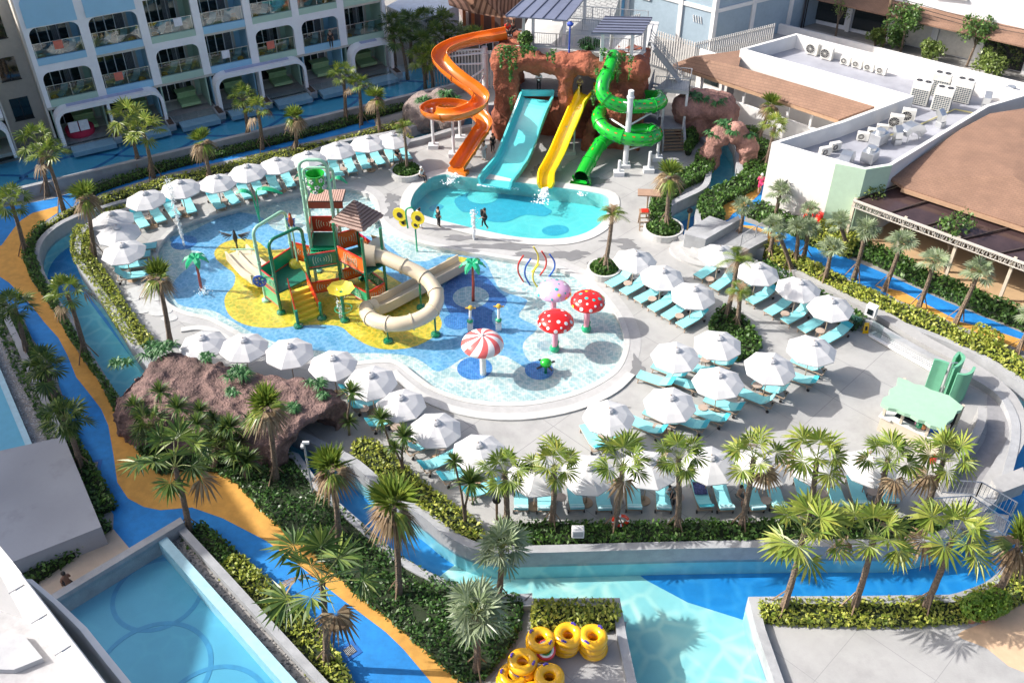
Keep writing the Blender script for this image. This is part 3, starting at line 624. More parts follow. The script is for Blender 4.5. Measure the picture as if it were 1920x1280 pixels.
for z in (2.2,5.3,8.4):
    m=MB(); m.box((-1.6,3.47,z),(1.3,.06,1.7)); w=m.build('window',DGL,gp,world=False)
    m=MB(); m.box((-1.6,3.43,z),(.05,.05,1.7)); m.box((-1.6,3.43,z-.87),(1.4,.08,.06)); m.build('window_frame',DARK,w,world=False)
# hotel pool (raised) in front of the facade
def hfr(s,d,z=0): 
    c,s_=math.cos(R(29.8)),math.sin(R(29.8)); return Vector((HO[0]+s*c-d*s_,HO[1]+s*s_+d*c,z))
HPW=mat('hotel_pool_floor',(.07,.34,.50),.5,var=.08); HPD=mat('hotel_pool_pattern',(.02,.14,.34),.5)
pf=[G(-200,401,.8),G(0,353,.8),G(640,200,.8),G(800,173,.8)]; 
fr_=[hfr(-12,-6.5),hfr(30.2,-6.3)]
a0=hfr(-14,-5.9); a1=hfr(30.6,-5.9); b1=hfr(30.6,-.3); b0=hfr(-14,-.3)
setting(MB().prism([a0,a1,b1,b0],.0,.05).build('hotel_pool_floor',HPW))
for k,(s,w) in enumerate([(-6,3.2),(0,3.4),(6.5,3.2),(13,3.4),(19.5,3.2),(26,2.6)]):
    pts=[]
    for sg in (1,-1):
        q=[]
        for i in range(15):
            t=i/14; q.append((s-w+2*w*t, -3.1+sg*1.5*math.sin(math.pi*t)))
        pts.append(q)
    for q in pts:
        o=[hfr(a,b+.16) for a,b in q]; i_=[hfr(a,b-.16) for a,b in q]
        setting(MB().ring(o,i_,.05,.056+.004*k,closed=False).build('hotel_pool_pattern',HPD))
setting(MB().sheet([a0,a1,b1,b0],.74).build('hotel_pool_water',water('hotel_pool_water',(.86,.96,.98),(.9,1,1),1.2,bump=.12,fres=.4)))
inn=[a0,a1,b1]; 
m=MB(); m.ring([hfr(-14,-5.9),hfr(30.6,-5.9),hfr(30.6,1)],[hfr(-14,-6.25),hfr(30.95,-6.25),hfr(30.95,1)],0,.85,closed=False); m.box(hfr(27.6,-2.9,.4),(6.,.01,.01),rz=R(29.8))
props(m.build('pool_wall',CONC),'grey raised wall around the long hotel pool','pool wall')
# submerged terraces / steps between the pool and the rooms
for k in range(7):
    a,b=ED[k],ED[k+1]
    m=MB(); m.box(hfr((a+b)/2+.2,-1.55,.42),(b-a-.9,1.6,.34),rz=R(29.8)); setting(m.build('pool_terrace',mat('terrace_stone',(.30,.42,.50),.7,var=.1)))
    m=MB(); m.box(hfr((a+b)/2,-.1,.5),(b-a-.1,2.2,.24),rz=R(29.8)); setting(m.build('room_terrace',FLR))
    m=MB(); m.box(hfr(b,-1.3,.65),(.55,1.5,.5),rz=R(29.8)); m.box(hfr(b,-1.3,.87),(.4,1.3,.1),rz=R(29.8),mi=1)
    props(m.build('planter_box',[CONC,SOIL]),ORD[k]+' low concrete planter from the left between the hotel room terraces','planter')
# -------- west wing of the resort: stands left of the frame, throws the shade on the lower left path
w=thing('hotel_building','tall hotel wing standing to the left of the photo','hotel',(-44.5,30.5,0))
d1=Vector((-.592,.806)); d2=Vector((-.806,-.592)); c=Vector((-44.5,30.5))
m=MB(); m.prism([c,c+d1*44,c+d1*44+d2*14,c+d2*14],0,25)
m.prism([(-45.6,30.1),(-45.6,8),(-58,8),(-58,30.1)],0,24.5); m.build('wall',HBE,w)
for i in range(9):
    for j in range(7):
        q=c+d1*(2.5+i*4.6); a=q-d2*.05
        m=MB(); m.box((a.x,a.y,2.2+j*3.3),(3.2,.2,2.0),rz=math.atan2(d1.y,d1.x)); m.build('window',DGL,w)
# -------- near white hotel roof in the lower left corner
w=thing('hotel_building','bright white hotel balcony roof filling the lower left corner','hotel',(-14.6,18,0))
NH=12.
P=lambda x,y,z=NH: G(x,y,z)
m=MB()
edge=[P(-40,975),P(22,1050),P(70,1112),P(200,1280),P(330,1450)]; inn_=[P(-140,1035),P(2,1080),P(40,1116),P(160,1282),P(288,1460)]
m.prism([edge[0],edge[1],edge[2],edge[3],edge[4],P(-300,1500),P(-300,1000)],0.,NH-2.0,0,1)
m.ring(edge,inn_,NH-2.,NH,closed=False)
m.build('wall',[WHITE2,mat('roof_screed',(.36,.36,.37),.8,var=.15,dirt=.2)],w)
m=MB(); m.prism([P(-60,1190,NH-2),P(48,1196,NH-2),P(84,1240,NH-2),P(30,1262,NH-2),P(-60,1260,NH-2)],NH-1.995,NH-1.8); m.build('roof_slab',CONCD,w)
for q in (0.2,.45,.7): e_=P(22,1050).lerp(P(200,1280),q); m=MB(); m.box((e_.x-.25,e_.y-.2,NH+.015),(.5,.03,.03),rz=R(45)); m.build('coping_joint',CONC,w)
m=MB(); m.ring([P(30,1075,NH),P(230,1335,NH)],[P(38,1075,NH),P(238,1335,NH)],NH+.004,NH+.09,closed=False); m.build('coping',CONCL,w)
e2=[P(62,1060,NH-1.6),P(105,1130,NH-1.6),P(250,1330,NH-1.6)]
e2=[P(48,1085,NH-1.2),P(100,1130,NH-1.2),P(150,1180,NH-1.2),P(195,1238,NH-1.2),P(270,1330,NH-1.2)]; e3=[P(60,1085,NH-1.2),P(112,1128,NH-1.2),P(163,1176,NH-1.2),P(208,1232,NH-1.2),P(284,1325,NH-1.2)]
m=MB(); m.ring(e2,e3,NH-4.,NH-1.2,closed=False); m.build('lower_parapet',WHITE2,w)

# -------- concrete block with grey roof, lower left
bk=thing('concrete_block','low flat grey concrete roof block beside the blue path lower left','concrete block',(-21,29,0))
m=MB(); bp_=[G(120,818,1.2),G(190,987,1.2),G(0,1062,1.2),G(-160,1120,1.2),G(-160,880,1.2)]
m.prism(bp_,0,1.2); m.build('wall',CONCD,bk)
# -------- raised pool lower left with gravel channel
pl=[G(104,1132,1.2),G(333,985,1.2)]
c0=Vector((-14.84,28.53)); ux=Vector((math.cos(R(-45.7)),math.sin(R(-45.7)))); uy=Vector((-ux.y,ux.x)); 
def q_(a,b): p=c0+ux*a-uy*b; return (p.x,p.y)
L_=14.5; Wd=5.6
setting(MB().sheet([q_(0,.3),q_(L_,.3),q_(L_,Wd+3),q_(0,Wd+3)],.10).build('raised_pool_floor',mat('raised_pool_floor',(.085,.34,.48),.5,var=.06,scale=.5)))
RPD=mat('raised_pool_pattern',(.04,.24,.42),.5)
def arcring(cx,cy,rx,ry,w,z,a0,a1,n=30):
    o=[];i_=[]
    for k in range(n+1):
        a=a0+(a1-a0)*k/n; o.append(q_(cx+(rx)*math.cos(a),cy+(ry)*math.sin(a))); i_.append(q_(cx+(rx-w)*math.cos(a),cy+(ry-w)*math.sin(a)))
    setting(MB().ring([Vector((*p,0)) for p in o],[Vector((*p,0)) for p in i_],.10,z,closed=False).build('raised_pool_pattern',RPD))
def wring(cx,cy,r,w,z):
    c=G(cx,cy,.1); A=[2*math.pi*k/48 for k in range(49)]
    setting(MB().ring([c+Vector((r*math.cos(a),r*math.sin(a),0)) for a in A],[c+Vector(((r-w)*math.cos(a),(r-w)*math.sin(a),0)) for a in A],.1,z,closed=False).build('raised_pool_pattern',RPD))
wring(296,1112,1.95,.2,.108); wring(287,1258,2.35,.2,.112); wring(400,1340,2.2,.2,.116)
setting(MB().sheet([q_(0,1.02),q_(L_,1.02),q_(L_,Wd+1.6),q_(0,Wd+1.6)],.98).build('raised_pool_water',water('raised_water',(.86,.95,.98),(.9,1,1),1.0,bump=.15,fres=.4)))
V3=lambda a,b:Vector((*q_(a,b),0))
m=MB(); m.ring([V3(-.35,-.35),V3(-.35,Wd+1.9)],[V3(.02,-.3),V3(.02,Wd+1.9)],0,1.2,closed=False)
m.ring([V3(.02,-.3),V3(L_,-.3)],[V3(.02,.05),V3(L_,.05)],0,.9,closed=False)
props(m.build('pool_wall',CONC),'grey outer wall of the raised pool in the lower left','pool wall')
m=MB(); m.ring([V3(.03,.60),V3(L_,.60)],[V3(.03,1.02),V3(L_,1.02)],0.1,1.0,closed=False)
props(m.build('pool_edge',mat('pool_edge_blue',(.35,.55,.62),.3,var=.1)),'wet light blue overflow edge of the raised pool','pool edge')
m=MB(); m.ring([V3(.03,Wd+1.3),V3(5.2,Wd+1.3),V3(5.2,Wd+.3),V3(6.4,Wd+.3)],[V3(.03,Wd+1.7),V3(5.6,Wd+1.7),V3(5.6,Wd+.65),V3(6.4,Wd+.65)],.1,1.25,closed=False)
props(m.build('pool_wall',CONC),'stepped inner wall between the raised pool and white building','pool wall')
GV=mat('gravel',(.26,.25,.24),.9,var=.3,scale=3)
gravel=mat('gravel_stone',(.2,.2,.2),.8,var=.3,scale=9,island=[(.12,.12,.12),(.32,.31,.30),(.2,.19,.18),(.42,.41,.40)])
def pebbles(name,poly,z,n,size,seed,ms):
    rs=np.random.RandomState(seed); xs=[p[0] for p in poly]; ys=[p[1] for p in poly]
    x=min(xs)+rs.rand(n)*(max(xs)-min(xs)); y=min(ys)+rs.rand(n)*(max(ys)-min(ys)); k=inpoly(x,y,poly); x=x[k];y=y[k]; n=len(x)
    s=size*(.6+.8*rs.rand(n)); a=rs.rand(n)*6.28
    V=[];ang=[a+i*math.pi/2 for i in range(4)]
    base=[np.stack([x+s*np.cos(q),y+s*np.sin(q)*.8,np.full(n,z)],1) for q in ang]; top=np.stack([x+s*.1,y,z+s*.8],1)
    V=np.stack(base+[top],1).reshape(-1,3); i=np.arange(n)*5
    m=MB(); m.sheet(poly,z,mi=1); nn=len(m.v); m.v+=V.tolist()
    F_=[];[F_.extend([(j+nn,j+1+nn,j+4+nn),(j+1+nn,j+2+nn,j+4+nn),(j+2+nn,j+3+nn,j+4+nn),(j+3+nn,j+nn,j+4+nn)]) for j in i.tolist()]
    m.f+=F_; m.m+=[0]*len(F_); o=m.build(name,[ms,GV]); props(o,kind='stuff',label='loose grey gravel filling a narrow channel beside the pool',cat='gravel'); return o
pebbles('gravel',[q_(.05,.06),q_(L_,.06),q_(L_,.59),q_(.05,.59)],.5,9000,.06,1,gravel)
# second raised pool at the left edge
A_,B_=G(0,690,.9),G(68,850,.9)
dd=(B_-A_); dd.z=0; dd.normalize(); nn_=Vector((dd.y,-dd.x,0))  # left edge pool runs along dd
def s_(a,b,z=0): p=Vector((A_.x,A_.y,0))+dd*a-nn_*0+Vector((-dd.y,dd.x,0))*b; return Vector((p.x,p.y,z))
sg=1 if s_(0,1).x>A_.x else -1
S=lambda a,b:s_(a,b*sg)
setting(MB().sheet(ccw([S(-6,-.2),S(7.0,-.2),S(7.0,-7),S(-6,-7)]),.2).build('edge_pool_floor',mat('edge_pool_floor',(.13,.45,.6),.5,var=.06)))
setting(MB().sheet(ccw([S(-6,-.2),S(7.0,-.2),S(7.0,-7),S(-6,-7)]),.85).build('edge_pool_water',MATS['raised_water']))
m=MB(); m.ring([S(-6,0),S(7.0,0)],[S(-6,-.3),S(7.0,-.3)],0,.88,closed=False); props(m.build('pool_edge',MATS['pool_edge_blue']),'blue overflow edge of the pool at the left border','pool edge')
m=MB(); m.ring([S(-6,1.15),S(7.0,1.15)],[S(-6,1.5),S(7.0,1.5)],0,.7,closed=False); props(m.build('pool_wall',CONC),'grey kerb wall between white gravel and hedge on the left','kerb wall')
wg=mat('white_gravel_stone',(.5,.5,.5),.8,var=.2,scale=9,island=[(.3,.3,.3),(.62,.61,.6),(.45,.44,.42)])
pebbles('gravel',ccw([tuple(S(-6,.02)[:2]),tuple(S(7.,.02)[:2]),tuple(S(7.,1.14)[:2]),tuple(S(-6,1.14)[:2])]),.4,7000,.055,3,wg)['label']='pale white gravel strip beside the pool at the left border'
# =============== RIGHT SIDE RESTAURANT BUILDING ===============
TILE=tiles('brown_shingle',(.25,.148,.098),(.225,.132,.088),.16,rough=.8,angle=38,mortar=(.17,.10,.07),ms=.08,brickw=2.2,bump=.5,offs=.5,var=.12)
ROOFG=mat('roof_membrane',(.33,.34,.38),.7,var=.1,scale=.8,dirt=.15)
ZP=5.0
rbld=thing('restaurant_building','white flat roofed restaurant with high parapets and roof machinery','restaurant',(17,57.2,0))
K={k:G(*v,ZP) for k,v in dict(A=(1388,92),B=(1703,180),C=(1577,227),D=(1447,267),E=(1623,318),F=(1672,310),Q=(1853,200),K=(1935,176),I=(1493,63)).items()}
out=[K['A'],K['B'],K['C'],K['D'],K['E'],K['F'],K['Q'],K['K'],K['I']]
out=ccw(out); rf=offset(out,.12)
m=MB(); m.prism(out,0,3.9); m.ring(out,offset(out,.24),3.9,ZP); m.build('wall',WHITE2,rbld)
m=MB(); m.sheet(rf,3.906); m.build('roof',ROOFG,rbld)
# pale green panel at the corner
e=G(1567,307,ZP); d_=(K['E']-e).normalized(); n_=Vector((d_.y,-d_.x,0))
if n_.y>0: n_=-n_
m=MB(); m.prism([e+n_*.06,K['E']+n_*.06+d_*.05,K['E']-n_*.2+d_*.05,e-n_*.2],0,ZP+.03)
d2_=(K['F']-K['E']).normalized(); n2_=Vector((d2_.y,-d2_.x,0)); 
if n2_.x<0: n2_=-n2_
m.prism([K['E']+n2_*.06,K['F']+n2_*.06,K['F']-n2_*.1,K['E']-n2_*.1],0,ZP+.025); m.build('green_wall_panel',mat('pale_green_paint',(.50,.66,.50),.7,var=.04,dirt=.06),rbld)
def acunit(w,h,d,big=False):
    r=thing('air_conditioner','x','air conditioner')
    m=MB(); m.box((0,0,h/2+.08),(w,d,h)); m.box((-w*.35,0,.04),(.06,d*.9,.08)); m.box((w*.35,0,.04),(.06,d*.9,.08)); m.build('casing',mat('ac_casing',(.66,.65,.60),.5,var=.05,dirt=.1),r,world=False,bevel=.015)
    if big:
        m=MB(); m.box((0,-d/2-.005,h*.42),(w*.86,.02,h*.66)); g=m.build('coil_grille',mat('coil_dark',(.05,.07,.09),.6),r,world=False)
        m=MB(); 
        for i in range(8): m.box((-w*.43+w*.86*i/7,-d/2-.02,h*.42),(.025,.02,h*.66))
        for i in range(9): m.box((0,-d/2-.024,h*.09+h*.66*i/8),(w*.86,.02,.025))
        m.build('grille_bar',mat('ac_casing',(.66,.65,.60)),g,world=False)
        m=MB(); m.box((w/2+.005,0,h*.42),(.02,d*.8,h*.66)); m.build('coil_grille',MATS['coil_dark'],r,world=False)
        m=MB(); 
        for x in (-w*.24,w*.24): m.lathe([(w*.17,h+.085),(w*.17,h+.11),(w*.03,h+.10)],(x,0,0),14)
        m.build('top_fan',DARK,r,world=False)
    else:
        m=MB(); n=16; rr=h*.40; cx=-w*.14
        vs=[(cx+rr*math.cos(2*math.pi*i/n),-d/2-.012,h/2+.08+rr*math.sin(2*math.pi*i/n)) for i in range(n)]
        m.add(vs+[(cx,-d/2-.012,h/2+.08)],[(i,(i+1)%n,n) for i in range(n)]); f=m.build('fan',DARK,r,world=False)
        m=MB(); 
        for i in range(6):
            a=i*math.pi/6; m.bar((cx-rr*math.cos(a),-d/2-.03,h/2+.08-rr*math.sin(a)),(cx+rr*math.cos(a),-d/2-.03,h/2+.08+rr*math.sin(a)),.014)
        m.tube([(cx+rr*math.cos(2*math.pi*i/n),-d/2-.03,h/2+.08+rr*math.sin(2*math.pi*i/n)) for i in range(n)],.02,5,closed=True)
        m.build('fan_guard',MATS['ac_casing'],f,world=False)
    return Proto(r)
acm=acunit(1.0,1.0,.45); acs=acunit(.85,.62,.35); acb=acunit(1.35,1.75,.9,True)
far=[(1519,95),(1546,104),(1573,108)]; 
for k,(x,y) in enumerate([(1522,103),(1549,112)]): acm.place(G(x,y,3.91),R(-38),ORD[k]+' larger roof air conditioner from the far left roof corner','air conditioner','air conditioners along the rear parapet',sc=.9)
for k,(x,y) in enumerate([(1584,122),(1606,128),(1628,134),(1651,140)]): acs.place(G(x,y,3.91),R(-38),ORD[k]+' small air conditioner in the rear row from the left','air conditioner','air conditioners along the rear parapet',sc=.9)
for k,(x,y) in enumerate([(1616,264),(1635,257),(1652,250)]): acs.place(G(x,y,3.91),R(-38+20),ORD[k]+' small air conditioner along the inner stepped parapet','air conditioner','air conditioners along the stepped parapet')
for k,(x,y) in enumerate([(1677,240),(1700,229)]): acm.place(G(x,y,3.91),R(-20),ORD[k]+' white box air conditioner at the end of the stepped parapet row','air conditioner','air conditioners along the stepped parapet')
for k,(x,y) in enumerate([(1545,292),(1564,283)]): acs.place(G(x,y,3.91),R(20),('lower left','upper right')[k]+' air conditioner of the pair at the front roof corner','air conditioner','pair of air conditioners at the front roof corner')
for k,(x,y) in enumerate([(1721,194),(1762,206),(1758,178),(1800,190)]): acb.place(G(x,y,3.91),R(-30),['tall roof condenser furthest left beside the stepped parapet','tall roof condenser nearest the camera with a dark front grille','rear left tall roof condenser partly hidden behind two others','tall roof condenser at the right with hanging white hoses'][k],'condenser','tall condensers on the restaurant roof',sc=.92)
def duct(x,y,kind,k,label):
    c=G(x,y,3.91); r=thing('exhaust_duct',label,'duct',c,R(k)); Z=STEEL
    m=MB()
    if kind==0:
        m.sweep([(-.9,0,.75),(-.5,0,.95),(0,0,1.0),(.6,0,.75),(.95,0,.3)],[(-.35,-.25),(.35,-.25),(.35,.25),(-.35,.25)],closedprof=True,cap=True)
        for a in (-.6,.5): 
            for b in (-.3,.3): m.bar((a,b,0),(a,b,.7),.05)
    elif kind==1:
        m.box((0,0,.55),(1.1,.8,.7)); m.box((.75,0,.5),(.5,.4,.4)); m.lathe([(.3,.9),(.3,1.15)],(0,0,0),12,capt=True)
        for a in (-.5,.5): 
            for b in (-.35,.35): m.bar((a,b,0),(a,b,.3),.05)
    else:
        m.box((0,0,.2),(.5,.5,.4)); m.sweep([(0,0,.4),(0,.05,.8),(0,.4,1.1)],[(-.25,-.2),(.25,-.2),(.25,.2),(-.25,.2)],closedprof=True,cap=True)
    m.build('duct_body',Z,r,world=False,bevel=.02)
duct(1583,316,0,60,'curved steel exhaust duct at the front roof corner'); duct(1628,305,1,50,'boxy steel fan unit near the green wall corner')
duct(1645,272,1,40,'steel box duct in the middle of the roof strip'); duct(1705,262,0,30,'large curved exhaust duct with green tinted hood')
duct(1762,238,2,30,'upright steel duct elbow right of the large curved duct'); duct(1680,270,2,10,'small steel vent stub between the ducts'); duct(1888,190,1,-30,'louvred steel hood near the far right parapet'); duct(1845,205,2,-20,'small bent vent pipe beside the right parapet')
m=MB(); m.tube([G(1640,262,4.0),G(1700,245,4.0),G(1790,205,4.0),G(1840,215,4.0)],.05,6); props(m.build('pipe',mat('yellow_pipe',(.55,.50,.22),.6)),'thin yellowish pipe lying along the restaurant roof','pipe')
# left brown roof with open veranda
ve=thing('veranda_building','long veranda with a brown shingle roof left of the white parapet','veranda',(15,70,0))
e1_=G(1262,120,3.3); e2_=G(1573,224,3.3); i1=G(1385,125,4.3); i2=G(1640,200,4.3); t1_=G(1392,94,4.4); t0=G(1300,106,4.1)
m=MB(); top=[e1_,e2_,i2,i1,t1_,t0]; vs=[tuple(p) for p in top]+[(p[0],p[1],p[2]-.16) for p in top]
m.add(vs,[(0,1,3),(1,2,3),(0,3,5),(3,4,5),(9,7,6),(9,8,7),(11,9,6),(11,10,9)]+[(i,6+i,6+(i+1)%6,(i+1)%6) for i in range(6)]); m.build('roof',TILE,ve)
ex=(e2_-e1_); ex.z=0; LE=ex.length; ex.normalize(); en=Vector((-ex.y,ex.x,0))
def vv(a,b,z): p=Vector((e1_.x,e1_.y,0))+ex*a+en*b; return Vector((p.x,p.y,z))
m=MB(); m.ring([vv(.3,.45,0),vv(LE-.1,.45,0)],[vv(.3,.65,0),vv(LE-.1,.65,0)],0,1.75,closed=False); m.ring([vv(.3,3.2,0),vv(LE,3.2,0)],[vv(.3,3.4,0),vv(LE,3.4,0)],0,3.6,closed=False); m.build('wall',WHITE2,ve)
m=MB(); m.ring([vv(0,-.03,0),vv(LE,-.03,0)],[vv(0,.06,0),vv(LE,.06,0)],2.98,3.22,closed=False); m.build('fascia',mat('tan_fascia',(.42,.27,.17),.6),ve)
for k in range(8):
    m=MB(); m.box(vv(.6+k*(LE-1)/7,.55,1.6),(.16,.16,3.1),rz=R(-42)); m.build('column',WHITE,ve)
for k,(a,w_,h_,cm) in enumerate([(1.6,1.6,1.6,DGL),(4.4,2.2,2.0,DARK),(8.4,1.2,1.8,DGL),(10.4,.8,1.0,mat('red_cabinet',(.35,.03,.03),.5)),(12.2,1.6,1.9,DGL)]):
    m=MB(); m.box(vv(a,3.15,2.0),(w_,.08,h_*1.2),rz=R(-42)); m.build('window' if cm!=MATS['red_cabinet'] else 'cabinet',cm,ve)
# big right roof
br=thing('restaurant_building','large brown shingled restaurant roof at the right edge above a dark terrace','restaurant',(26,52,0))
a=G(1668,333,3.9);b=G(1697,352,3.7);c_=G(2150,500,3.7);d=G(2200,180,5.6);e=G(1922,203,5.4);f=G(1856,213,5.2);g=G(1800,243,4.9);h=G(1745,282,4.5)
m=MB(); T=[a,b,c_,d,e,f,g,h]; n=len(T); mid=G(1900,330,4.8)
vs=[tuple(p) for p in T]+[(p[0],p[1],p[2]-.2) for p in T]+[tuple(mid)]
m.add(vs,[(i,(i+1)%n,2*n) for i in range(n)]+[(i,n+i,n+(i+1)%n,(i+1)%n) for i in range(n)]+[tuple(range(2*n-1,n-1,-1))]); m.build('roof',TILE,br)
ex2=(c_-b); ex2.z=0; ex2.normalize(); en2=Vector((-ex2.y,ex2.x,0))
def v2(a_,b_,z): p=Vector((b.x,b.y,0))+ex2*a_+en2*b_; return Vector((p.x,p.y,z))
m=MB(); m.ring([v2(1,6,0),v2(22,6,0)],[v2(1,6.3,0),v2(22,6.3,0)],0,3.6,closed=False); m.build('wall',mat('brown_dark_wall',(.10,.065,.05),.7),br)
m=MB(); m.ring([v2(-.2,-.05,0),v2(22,-.05,0)],[v2(-.2,.08,0),v2(22,.08,0)],3.35,3.62,closed=False); m.build('fascia',MATS['tan_fascia'],br)
l0=G(1600,378,3.0); l1=G(1920,497,3.0); lx=(l1-l0).normalized(); l1=l0+lx*20
pg=thing('terrace_canopy','dark glazed terrace canopy with white leaf cut fascia below the brown roof','canopy',(l0.x,l0.y,0))
m=MB(); q4=[l0,l1,v2(22,.8,3.2),v2(-.6,.8,3.2)]; vs=[tuple(p) for p in q4]+[(p[0],p[1],p[2]-.05) for p in q4]; m.add(vs,[(0,1,2,3),(7,6,5,4),(0,4,5,1),(1,5,6,2),(2,6,7,3),(3,7,4,0)])
m.build('glass_roof',mat('tinted_canopy_glass',(.055,.035,.035),.12,var=.3,scale=.6),pg)
for k in range(10):
    t=k/9; p0=l0.lerp(l1,t); p1=v2(-.6,.8,3.3).lerp(v2(22,.8,3.3),t); m=MB(); m.bar(p0+Vector((0,0,.04)),p1+Vector((0,0,.04)),.10,.08); m.build('rafter',mat('dark_brown_steel',(.05,.035,.03),.5),pg)
n3=Vector((lx.y,-lx.x,0)); 
if n3.y>0:n3=-n3
m=MB(); m.bar(l0+Vector((0,0,.1)),l1+Vector((0,0,.1)),.14,.12)
m.bar(l0+n3*.02+Vector((0,0,-.34)),l1+n3*.02+Vector((0,0,-.34)),.06,.06)
rr_=random.Random(4)
for k in range(150):
    p=l0+lx*(k*.133+.05); t=rr_.uniform(-.6,.6); m.bar(p+n3*.02+Vector((0,0,0)),p+n3*.02+lx*t*.3+Vector((0,0,-.34)),.045,.03); 
    if k%2: m.sph((p+n3*.02+Vector((0,0,-.17+t*.1))),.07,6,4,sc=(1,.4,1))
m.build('lattice_fascia',mat('lattice_cream',(.50,.47,.42),.7,var=.1),pg)
for k in range(7):
    m=MB(); p=l0+lx*(k*3.3)-n3*.3; m.box((p.x,p.y,1.55),(.18,.18,3.1),rz=R(-46)); m.build('column',mat('beige_post',(.55,.48,.38),.6),pg)
# =============== TOP RIGHT: SHOP HOUSES, STREET ===============
s0=G(1440,35);s1=G(1920,152); sx=(s1-s0).normalized(); sn=Vector((-sx.y,sx.x,0))
def vs_(a,b,z): p=s0+sx*a+sn*b; return Vector((p.x,p.y,z))
m=MB(); m.sheet(ccw([tuple(vs_(-25,-7,0)[:2]),tuple(vs_(60,-7,0)[:2]),tuple(vs_(60,-.0,0)[:2]),tuple(vs_(-25,0,0)[:2])]),.01); setting(m.build('street',mat('street_paving',(.40,.39,.38),.85,var=.15,dirt=.25)))
m=MB(); m.ring([vs_(1,-2.6,0),vs_(60,-2.6,0)],[vs_(1,-2.85,0),vs_(60,-2.85,0)],0,.9,closed=False); props(m.build('garden_wall',WHITE2),'long low white wall running along the street at the top right','wall')
sh=thing('shop_building','white shop row with brown awning roof across the street at the top right','shop building',(s0.x,s0.y,0))
m=MB(); m.ring([vs_(2,1.6,0),vs_(48,1.6,0)],[vs_(2,12,0),vs_(48,12,0)],0,10.,closed=False); m.build('wall',mat('shop_white',(.74,.75,.77),.7,var=.06,dirt=.15),sh)
m=MB(); aw=[vs_(3,-.6,3.0),vs_(46,-.6,3.0),vs_(46,1.6,3.6),vs_(3,1.6,3.6)]; vs=[tuple(p) for p in aw]+[(p[0],p[1],p[2]-.12) for p in aw]; m.add(vs,[(0,1,2,3),(7,6,5,4),(0,4,5,1),(1,5,6,2),(2,6,7,3),(3,7,4,0)]); m.build('awning',TILE,sh)
GWM=mat('vine_leaf',(.05,.10,.03),.6,var=.3,island=[(.03,.06,.02),(.10,.16,.04),(.16,.17,.06),(.05,.09,.03)])
for k in range(11):
    a=3.3+k*3.9
    m=MB(); m.box(vs_(a,1.45,1.5),(.35,.35,3.1),rz=R(-33)); m.build('column',WHITE,sh)
    if k<2: m=MB(); m.box(vs_(a+1.9,1.55,1.6),(3.1,.1,2.4),rz=R(-33)); m.build('shop_window',DGL,sh)
    elif k in(2,3): m=MB(); m.box(vs_(a+1.9,1.55,1.5),(3.3,.1,2.8),rz=R(-33)); m.build('door_panel',mat('cream_panel',(.62,.60,.54),.7),sh)
    else:
        rs=np.random.RandomState(k); n=420; P_=np.stack([rs.rand(n)*3.2,rs.rand(n)*.15,rs.rand(n)*2.6+.3],1)
        W_=np.array([list(vs_(a+.3+p[0],1.3-p[1],p[2])) for p in P_]); V,Q=leafcloud(W_,np.tile([-sn.x,-sn.y,.3],(n,1)),.28,rs); mm_=MB(); mm_.arr(V,Q); mm_.box(vs_(a+1.95,1.5,1.5),(3.4,.15,2.8),rz=R(-33),mi=1); mm_.build('green_wall',[GWM,DARK],sh)
for k in range(9):
    a=5+k*4.6
    if k<3: m=MB(); m.box(vs_(a+1,1.58,6.0),(2.6,.1,1.8),rz=R(-33)); wd=m.build('window',DGL,sh); m=MB(); m.box(vs_(a+1,1.5,5.0),(3.0,.5,.15),rz=R(-33)); m.build('sill',WHITE,wd)
for k in range(14):
    m=MB(); z=4.4+k*.4; m.bar(vs_(26,1.56,z),vs_(48,1.56,z),.04,.04); m.build('siding_batten',WHITE,sh)
m=MB(); m.box(vs_(35,1.2,4.6),(9,1.2,.15),rz=R(-33)); m.build('ledge',WHITE,sh)
m=MB(); m.box(vs_(35,1.52,5.5),(5,.1,1.0),rz=R(-33)); m.build('window',DGL,sh)
for k in range(4): acm.place(vs_(31.5+k*1.9,1.1,4.68),R(-33),ORD[k]+' air conditioner from the left on the white shop ledge','air conditioner','air conditioners on the shop ledge')
# =============== TOP MIDDLE: BLUE BUILDING, FENCES, HOUSE ===============
BG=mat('blue_grey_render',(.30,.39,.46),.75,var=.05,dirt=.1)
bb=thing('apartment_building','blue grey apartment block with white bands behind the louvred fence','apartment building',(17.6,83.5,0))
Q1=Vector((17.6,83.6,0)); ua=Vector((math.cos(R(31)),math.sin(R(31)),0)); ub=Vector((math.cos(R(141)),math.sin(R(141)),0))
m=MB(); m.prism([Q1,Q1+ua*14,Q1+ua*14+ub*16,Q1+ub*16],0,13); m.build('wall',BG,bb)
bd=MB()
na=Vector((ua.y,-ua.x,0)); nb=Vector((-ub.y,ub.x,0))
if nb.y>0: nb=-nb
for z in (3.6,6.9,10.2):
    bd.bar(Q1+na*.04+Vector((0,0,z)),Q1+ua*14+na*.04+Vector((0,0,z)),.14,.34,up=(0,0,1)); bd.bar(Q1+nb*.04+Vector((0,0,z)),Q1+ub*16+nb*.04+Vector((0,0,z)),.14,.34)
for t in (0,4.4,9,13.8): bd.box(Q1+ua*t+na*.05+Vector((0,0,6.5)),(.4,.2,13.),rz=R(31))
for t in (0.1,3.4,9,15.9): bd.box(Q1+ub*t+nb*.05+Vector((0,0,6.5)),(.4,.2,13.),rz=R(141))
bd.build('white_band',WHITE,bb)
m=MB(); m.box(Q1+ub*7.1+nb*.03+Vector((0,0,3.9)),(.8,.12,1.5),rz=R(141)); wd=m.build('window',mat('green_glass',(.12,.30,.26),.1),bb)
m=MB(); 
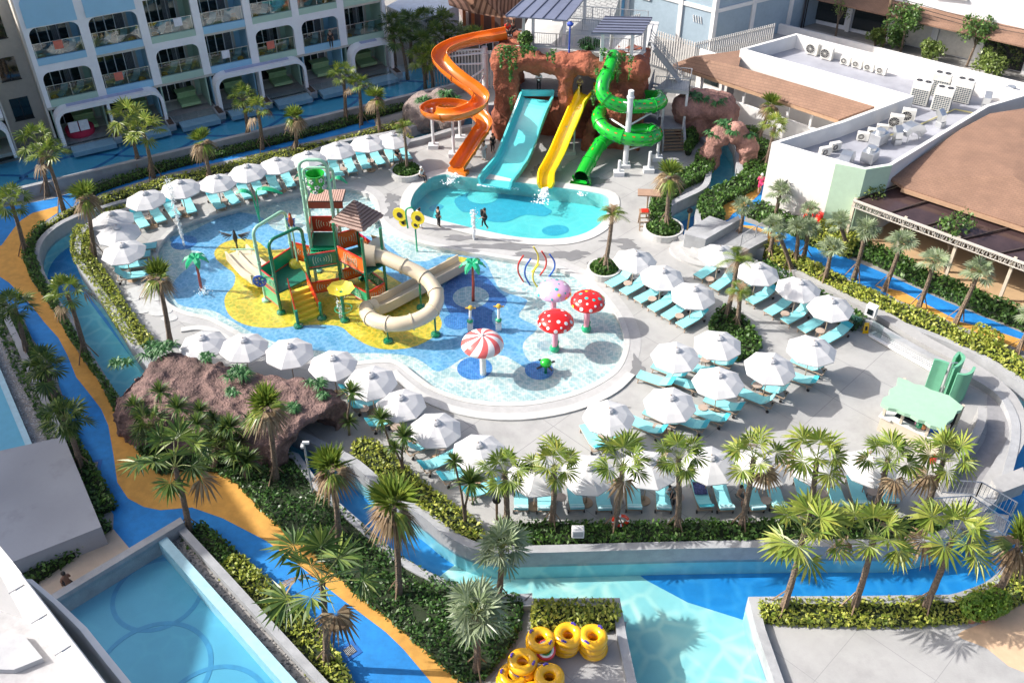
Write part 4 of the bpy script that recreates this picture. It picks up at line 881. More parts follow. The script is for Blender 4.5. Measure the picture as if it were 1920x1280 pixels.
for x in (-.45,.45): m.box(Q1+ub*(7.1+x)+nb*.09+Vector((0,0,3.9)),(.1,.1,1.7),rz=R(141))
for z in (3.05,4.75): m.box(Q1+ub*7.1+nb*.09+Vector((0,0,z)),(1.,.1,.1),rz=R(141))
m.build('window_frame',WHITE,wd)
m=MB()
for i in range(4): m.bar(Q1+ub*(1.2+i*.25)+nb*.05+Vector((0,0,2.2)),Q1+ub*(1.35+i*.25)+nb*.05+Vector((0,0,2.8)),.08,.05)
m.build('vent_grille',WHITE,bb)
m=MB(); m.tube([Q1+ua*10.6+na*.25+Vector((0,0,z)) for z in (0,13)],.09,6); m.tube([Q1+ua*10.9+na*.25+Vector((0,0,z)) for z in (0,13)],.06,6); m.build('drain_pipe',DARK,bb)
b2=thing('apartment_building','bright sky blue house wall with a dark window above the shade roof','house',(11,88,0))
Q2=Q1+ub*9.2-ua*.6
m=MB(); m.prism([Q2,Q2+ua*3,Q2+ua*3+ub*7,Q2+ub*7],0,10.5); m.build('wall',mat('sky_blue_render',(.16,.42,.66),.7,dirt=.1),b2)
m=MB(); m.box(Q2+ub*2.2+nb*.06+Vector((0,0,5.2)),(1.8,.12,1.6),rz=R(141)); m.build('window',DGL,b2)
m=MB(); 
for t in (.1,6.9): m.box(Q2+ub*t+nb*.06+Vector((0,0,5.2)),(.4,.2,10.4),rz=R(141))
m.build('white_band',WHITE,b2)
m=MB(); m.box(Q2+ub*3.8+nb*.1+Vector((0,0,5.2)),(.15,.2,10.4),rz=R(141)); m.build('drain_pipe',mat('royal_blue',(.02,.12,.55),.5),b2)
FG=mat('louvre_grey',(.50,.49,.47),.6,var=.08)
def fence(name,label,a,b,z0,z1,pitch=.22,w=.11,cat='fence',m_=None):
    a=Vector(a);b=Vector(b); r=thing(name,label,cat,(a.x,a.y,0)); L=(b-a).length; d=(b-a).normalized(); n=int(L/pitch); m=MB(); an=math.atan2(d.y,d.x)
    for i in range(n+1):
        p=a+d*(i*pitch); m.box((p.x,p.y,(z0+z1)/2),(w,.05,z1-z0),rz=an)
    m.build('slat_panel',m_ or FG,r)
    nn=Vector((-d.y,d.x,0))*.06
    for z in (z0+.2,z1-.25): MB().bar(a+nn+Vector((0,0,z)),b+nn+Vector((0,0,z)),.06,.06).build('rail',m_ or FG,r)
    return r
def gz(px,py,z): v=G(px,py,z); v.z=0; return v
FZ=3.4
fence('louvre_fence','grey louvred fence below the right face of the blue grey block',gz(1305,80,FZ),gz(1454,44,FZ),1.0,FZ)
fence('louvre_fence','pale louvred fence below the left face of the blue grey block',gz(1209,50,FZ),gz(1304,80,FZ),.4,FZ,.24)
fence('louvre_fence','pale louvred fence behind the slide tower deck',gz(1000,85,FZ),gz(1200,26,FZ),.4,FZ,.24)
fence('louvre_fence','dark shaded louvred fence between the orange slide and the rock tower',gz(800,90,FZ),gz(935,96,FZ),.2,FZ,.26)
fence('louvre_fence','grey louvred fence behind the dark palms next to the hotel',gz(722,10,FZ),gz(800,44,FZ),.2,FZ,.26)
# terracotta roofed house
TER=tiles('terracotta_corrugated',(.38,.20,.13),(.46,.26,.17),.32,rough=.7,angle=60,mortar=(.16,.08,.05),ms=.22,brickw=30,bump=1.,var=.15)
hs=thing('house','brown house with corrugated terracotta roofs and orange posts behind the slides','house',(-2,90,0))
h0=gz(905,60,3.)
def hq(px,py,z): return G(px,py,z)
m=MB(); m.prism([gz(880,72,0.),gz(960,82,0.),gz(1010,66,0),gz(1120,50,0),gz(1080,15,0),gz(860,20,0)],0,3.6); m.build('wall',mat('brown_wall',(.16,.11,.10),.8,var=.1),hs)
for k,(ps) in enumerate([[(880,-30,6.6),(942,32,3.9),(893,24,3.9),(838,-40,6.2)],[(880,-30,6.6),(942,32,3.9),(930,-2,5.4),(938,-42,6.4)],[(930,-5,5.6),(934,28,4.0),(962,36,3.9),(1040,-10,5.2),(985,-40,6.2)],[(842,8,3.9),(890,24,3.8),(885,6,4.4),(838,-10,4.4)]]):
    m=MB(); T=[hq(*q) for q in ps]; n=len(T); vs=[tuple(p) for p in T]+[(p[0],p[1],p[2]-.12) for p in T]; m.add(vs,[tuple(range(n)),tuple(range(2*n-1,n-1,-1))]+[(i,n+i,n+(i+1)%n,(i+1)%n) for i in range(n)]); m.build('roof',TER,hs)
OR=mat('orange_post',(.52,.17,.06),.6)
for x,y in [(888,78),(905,80),(925,83),(942,86),(962,86),(1018,68),(872,74)]:
    g0=gz(x,y,.0); m=MB(); m.box((g0.x,g0.y-.25,1.9),(.28,.28,3.8)); m.build('post',OR,hs)
for x,y in [(948,62),(985,52),(913,58)]:
    g0=gz(x,y,1.6); m=MB(); m.box((g0.x,g0.y-3.2,1.9),(1.1,.1,1.5)); wd=m.build('window',DGL,hs); m=MB(); m.box((g0.x,g0.y-3.27,1.9),(.06,.06,1.5))
    for q in (-.58,.58): m.box((g0.x+q,g0.y-3.27,1.9),(.09,.08,1.6))
    for q in (1.1,2.7): m.box((g0.x,g0.y-3.27,q),(1.25,.08,.09))
    m.build('window_frame',WHITE,wd)
GRF=tiles('grey_roof_tile',(.34,.35,.34),(.42,.42,.40),.4,rough=.8,angle=30,mortar=(.2,.2,.2),ms=.1,brickw=1.5,bump=.6,offs=.5)
gr=thing('house','grey tiled low roof house left of the sky blue wall','house',(6,88,0))
m=MB(); T=[hq(1062,42,3.6),hq(1150,38,3.6),hq(1165,-20,4.6),hq(1070,-20,4.6)]; vs=[tuple(p) for p in T]+[(p[0],p[1],0) for p in T]; m.add(vs,[(0,1,2,3),(0,4,5,1),(1,5,6,2),(2,6,7,3),(3,7,4,0)]); m.build('roof',GRF,gr)
gs=thing('house','pale blue grey shed roof with striped metal sheets beside the dark palms','shed',(-12,95,0))
m=MB(); T=[hq(725,12,3.),hq(790,40,3.),hq(860,10,3.4),hq(800,-30,3.6)]; vs=[tuple(p) for p in T]+[(p[0],p[1],0) for p in T]; m.add(vs,[(0,1,2,3),(0,4,5,1),(1,5,6,2),(2,6,7,3),(3,7,4,0)]); m.build('roof',mat('shed_metal',(.50,.56,.64),.5,dirt=.2),gs)
# =============== ROCKS, SLIDE TOWER, SLIDES ===============
def tex(name,size,kind='CLOUDS'):
    t=bpy.data.textures.new(name,kind); t.noise_scale=size; 
    if kind=='CLOUDS': t.noise_depth=4
    return t
TX1=tex('rock_noise_large',1.3); TX3=tex('rock_noise_grain',.28); TX2=tex('rock_noise_fine',.8,'MUSGRAVE'); TX2.musgrave_type='RIDGED_MULTIFRACTAL'; TX2.noise_intensity=.5
def rocky(o,vox,d1,d2):
    r=o.modifiers.new('remesh','REMESH'); r.mode='VOXEL'; r.voxel_size=vox; r.use_smooth_shade=True
    for t,s in ((TX1,d1),(TX2,d2),(TX3,d2*.32)):
        m=o.modifiers.new('displace','DISPLACE'); m.texture=t; m.strength=s; m.mid_level=.5; m.texture_coords='GLOBAL'
    return o
RED=mat('red_rock',(.30,.092,.048),.85,var=.3,scale=.9,bump=.9,bscale=6,dirt=.4)
PINK=mat('pink_rock',(.20,.125,.108),.85,var=.55,scale=1.8,bump=1.0,bscale=9,dirt=.4)
GRK=mat('grey_brown_rock',(.24,.19,.17),.85,var=.35,scale=1.5,bump=.9,bscale=6)
FERN=mat('fern_leaf',(.05,.16,.05),.5,var=.2,island=[(.05,.16,.05),(.10,.26,.08),(.03,.11,.03)],transl=.3)
def blades(mb,c,n,L,w,rs,droop=.5,up=.6,mi=0):
    """tuft of arching leaf blades"""
    for k in range(n):
        a=rs.rand()*6.283; e=up*(.4+.8*rs.rand()); l=L*(.7+.5*rs.rand()); d=Vector((math.cos(a),math.sin(a),0)); sd=Vector((-d.y,d.x,0))
        p0=Vector(c); p1=p0+d*l*.45+Vector((0,0,l*.5*e)); p2=p0+d*l+Vector((0,0,l*(.5*e-droop*.6)))
        mb.add([p0-sd*w*.3,p0+sd*w*.3,p1+sd*w*.5,p1-sd*w*.5,p2],[(0,1,2,3),(3,2,4)],mi)
def tuft(label,c,n,L,w,seed,m=None,name='fern',cat='fern',clump=.3,cn=3,group=None):
    rs=np.random.RandomState(seed); mb=MB()
    for k in range(cn): blades(mb,Vector(c)+Vector(((rs.rand()-.5)*clump*2,(rs.rand()-.5)*clump*2,0)),n,L,w,rs)
    return props(mb.build(name,m or FERN),label,cat,group)
# tunnel rock
tr=[G(258,702,2.0),G(325,722,2.0),G(420,740,2.0),G(495,754,2.0),G(545,764,2.0),G(580,785,2.0)]
for p in tr: p.z=0
path=smooth(tr,5,False)
def tprof(t):
    w=2.75+.2*math.sin(t*7+1)-.55*max(0,t-.7)/.3-.5*max(0,.12-t)/.12; h=2.0+.12*math.sin(t*11); o=[];i_=[]
    for k in range(15):
        a=math.pi*k/14; c,s=math.cos(a),math.sin(a)
        o.append((w*math.copysign(abs(c)**.42,c),h*abs(s)**.42)); i_.append((1.55*math.copysign(abs(c)**.8,c),1.5*abs(s)**.8))
    o[0]=(o[0][0],-.3); o[-1]=(o[-1][0],-.3); i_[0]=(i_[0][0],-1.3); i_[-1]=(i_[-1][0],-1.3)
    return o+list(reversed(i_))
m=MB(); m.sweep(path,tprof,closedprof=True,cap=True)
rk=m.build('rock_tunnel',PINK); props(rk,'long pinkish brown rock tunnel over the lazy river on the left','rock tunnel'); rocky(rk,.09,.45,.27)
for k,(x,y,z,s,n,lb) in enumerate([(289,655,2.0,1.1,4,'fern clump at the far left top edge of the rock tunnel'),(385,672,2.5,.6,2,'small fern tuft on the far top edge of the rock tunnel'),(445,698,2.2,1.0,5,'fern clump in the middle of the rock tunnel top'),(437,735,2.6,.5,2,'small fern patch below the middle clump on the rock'),(590,722,2.1,.7,3,'fern clump by the upper right rim of the tunnel mouth'),(608,738,2.0,.5,2,'fern on the right shoulder of the tunnel mouth'),(548,762,2.1,.6,3,'fern growing over the lower rim of the tunnel mouth'),(228,680,1.7,.8,4,'fern hanging at the left end of the rock tunnel'),(520,790,1.8,.8,3,'fern trailing down the near side of the tunnel mouth'),(310,652,2.4,.8,3,'low green tuft beside the far left fern clump')]):
    tuft(lb,G(x,y,z),22,.48*s+.12,.08,30+k,clump=.45*s,cn=n+2)
def blobrock(name,label,bl,m_,vox=.16,d=(.5,.2),cat='rock'):
    mb=MB()
    for c,r,sc in bl: mb.sph(c,r,12,8,sc=sc)
    o=mb.build(name,m_); props(o,label,cat); return rocky(o,vox,*d)
blobrock('rock','grey brown boulder with small plants left of the orange slide',[(G(800,212,.6),1.9,(1,.8,.9)),(G(828,210,.8),1.8,(1,.8,1.)),(G(842,225,.4),1.3,(1,.9,1)),(G(790,225,.3),1.2,(1,1,1))],GRK)
for k,(x,y,z,lb) in enumerate([(793,188,2.2,'green plant on the left top of the grey boulder'),(832,175,2.6,'green plant on the top of the grey boulder'),(818,200,2.,'green plant on the front of the grey boulder'),(846,184,2.3,'green plant on the right shoulder of the grey boulder')]): tuft(lb,G(x,y,z),22,.7,.12,60+k)
# arch over the channel
ar=[]
for k in range(13):
    a=math.pi*k/12; p0=G(1330,300,0); p1=G(1400,310,0); c=(p0+p1)/2; w=(p1-p0).length/2
    ar.append(Vector((c.x-w*math.cos(a),c.y+(p1.y-p0.y)/2*-math.cos(a),-.4+2.9*math.sin(a)**.7)))
m=MB(); m.tube(ar,[.75+.15*math.sin(i*2.1) for i in range(13)],10); o=m.build('rock_arch',mat('salmon_rock',(.33,.175,.14),.85,var=.45,scale=1.6,bump=.9,bscale=7,dirt=.3)); props(o,'pinkish rock arch over the channel mouth near the restaurant','rock arch'); rocky(o,.13,.45,.2)
for k,(x,y,z,lb) in enumerate([(1340,252,2.3,'fern on the left shoulder of the pink rock arch'),(1362,232,2.9,'fern on top of the pink rock arch'),(1376,248,2.7,'fern drooping over the centre of the rock arch'),(1398,252,2.4,'fern on the right shoulder of the rock arch')]): tuft(lb,G(x,y,z),24,.65,.12,70+k,cn=4)
blobrock('rock_cave','dark pink cave rock behind the arch beside the stairs',[(G(1300,225,1.2),1.6,(1,1,1.3)),(G(1325,195,2.6),1.7,(1.3,1,.6)),(G(1355,215,1.8),1.3,(1,1,1)),(G(1290,200,2.6),1.3,(1,1,.8))],MATS['salmon_rock'],cat='rock')
for k,(x,y,z,lb) in enumerate([(1305,182,3.4,'fern mass on the dark cave rock'),(1345,192,3.2,'fern on the right edge of the cave rock')]): tuft(lb,G(x,y,z),26,.7,.12,80+k,cn=5,clump=.6)
# ---- tower
TA=R(-11.7); TO=Vector((-1.25,67.3,0)); tu=Vector((math.cos(TA),math.sin(TA),0)); tv=Vector((-tu.y,tu.x,0))
def TW(s,d,z): return TO+tu*s+tv*d+Vector((0,0,z))
tw=thing('slide_tower','red brown artificial rock tower carrying four water slides','slide tower',TO)
mb=MB()
def tb(s0,s1,d0,d1,z0,z1): mb.box(TW((s0+s1)/2,(d0+d1)/2,(z0+z1)/2),(s1-s0,d1-d0,z1-z0),rz=TA)
tb(-.1,1.75,0,2.6,-.3,6.9); mb.sph(TW(.8,.6,1.0),1.25,12,8,sc=(1,1,1.6)); mb.sph(TW(.7,.5,6.0),1.15,12,8,sc=(1,.9,1.1))
mb.tube([TW(s,.45,6.15+.22*math.sin(s*1.3)) for s in np.linspace(.3,10.3,20)],[.78+.1*math.sin(i*1.7) for i in range(20)],10)
mb.tube([TW(1.0,.2,5.2),TW(1.5,.1,6.1),TW(3.0,.0,6.35),TW(4.5,.0,6.2),TW(5.1,.0,5.5)],[.55,.62,.55,.62,.6],10)
mb.tube([TW(5.35,.1,6.3),TW(5.3,-.0,5),TW(5.25,-.0,3.6),TW(5.3,.3,2.0)],[.8,.62,.6,.25],10)
mb.tube([TW(5.9,.1,5.9),TW(6.8,-.1,6.25),TW(7.8,.0,5.8),TW(8.3,.2,4.5)],[.45,.55,.65,.6],10)
tb(8.4,10.9,.1,3,-.3,6.9); mb.sph(TW(9.2,.3,3.2),1.3,12,8,sc=(.9,.9,1.6)); tb(7.7,8.6,.4,2.6,-.3,6.6); mb.sph(TW(10.2,.4,6.2),1.,12,8); mb.tube([TW(8.2,.2,3.0),TW(7.3,-.1,1.6),TW(6.9,-.3,-.2)],[.8,.5,.6],10)
tb(1.,8.6,1.1,3,-.3,3.4); tb(.3,9.5,4.6,5.2,-.2,6.4)
mb.tube([TW(4.2,.7,3.2),TW(4.9,.3,1.8),TW(5.4,-.2,.0)],[.55,.5,.3],9)
ob=mb.build('rock_shell',RED,tw); rocky(ob,.15,.45,.22)
mb=MB(); tb(1.2,8.6,.9,4.6,3.35,3.72); tb(1.,9,4.3,4.55,3.7,6.6); ff=mb.build('slide_platform',mat('platform_concrete',(.33,.33,.35),.8,var=.15),tw)
mb=MB(); tb(1.2,10.6,1.2,7.5,6.55,6.85); tb(9.5,11.,4,8.,6.5,6.8); mb.build('deck_floor',CONCL,tw)
def railing(name,label,pts,h=.95,parent=None,m_=GREYP,post=1.2,bars=True,cat='railing'):
    mb=MB(); pts=[Vector(p) for p in pts]
    for a,b in zip(pts[:-1],pts[1:]):
        L=(b-a).length
        for f in ([1,.75,.5,.25] if bars=='h' else [1,.12]): mb.bar(a+Vector((0,0,h*f)),b+Vector((0,0,h*f)),.04)
        n=max(1,int(L/post))
        for k in range(n+1): p=a.lerp(b,k/n); mb.bar(p,p+Vector((0,0,h)),.05)
        if bars is True:
            n=int(L/.16)
            for k in range(n): p=a.lerp(b,(k+.5)/n); mb.bar(p+Vector((0,0,.1)),p+Vector((0,0,h)),.018)
    o=mb.build(name,m_,parent); 
    if parent is None: props(o,label,cat)
    return o
railing('deck_railing','',[TW(2.6,1.4,6.9),TW(4.2,1.5,6.9),TW(9.4,1.6,6.9),TW(10.2,2.6,6.9)],parent=tw,bars=True)
railing('deck_railing','',[TW(3.2,7.2,6.9),TW(10.2,7.2,6.9)],parent=tw)
railing('deck_railing','',[TW(4.4,1.6,6.9),TW(4.4,4.6,6.9),TW(8,4.6,6.9)],parent=tw)
PV_=mat('grey_metal_roof',(.20,.22,.30),.35,metal=.3,var=.08,dirt=.15)
def canopy(label,cor,z,posts,seams,flip=False):
    c=[Vector(G(x,y,z+dz)) for x,y,dz in cor]; r=thing('shade_canopy',label,'canopy',(c[0].x,c[0].y,0))
    mb=MB(); mb.add(c+[p-Vector((0,0,.1)) for p in c],[(0,1,2,3),(7,6,5,4),(0,4,5,1),(1,5,6,2),(2,6,7,3),(3,7,4,0)]); mb.build('roof_panel',PV_,r)
    mb=MB()
    for k in range(seams+1):
        t=k/seams; a,b=(c[0].lerp(c[1],t),c[3].lerp(c[2],t)) if not flip else (c[0].lerp(c[3],t),c[1].lerp(c[2],t)); mb.bar(a+Vector((0,0,.03)),b+Vector((0,0,.03)),.07,.06)
    mb.build('roof_seam',mat('dark_seam',(.10,.11,.15),.5),r)
    for (u,v) in posts:
        p=c[0].lerp(c[1],u).lerp(c[3].lerp(c[2],u),v); mb=MB(); mb.box((p.x,p.y,(6.8+p.z-.1)/2),(.22,.22,p.z-.1-6.8)); mb.build('post',WHITE,r)
    return r
canopy('large blue grey metal shade canopy on white posts above the slide deck',[(948,30,-.1),(1064,38,-.1),(1115,-26,.2),(1020,-34,.2)],9.2,[(.22,.12),(.38,.12),(.9,.12),(.3,.85),(.9,.85)],5)
canopy('smaller blue grey ribbed shade canopy at the right of the slide deck',[(1109,62,-.1),(1204,64,-.1),(1223,34,.1),(1134,32,.1)],9.0,[(.2,.1),(.8,.1),(.2,.9),(.9,.9)],6,True)
# blue lamp post on deck
mb=MB(); mb.tube([G(1067,100,6.9),Vector((G(1067,100,6.9).x,G(1067,100,6.9).y,9.))],.06,8); mb.lathe([(.2,0),(.25,.15),(.06,.3)],Vector((G(1067,100,6.9).x,G(1067,100,6.9).y,8.9)),8); props(mb.build('post',mat('royal_blue_post',(.02,.06,.35),.5)),'dark blue post with a flared cap on the tower deck','post')
# vines
VN=mat('vine_green',(.06,.20,.04),.55,island=[(.05,.16,.03),(.12,.30,.06),(.03,.10,.02)],transl=.25)
for k,(x,y0,y1,w) in enumerate([(939,84,126,.35),(949,84,108,.4),(957,84,152,.4),(967,88,130,.35),(981,82,106,.45),(990,84,100,.4),(1000,86,104,.4),(1038,92,117,.35),(1026,98,112,.15),(1132,90,104,.4),(1145,97,104,.3),(1161,99,152,.3),(1171,100,115,.3),(1183,104,146,.25),(1120,127,157,.25),(1134,122,132,.2),(1113,168,196,.25),(959,180,208,.25),(1118,265,290,.25)]):
    rs=np.random.RandomState(200+k); X=(x-960)/F*80; 
    Y=TO.y+(X-TO.x)*math.tan(TA)-.55; a=PV(x,y0,Y); b=PV(x,y1,Y); n=int(70*w/.3*max(.6,(a.z-b.z)))
    t=rs.rand(n)**1.2; wd=w*(1-t*.75); P=np.stack([a.x+rs.normal(size=n)*wd*.45,np.full(n,Y)-rs.rand(n)*.25,a.z+(b.z-a.z)*t],1)
    V,Q=leafcloud(P,np.tile([0,-.8,.3],(n,1)),.17,rs,.6); mb=MB(); mb.arr(V,Q)
    props(mb.build('hanging_vine',VN),ORD[k]+' green vine hanging on the red rock tower counted from the left top','vine',group='vines hanging on the rock tower')
# stairs on the right of the tower
st=thing('access_stairs','grey steel stairs with railings climbing the right side of the slide tower','stairs',G(1262,286,0))
mb=MB()
l1=[G(1228,166,4.1),G(1292,172,4.1),G(1295,152,4.1),G(1250,148,4.1)]; mb.prism(l1,3.85,4.1); landing=mb.build('landing',CONCL,st)
railing('railing','',[l1[0],l1[1],l1[2],l1[3]],parent=st,bars=True)
def flight(a,b,w,n,name='step',mt=None,rail=True):
    a=Vector(a);b=Vector(b); d=b-a; h=Vector((d.x,d.y,0)); sd=Vector((-h.y,h.x,0)).normalized()
    for k in range(n):
        p=a.lerp(b,(k+.5)/n); q=MB(); q.box(p,(h.length/n*1.1,w,.07),rz=math.atan2(h.y,h.x)); q.build(name,mt or CONC,st)
    for s in (-1,1):
        q=MB(); q.bar(a+sd*s*w/2,b+sd*s*w/2,.08,.3); q.build('stringer',GREYP,st)
        if rail: railing('railing','',[a+sd*s*w/2,b+sd*s*w/2],parent=st,bars='h' )
flight(TW(10.9,3.5,6.75),(l1[3]+l1[2])/2+Vector((0,.2,.0)),1.3,16)
flight((l1[0]+l1[3])/2,Vector(TW(11.3,1.5,2.1)),1.2,10)
lp=[G(1240,240,1.35),G(1281,240,1.35),G(1279,217,1.35),G(1243,217,1.35)]
mb=MB(); mb.prism(lp,1.1,1.35); mb.build('landing',CONC,st)
b0_=(G(1243,286,0)+G(1282,286,0))/2; t0_=(lp[0]+lp[1])/2
flight(t0_+Vector((0,0,-.05)),b0_+Vector((0,0,.1)),(lp[1]-lp[0]).length,7,mt=WOODP)
for p in (lp[0],lp[1],lp[2],lp[3]): mb=MB(); mb.box((p.x,p.y,2.0),(.16,.16,4.)); mb.build('post',WHITE,st)
# ---- slides
def arcprof(r,a0,a1,n=12,th=.05):
    o=[(r*math.sin(a),-r*math.cos(a)) for a in np.linspace(a0,a1,n)]; i_=[((r-th)*math.sin(a),-(r-th)*math.cos(a)) for a in np.linspace(a1,a0,n)]
    return [(a,b+r) for a,b in o+i_]
def spath(px,n=6): return smooth([G(x,y,z) for x,y,z in px],n,False)
def plastic(name,col,rough=.18): return mat(name,col,rough,var=.05,scale=1.2,coat=.5,dirt=.08)
ORP=plastic('orange_fibreglass',(.66,.17,.015)); GRP=plastic('green_fibreglass',(.012,.42,.035)); YEP=plastic('yellow_fibreglass',(.88,.62,.01)); TQP=plastic('turquoise_fibreglass',(.10,.56,.58))
opx=[(952,74,7.0),(935,77,6.9),(919,80,6.8),(886,86,6.5),(853,95,6.2),(832,107,5.9),(826,122,5.6),(838,140,5.3),(862,160,4.9),(886,177,4.5),(900,193,4.1),(896,209,3.8),(875,221,3.5),(849,227,3.3),(820,226,3.1),(804,219,2.95),(816,210,2.75),(842,208,2.6),(868,212,2.45),(890,222,2.3),(905,238,2.0),(903,256,1.55),(889,279,1.0),(873,303,.5),(860,322,.12)]
osl=thing('water_slide','orange open trough slide spiralling down on the left of the rock tower','water slide',G(858,322,0))
P_=spath(opx); m=MB(); m.sweep(P_,arcprof(.62,-1.75,1.75,14),closedprof=True,cap=True); m.build('trough',ORP,osl,sm=True)
def flanges(P_,r,a0,a1,step,m_,par,full=False,name='flange'):
    L=0
    for i in range(1,len(P_)-1):
        L+=(P_[i]-P_[i-1]).length
        if L>step:
            L=0; d=(P_[i+1]-P_[i-1]).normalized(); m=MB(); m.sweep([P_[i]-d*.035,P_[i]+d*.035],[(a,b-.05 if not full else b) for a,b in arcprof(r+.05,a0,a1,16,.07)],closedprof=True,cap=True); m.build(name,m_,par,sm=True)
flanges(P_,.62,-1.75,1.75,1.9,ORP,osl)
m=MB(); d=(P_[-1]-P_[-4]).normalized(); m.box(P_[-1]-Vector((0,0,-.05)),(1.5,.5,.3),rz=math.atan2(d.y,d.x)+math.pi/2); m.build('outlet',ORP,osl)
gpx=[(1150,118,6.3),(1147,128,6.2),(1141,146,5.8),(1130,168,5.3),(1130,190,4.7),(1145,204,4.3),(1170,212,3.95),(1200,212,3.6),(1226,209,3.5),(1238,202,3.4),(1228,194,3.3),(1206,194,3.15),(1180,199,3.0),(1152,205,2.85),(1130,216,2.65),(1121,234,2.4),(1132,253,2.1),(1155,266,1.9),(1185,273,1.75),(1212,273,1.65),(1229,266,1.55),(1222,257,1.45),(1200,256,1.35),(1172,261,1.25),(1145,268,1.1),(1125,282,.85),(1110,305,.5),(1098,326,.2),(1089,344,.05)]
gsl=thing('water_slide','green closed tube slide coiling down the right side of the rock tower','water slide',G(1089,345,0))
GP=spath(gpx); 
def up(P_,dz): return [p+Vector((0,0,dz)) for p in P_]
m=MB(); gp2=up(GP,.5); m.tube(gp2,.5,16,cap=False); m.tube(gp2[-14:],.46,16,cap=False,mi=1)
dash=[1,2,3]
L=0
for i in range(14,len(gp2)-12):
    L+=(gp2[i]-gp2[i-1]).length
    if L<.42: continue
    L=0; d=(gp2[i+1]-gp2[i-1]).normalized(); x=d.cross(Vector((0,0,1))).normalized(); y=x.cross(d)
    for q,a in enumerate((-2.6,-.5,.15,.8,1.45)):
        nrm=x*math.cos(a)+y*math.sin(a); M=Matrix((d,d.cross(nrm),nrm)).transposed().to_4x4(); m.box(gp2[i]+nrm*.497,(.2,.07,.02),M=M,mi=2+(q+i)%3)
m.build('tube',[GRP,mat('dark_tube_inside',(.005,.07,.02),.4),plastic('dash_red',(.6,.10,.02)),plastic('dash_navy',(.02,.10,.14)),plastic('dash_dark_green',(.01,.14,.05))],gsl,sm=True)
L=0
for i in range(1,len(gp2)-1):
    L+=(gp2[i]-gp2[i-1]).length
    if L>1.9:
        L=0; d=(gp2[i+1]-gp2[i-1]).normalized(); m=MB(); m.tube([gp2[i]-d*.04,gp2[i]+d*.04],.56,18); m.build('flange',GRP,gsl,sm=True)
m=MB(); d=(gp2[-1]-gp2[-5]).normalized(); q=gp2[-1]; m.sweep([q-d*.1,q+d*.25],[(-.75,-.5),(.75,-.5),(.6,.1),(.45,.5),(0,.62),(-.45,.5),(-.6,.1)][:3]+[(.56,-.0),(.45,-.32),(-.45,-.32),(-.56,0),(-.6,.1)],closedprof=True,cap=False); m.build('outlet',GRP,gsl)
ypx=[(1099,177,3.95),(1094,183,3.85),(1084,203,3.2),(1070,235,2.3),(1056,267,1.45),(1045,292,.9),(1033,315,.5),(1025,330,.3),(1023,345,.12),(1023,352,.08)]
ysl=thing('water_slide','narrow yellow straight slide from the smaller rock opening','water slide',G(1024,350,0))
YP=spath(ypx); m=MB()
yprof=lambda t:[(-.62,.42),(-.5,.46),(-.40,.12),(-.25,.0),(.25,0),(.40,.12),(.5,.46),(.62,.42),(.62,.3),(.45,-.08),(-.45,-.08),(-.62,.3)]
m.sweep(YP,yprof,closedprof=True,cap=True); m.build('trough',YEP,ysl,sm=False,bevel=.02)
for s in (-1,1):
    p=YP[0]; m=MB(); m.prism([p+Vector((s*.5,-.2,0)),p+Vector((s*.62,-.2,0)),p+Vector((s*.62,.5,0)),p+Vector((s*.5,.5,0))],p.z,p.z+.7); m.build('entry_side',YEP,ysl)
tsl=thing('water_slide','wide turquoise straight slide from the larger rock opening','water slide',G(925,350,0))
tL=[(976,176,3.9),(972,186,3.7),(955,235,2.3),(943,265,1.6),(930,292,.95),(916,310,.55),(902,328,.3),(895,342,.12)]; tR=[(1041,177,3.9),(1037,187,3.7),(1017,235,2.3),(1006,263,1.6),(996,290,.95),(985,310,.55),(972,332,.3),(962,352,.12)]
c_=[(G(*a)+G(*b))/2+Vector((-.04,0,0)) for a,b in zip(tL,tR)]; c_=[Vector((q.x,q.y,max(.03,q.z-.42))) for q in c_]; TP=smooth(c_,6,False)
tw_=1.16
m=MB(); m.sweep(TP,[(-tw_-.1,.5),(-tw_+.06,.52),(-tw_+.12,.1),(-tw_+.25,0),(tw_-.25,0),(tw_-.12,.1),(tw_-.06,.52),(tw_+.1,.5),(tw_+.1,.38),(tw_,-.1),(-tw_,-.1),(-tw_-.1,.38)],closedprof=True,cap=True); m.build('trough',TQP,tsl,bevel=.02)
p=TP[0]; m=MB(); m.box(p+Vector((.05,.35,.35)),(2.4,.2,.5)); m.build('entry_lip',TQP,tsl,bevel=.04)
for sl,PP,sp_ in ((tsl,TP,[.35,.6,.8]),(ysl,YP,[.35,.6,.8])):
    for f in sp_:
        p=PP[int(f*(len(PP)-1))]; m=MB()
        if p.z<.55: continue
        
        for s in (-.3,.3): m.bar((p.x+s,p.y,0),(p.x+s,p.y,p.z-.08),.12)
        m.box((p.x,p.y,.12),(.9,.5,.24)); m.build('support_leg',CONCL,sl)
WP=mat('white_steel_pole',(.66,.67,.68),.35,var=.05)
def pole(sl,bx,by,ty,r,arms,foot=True):
    b=G(bx,by,0); t=PV(bx-(by-ty)*.02,ty,b.y); m=MB(); m.tube([b,Vector((b.x,b.y,t.z))],r,12); 
    if foot: m.box((b.x,b.y,.12),(.7,.7,.24))
    m.lathe([(r*1.35,0),(r*1.35,.12)],(b.x,b.y,t.z-.55),12,capt=True,capb=True); m.build('support_pole',WP,sl,sm=False)
    for z0,q,z1 in arms:
        m=MB(); m.tube([Vector((b.x,b.y,z0)),Vector(q)+Vector((0,0,z1))],.07,6); m.build('support_arm',WP,sl)
op=lambda i:G(*opx[i]); g_=lambda i:G(*gpx[i])
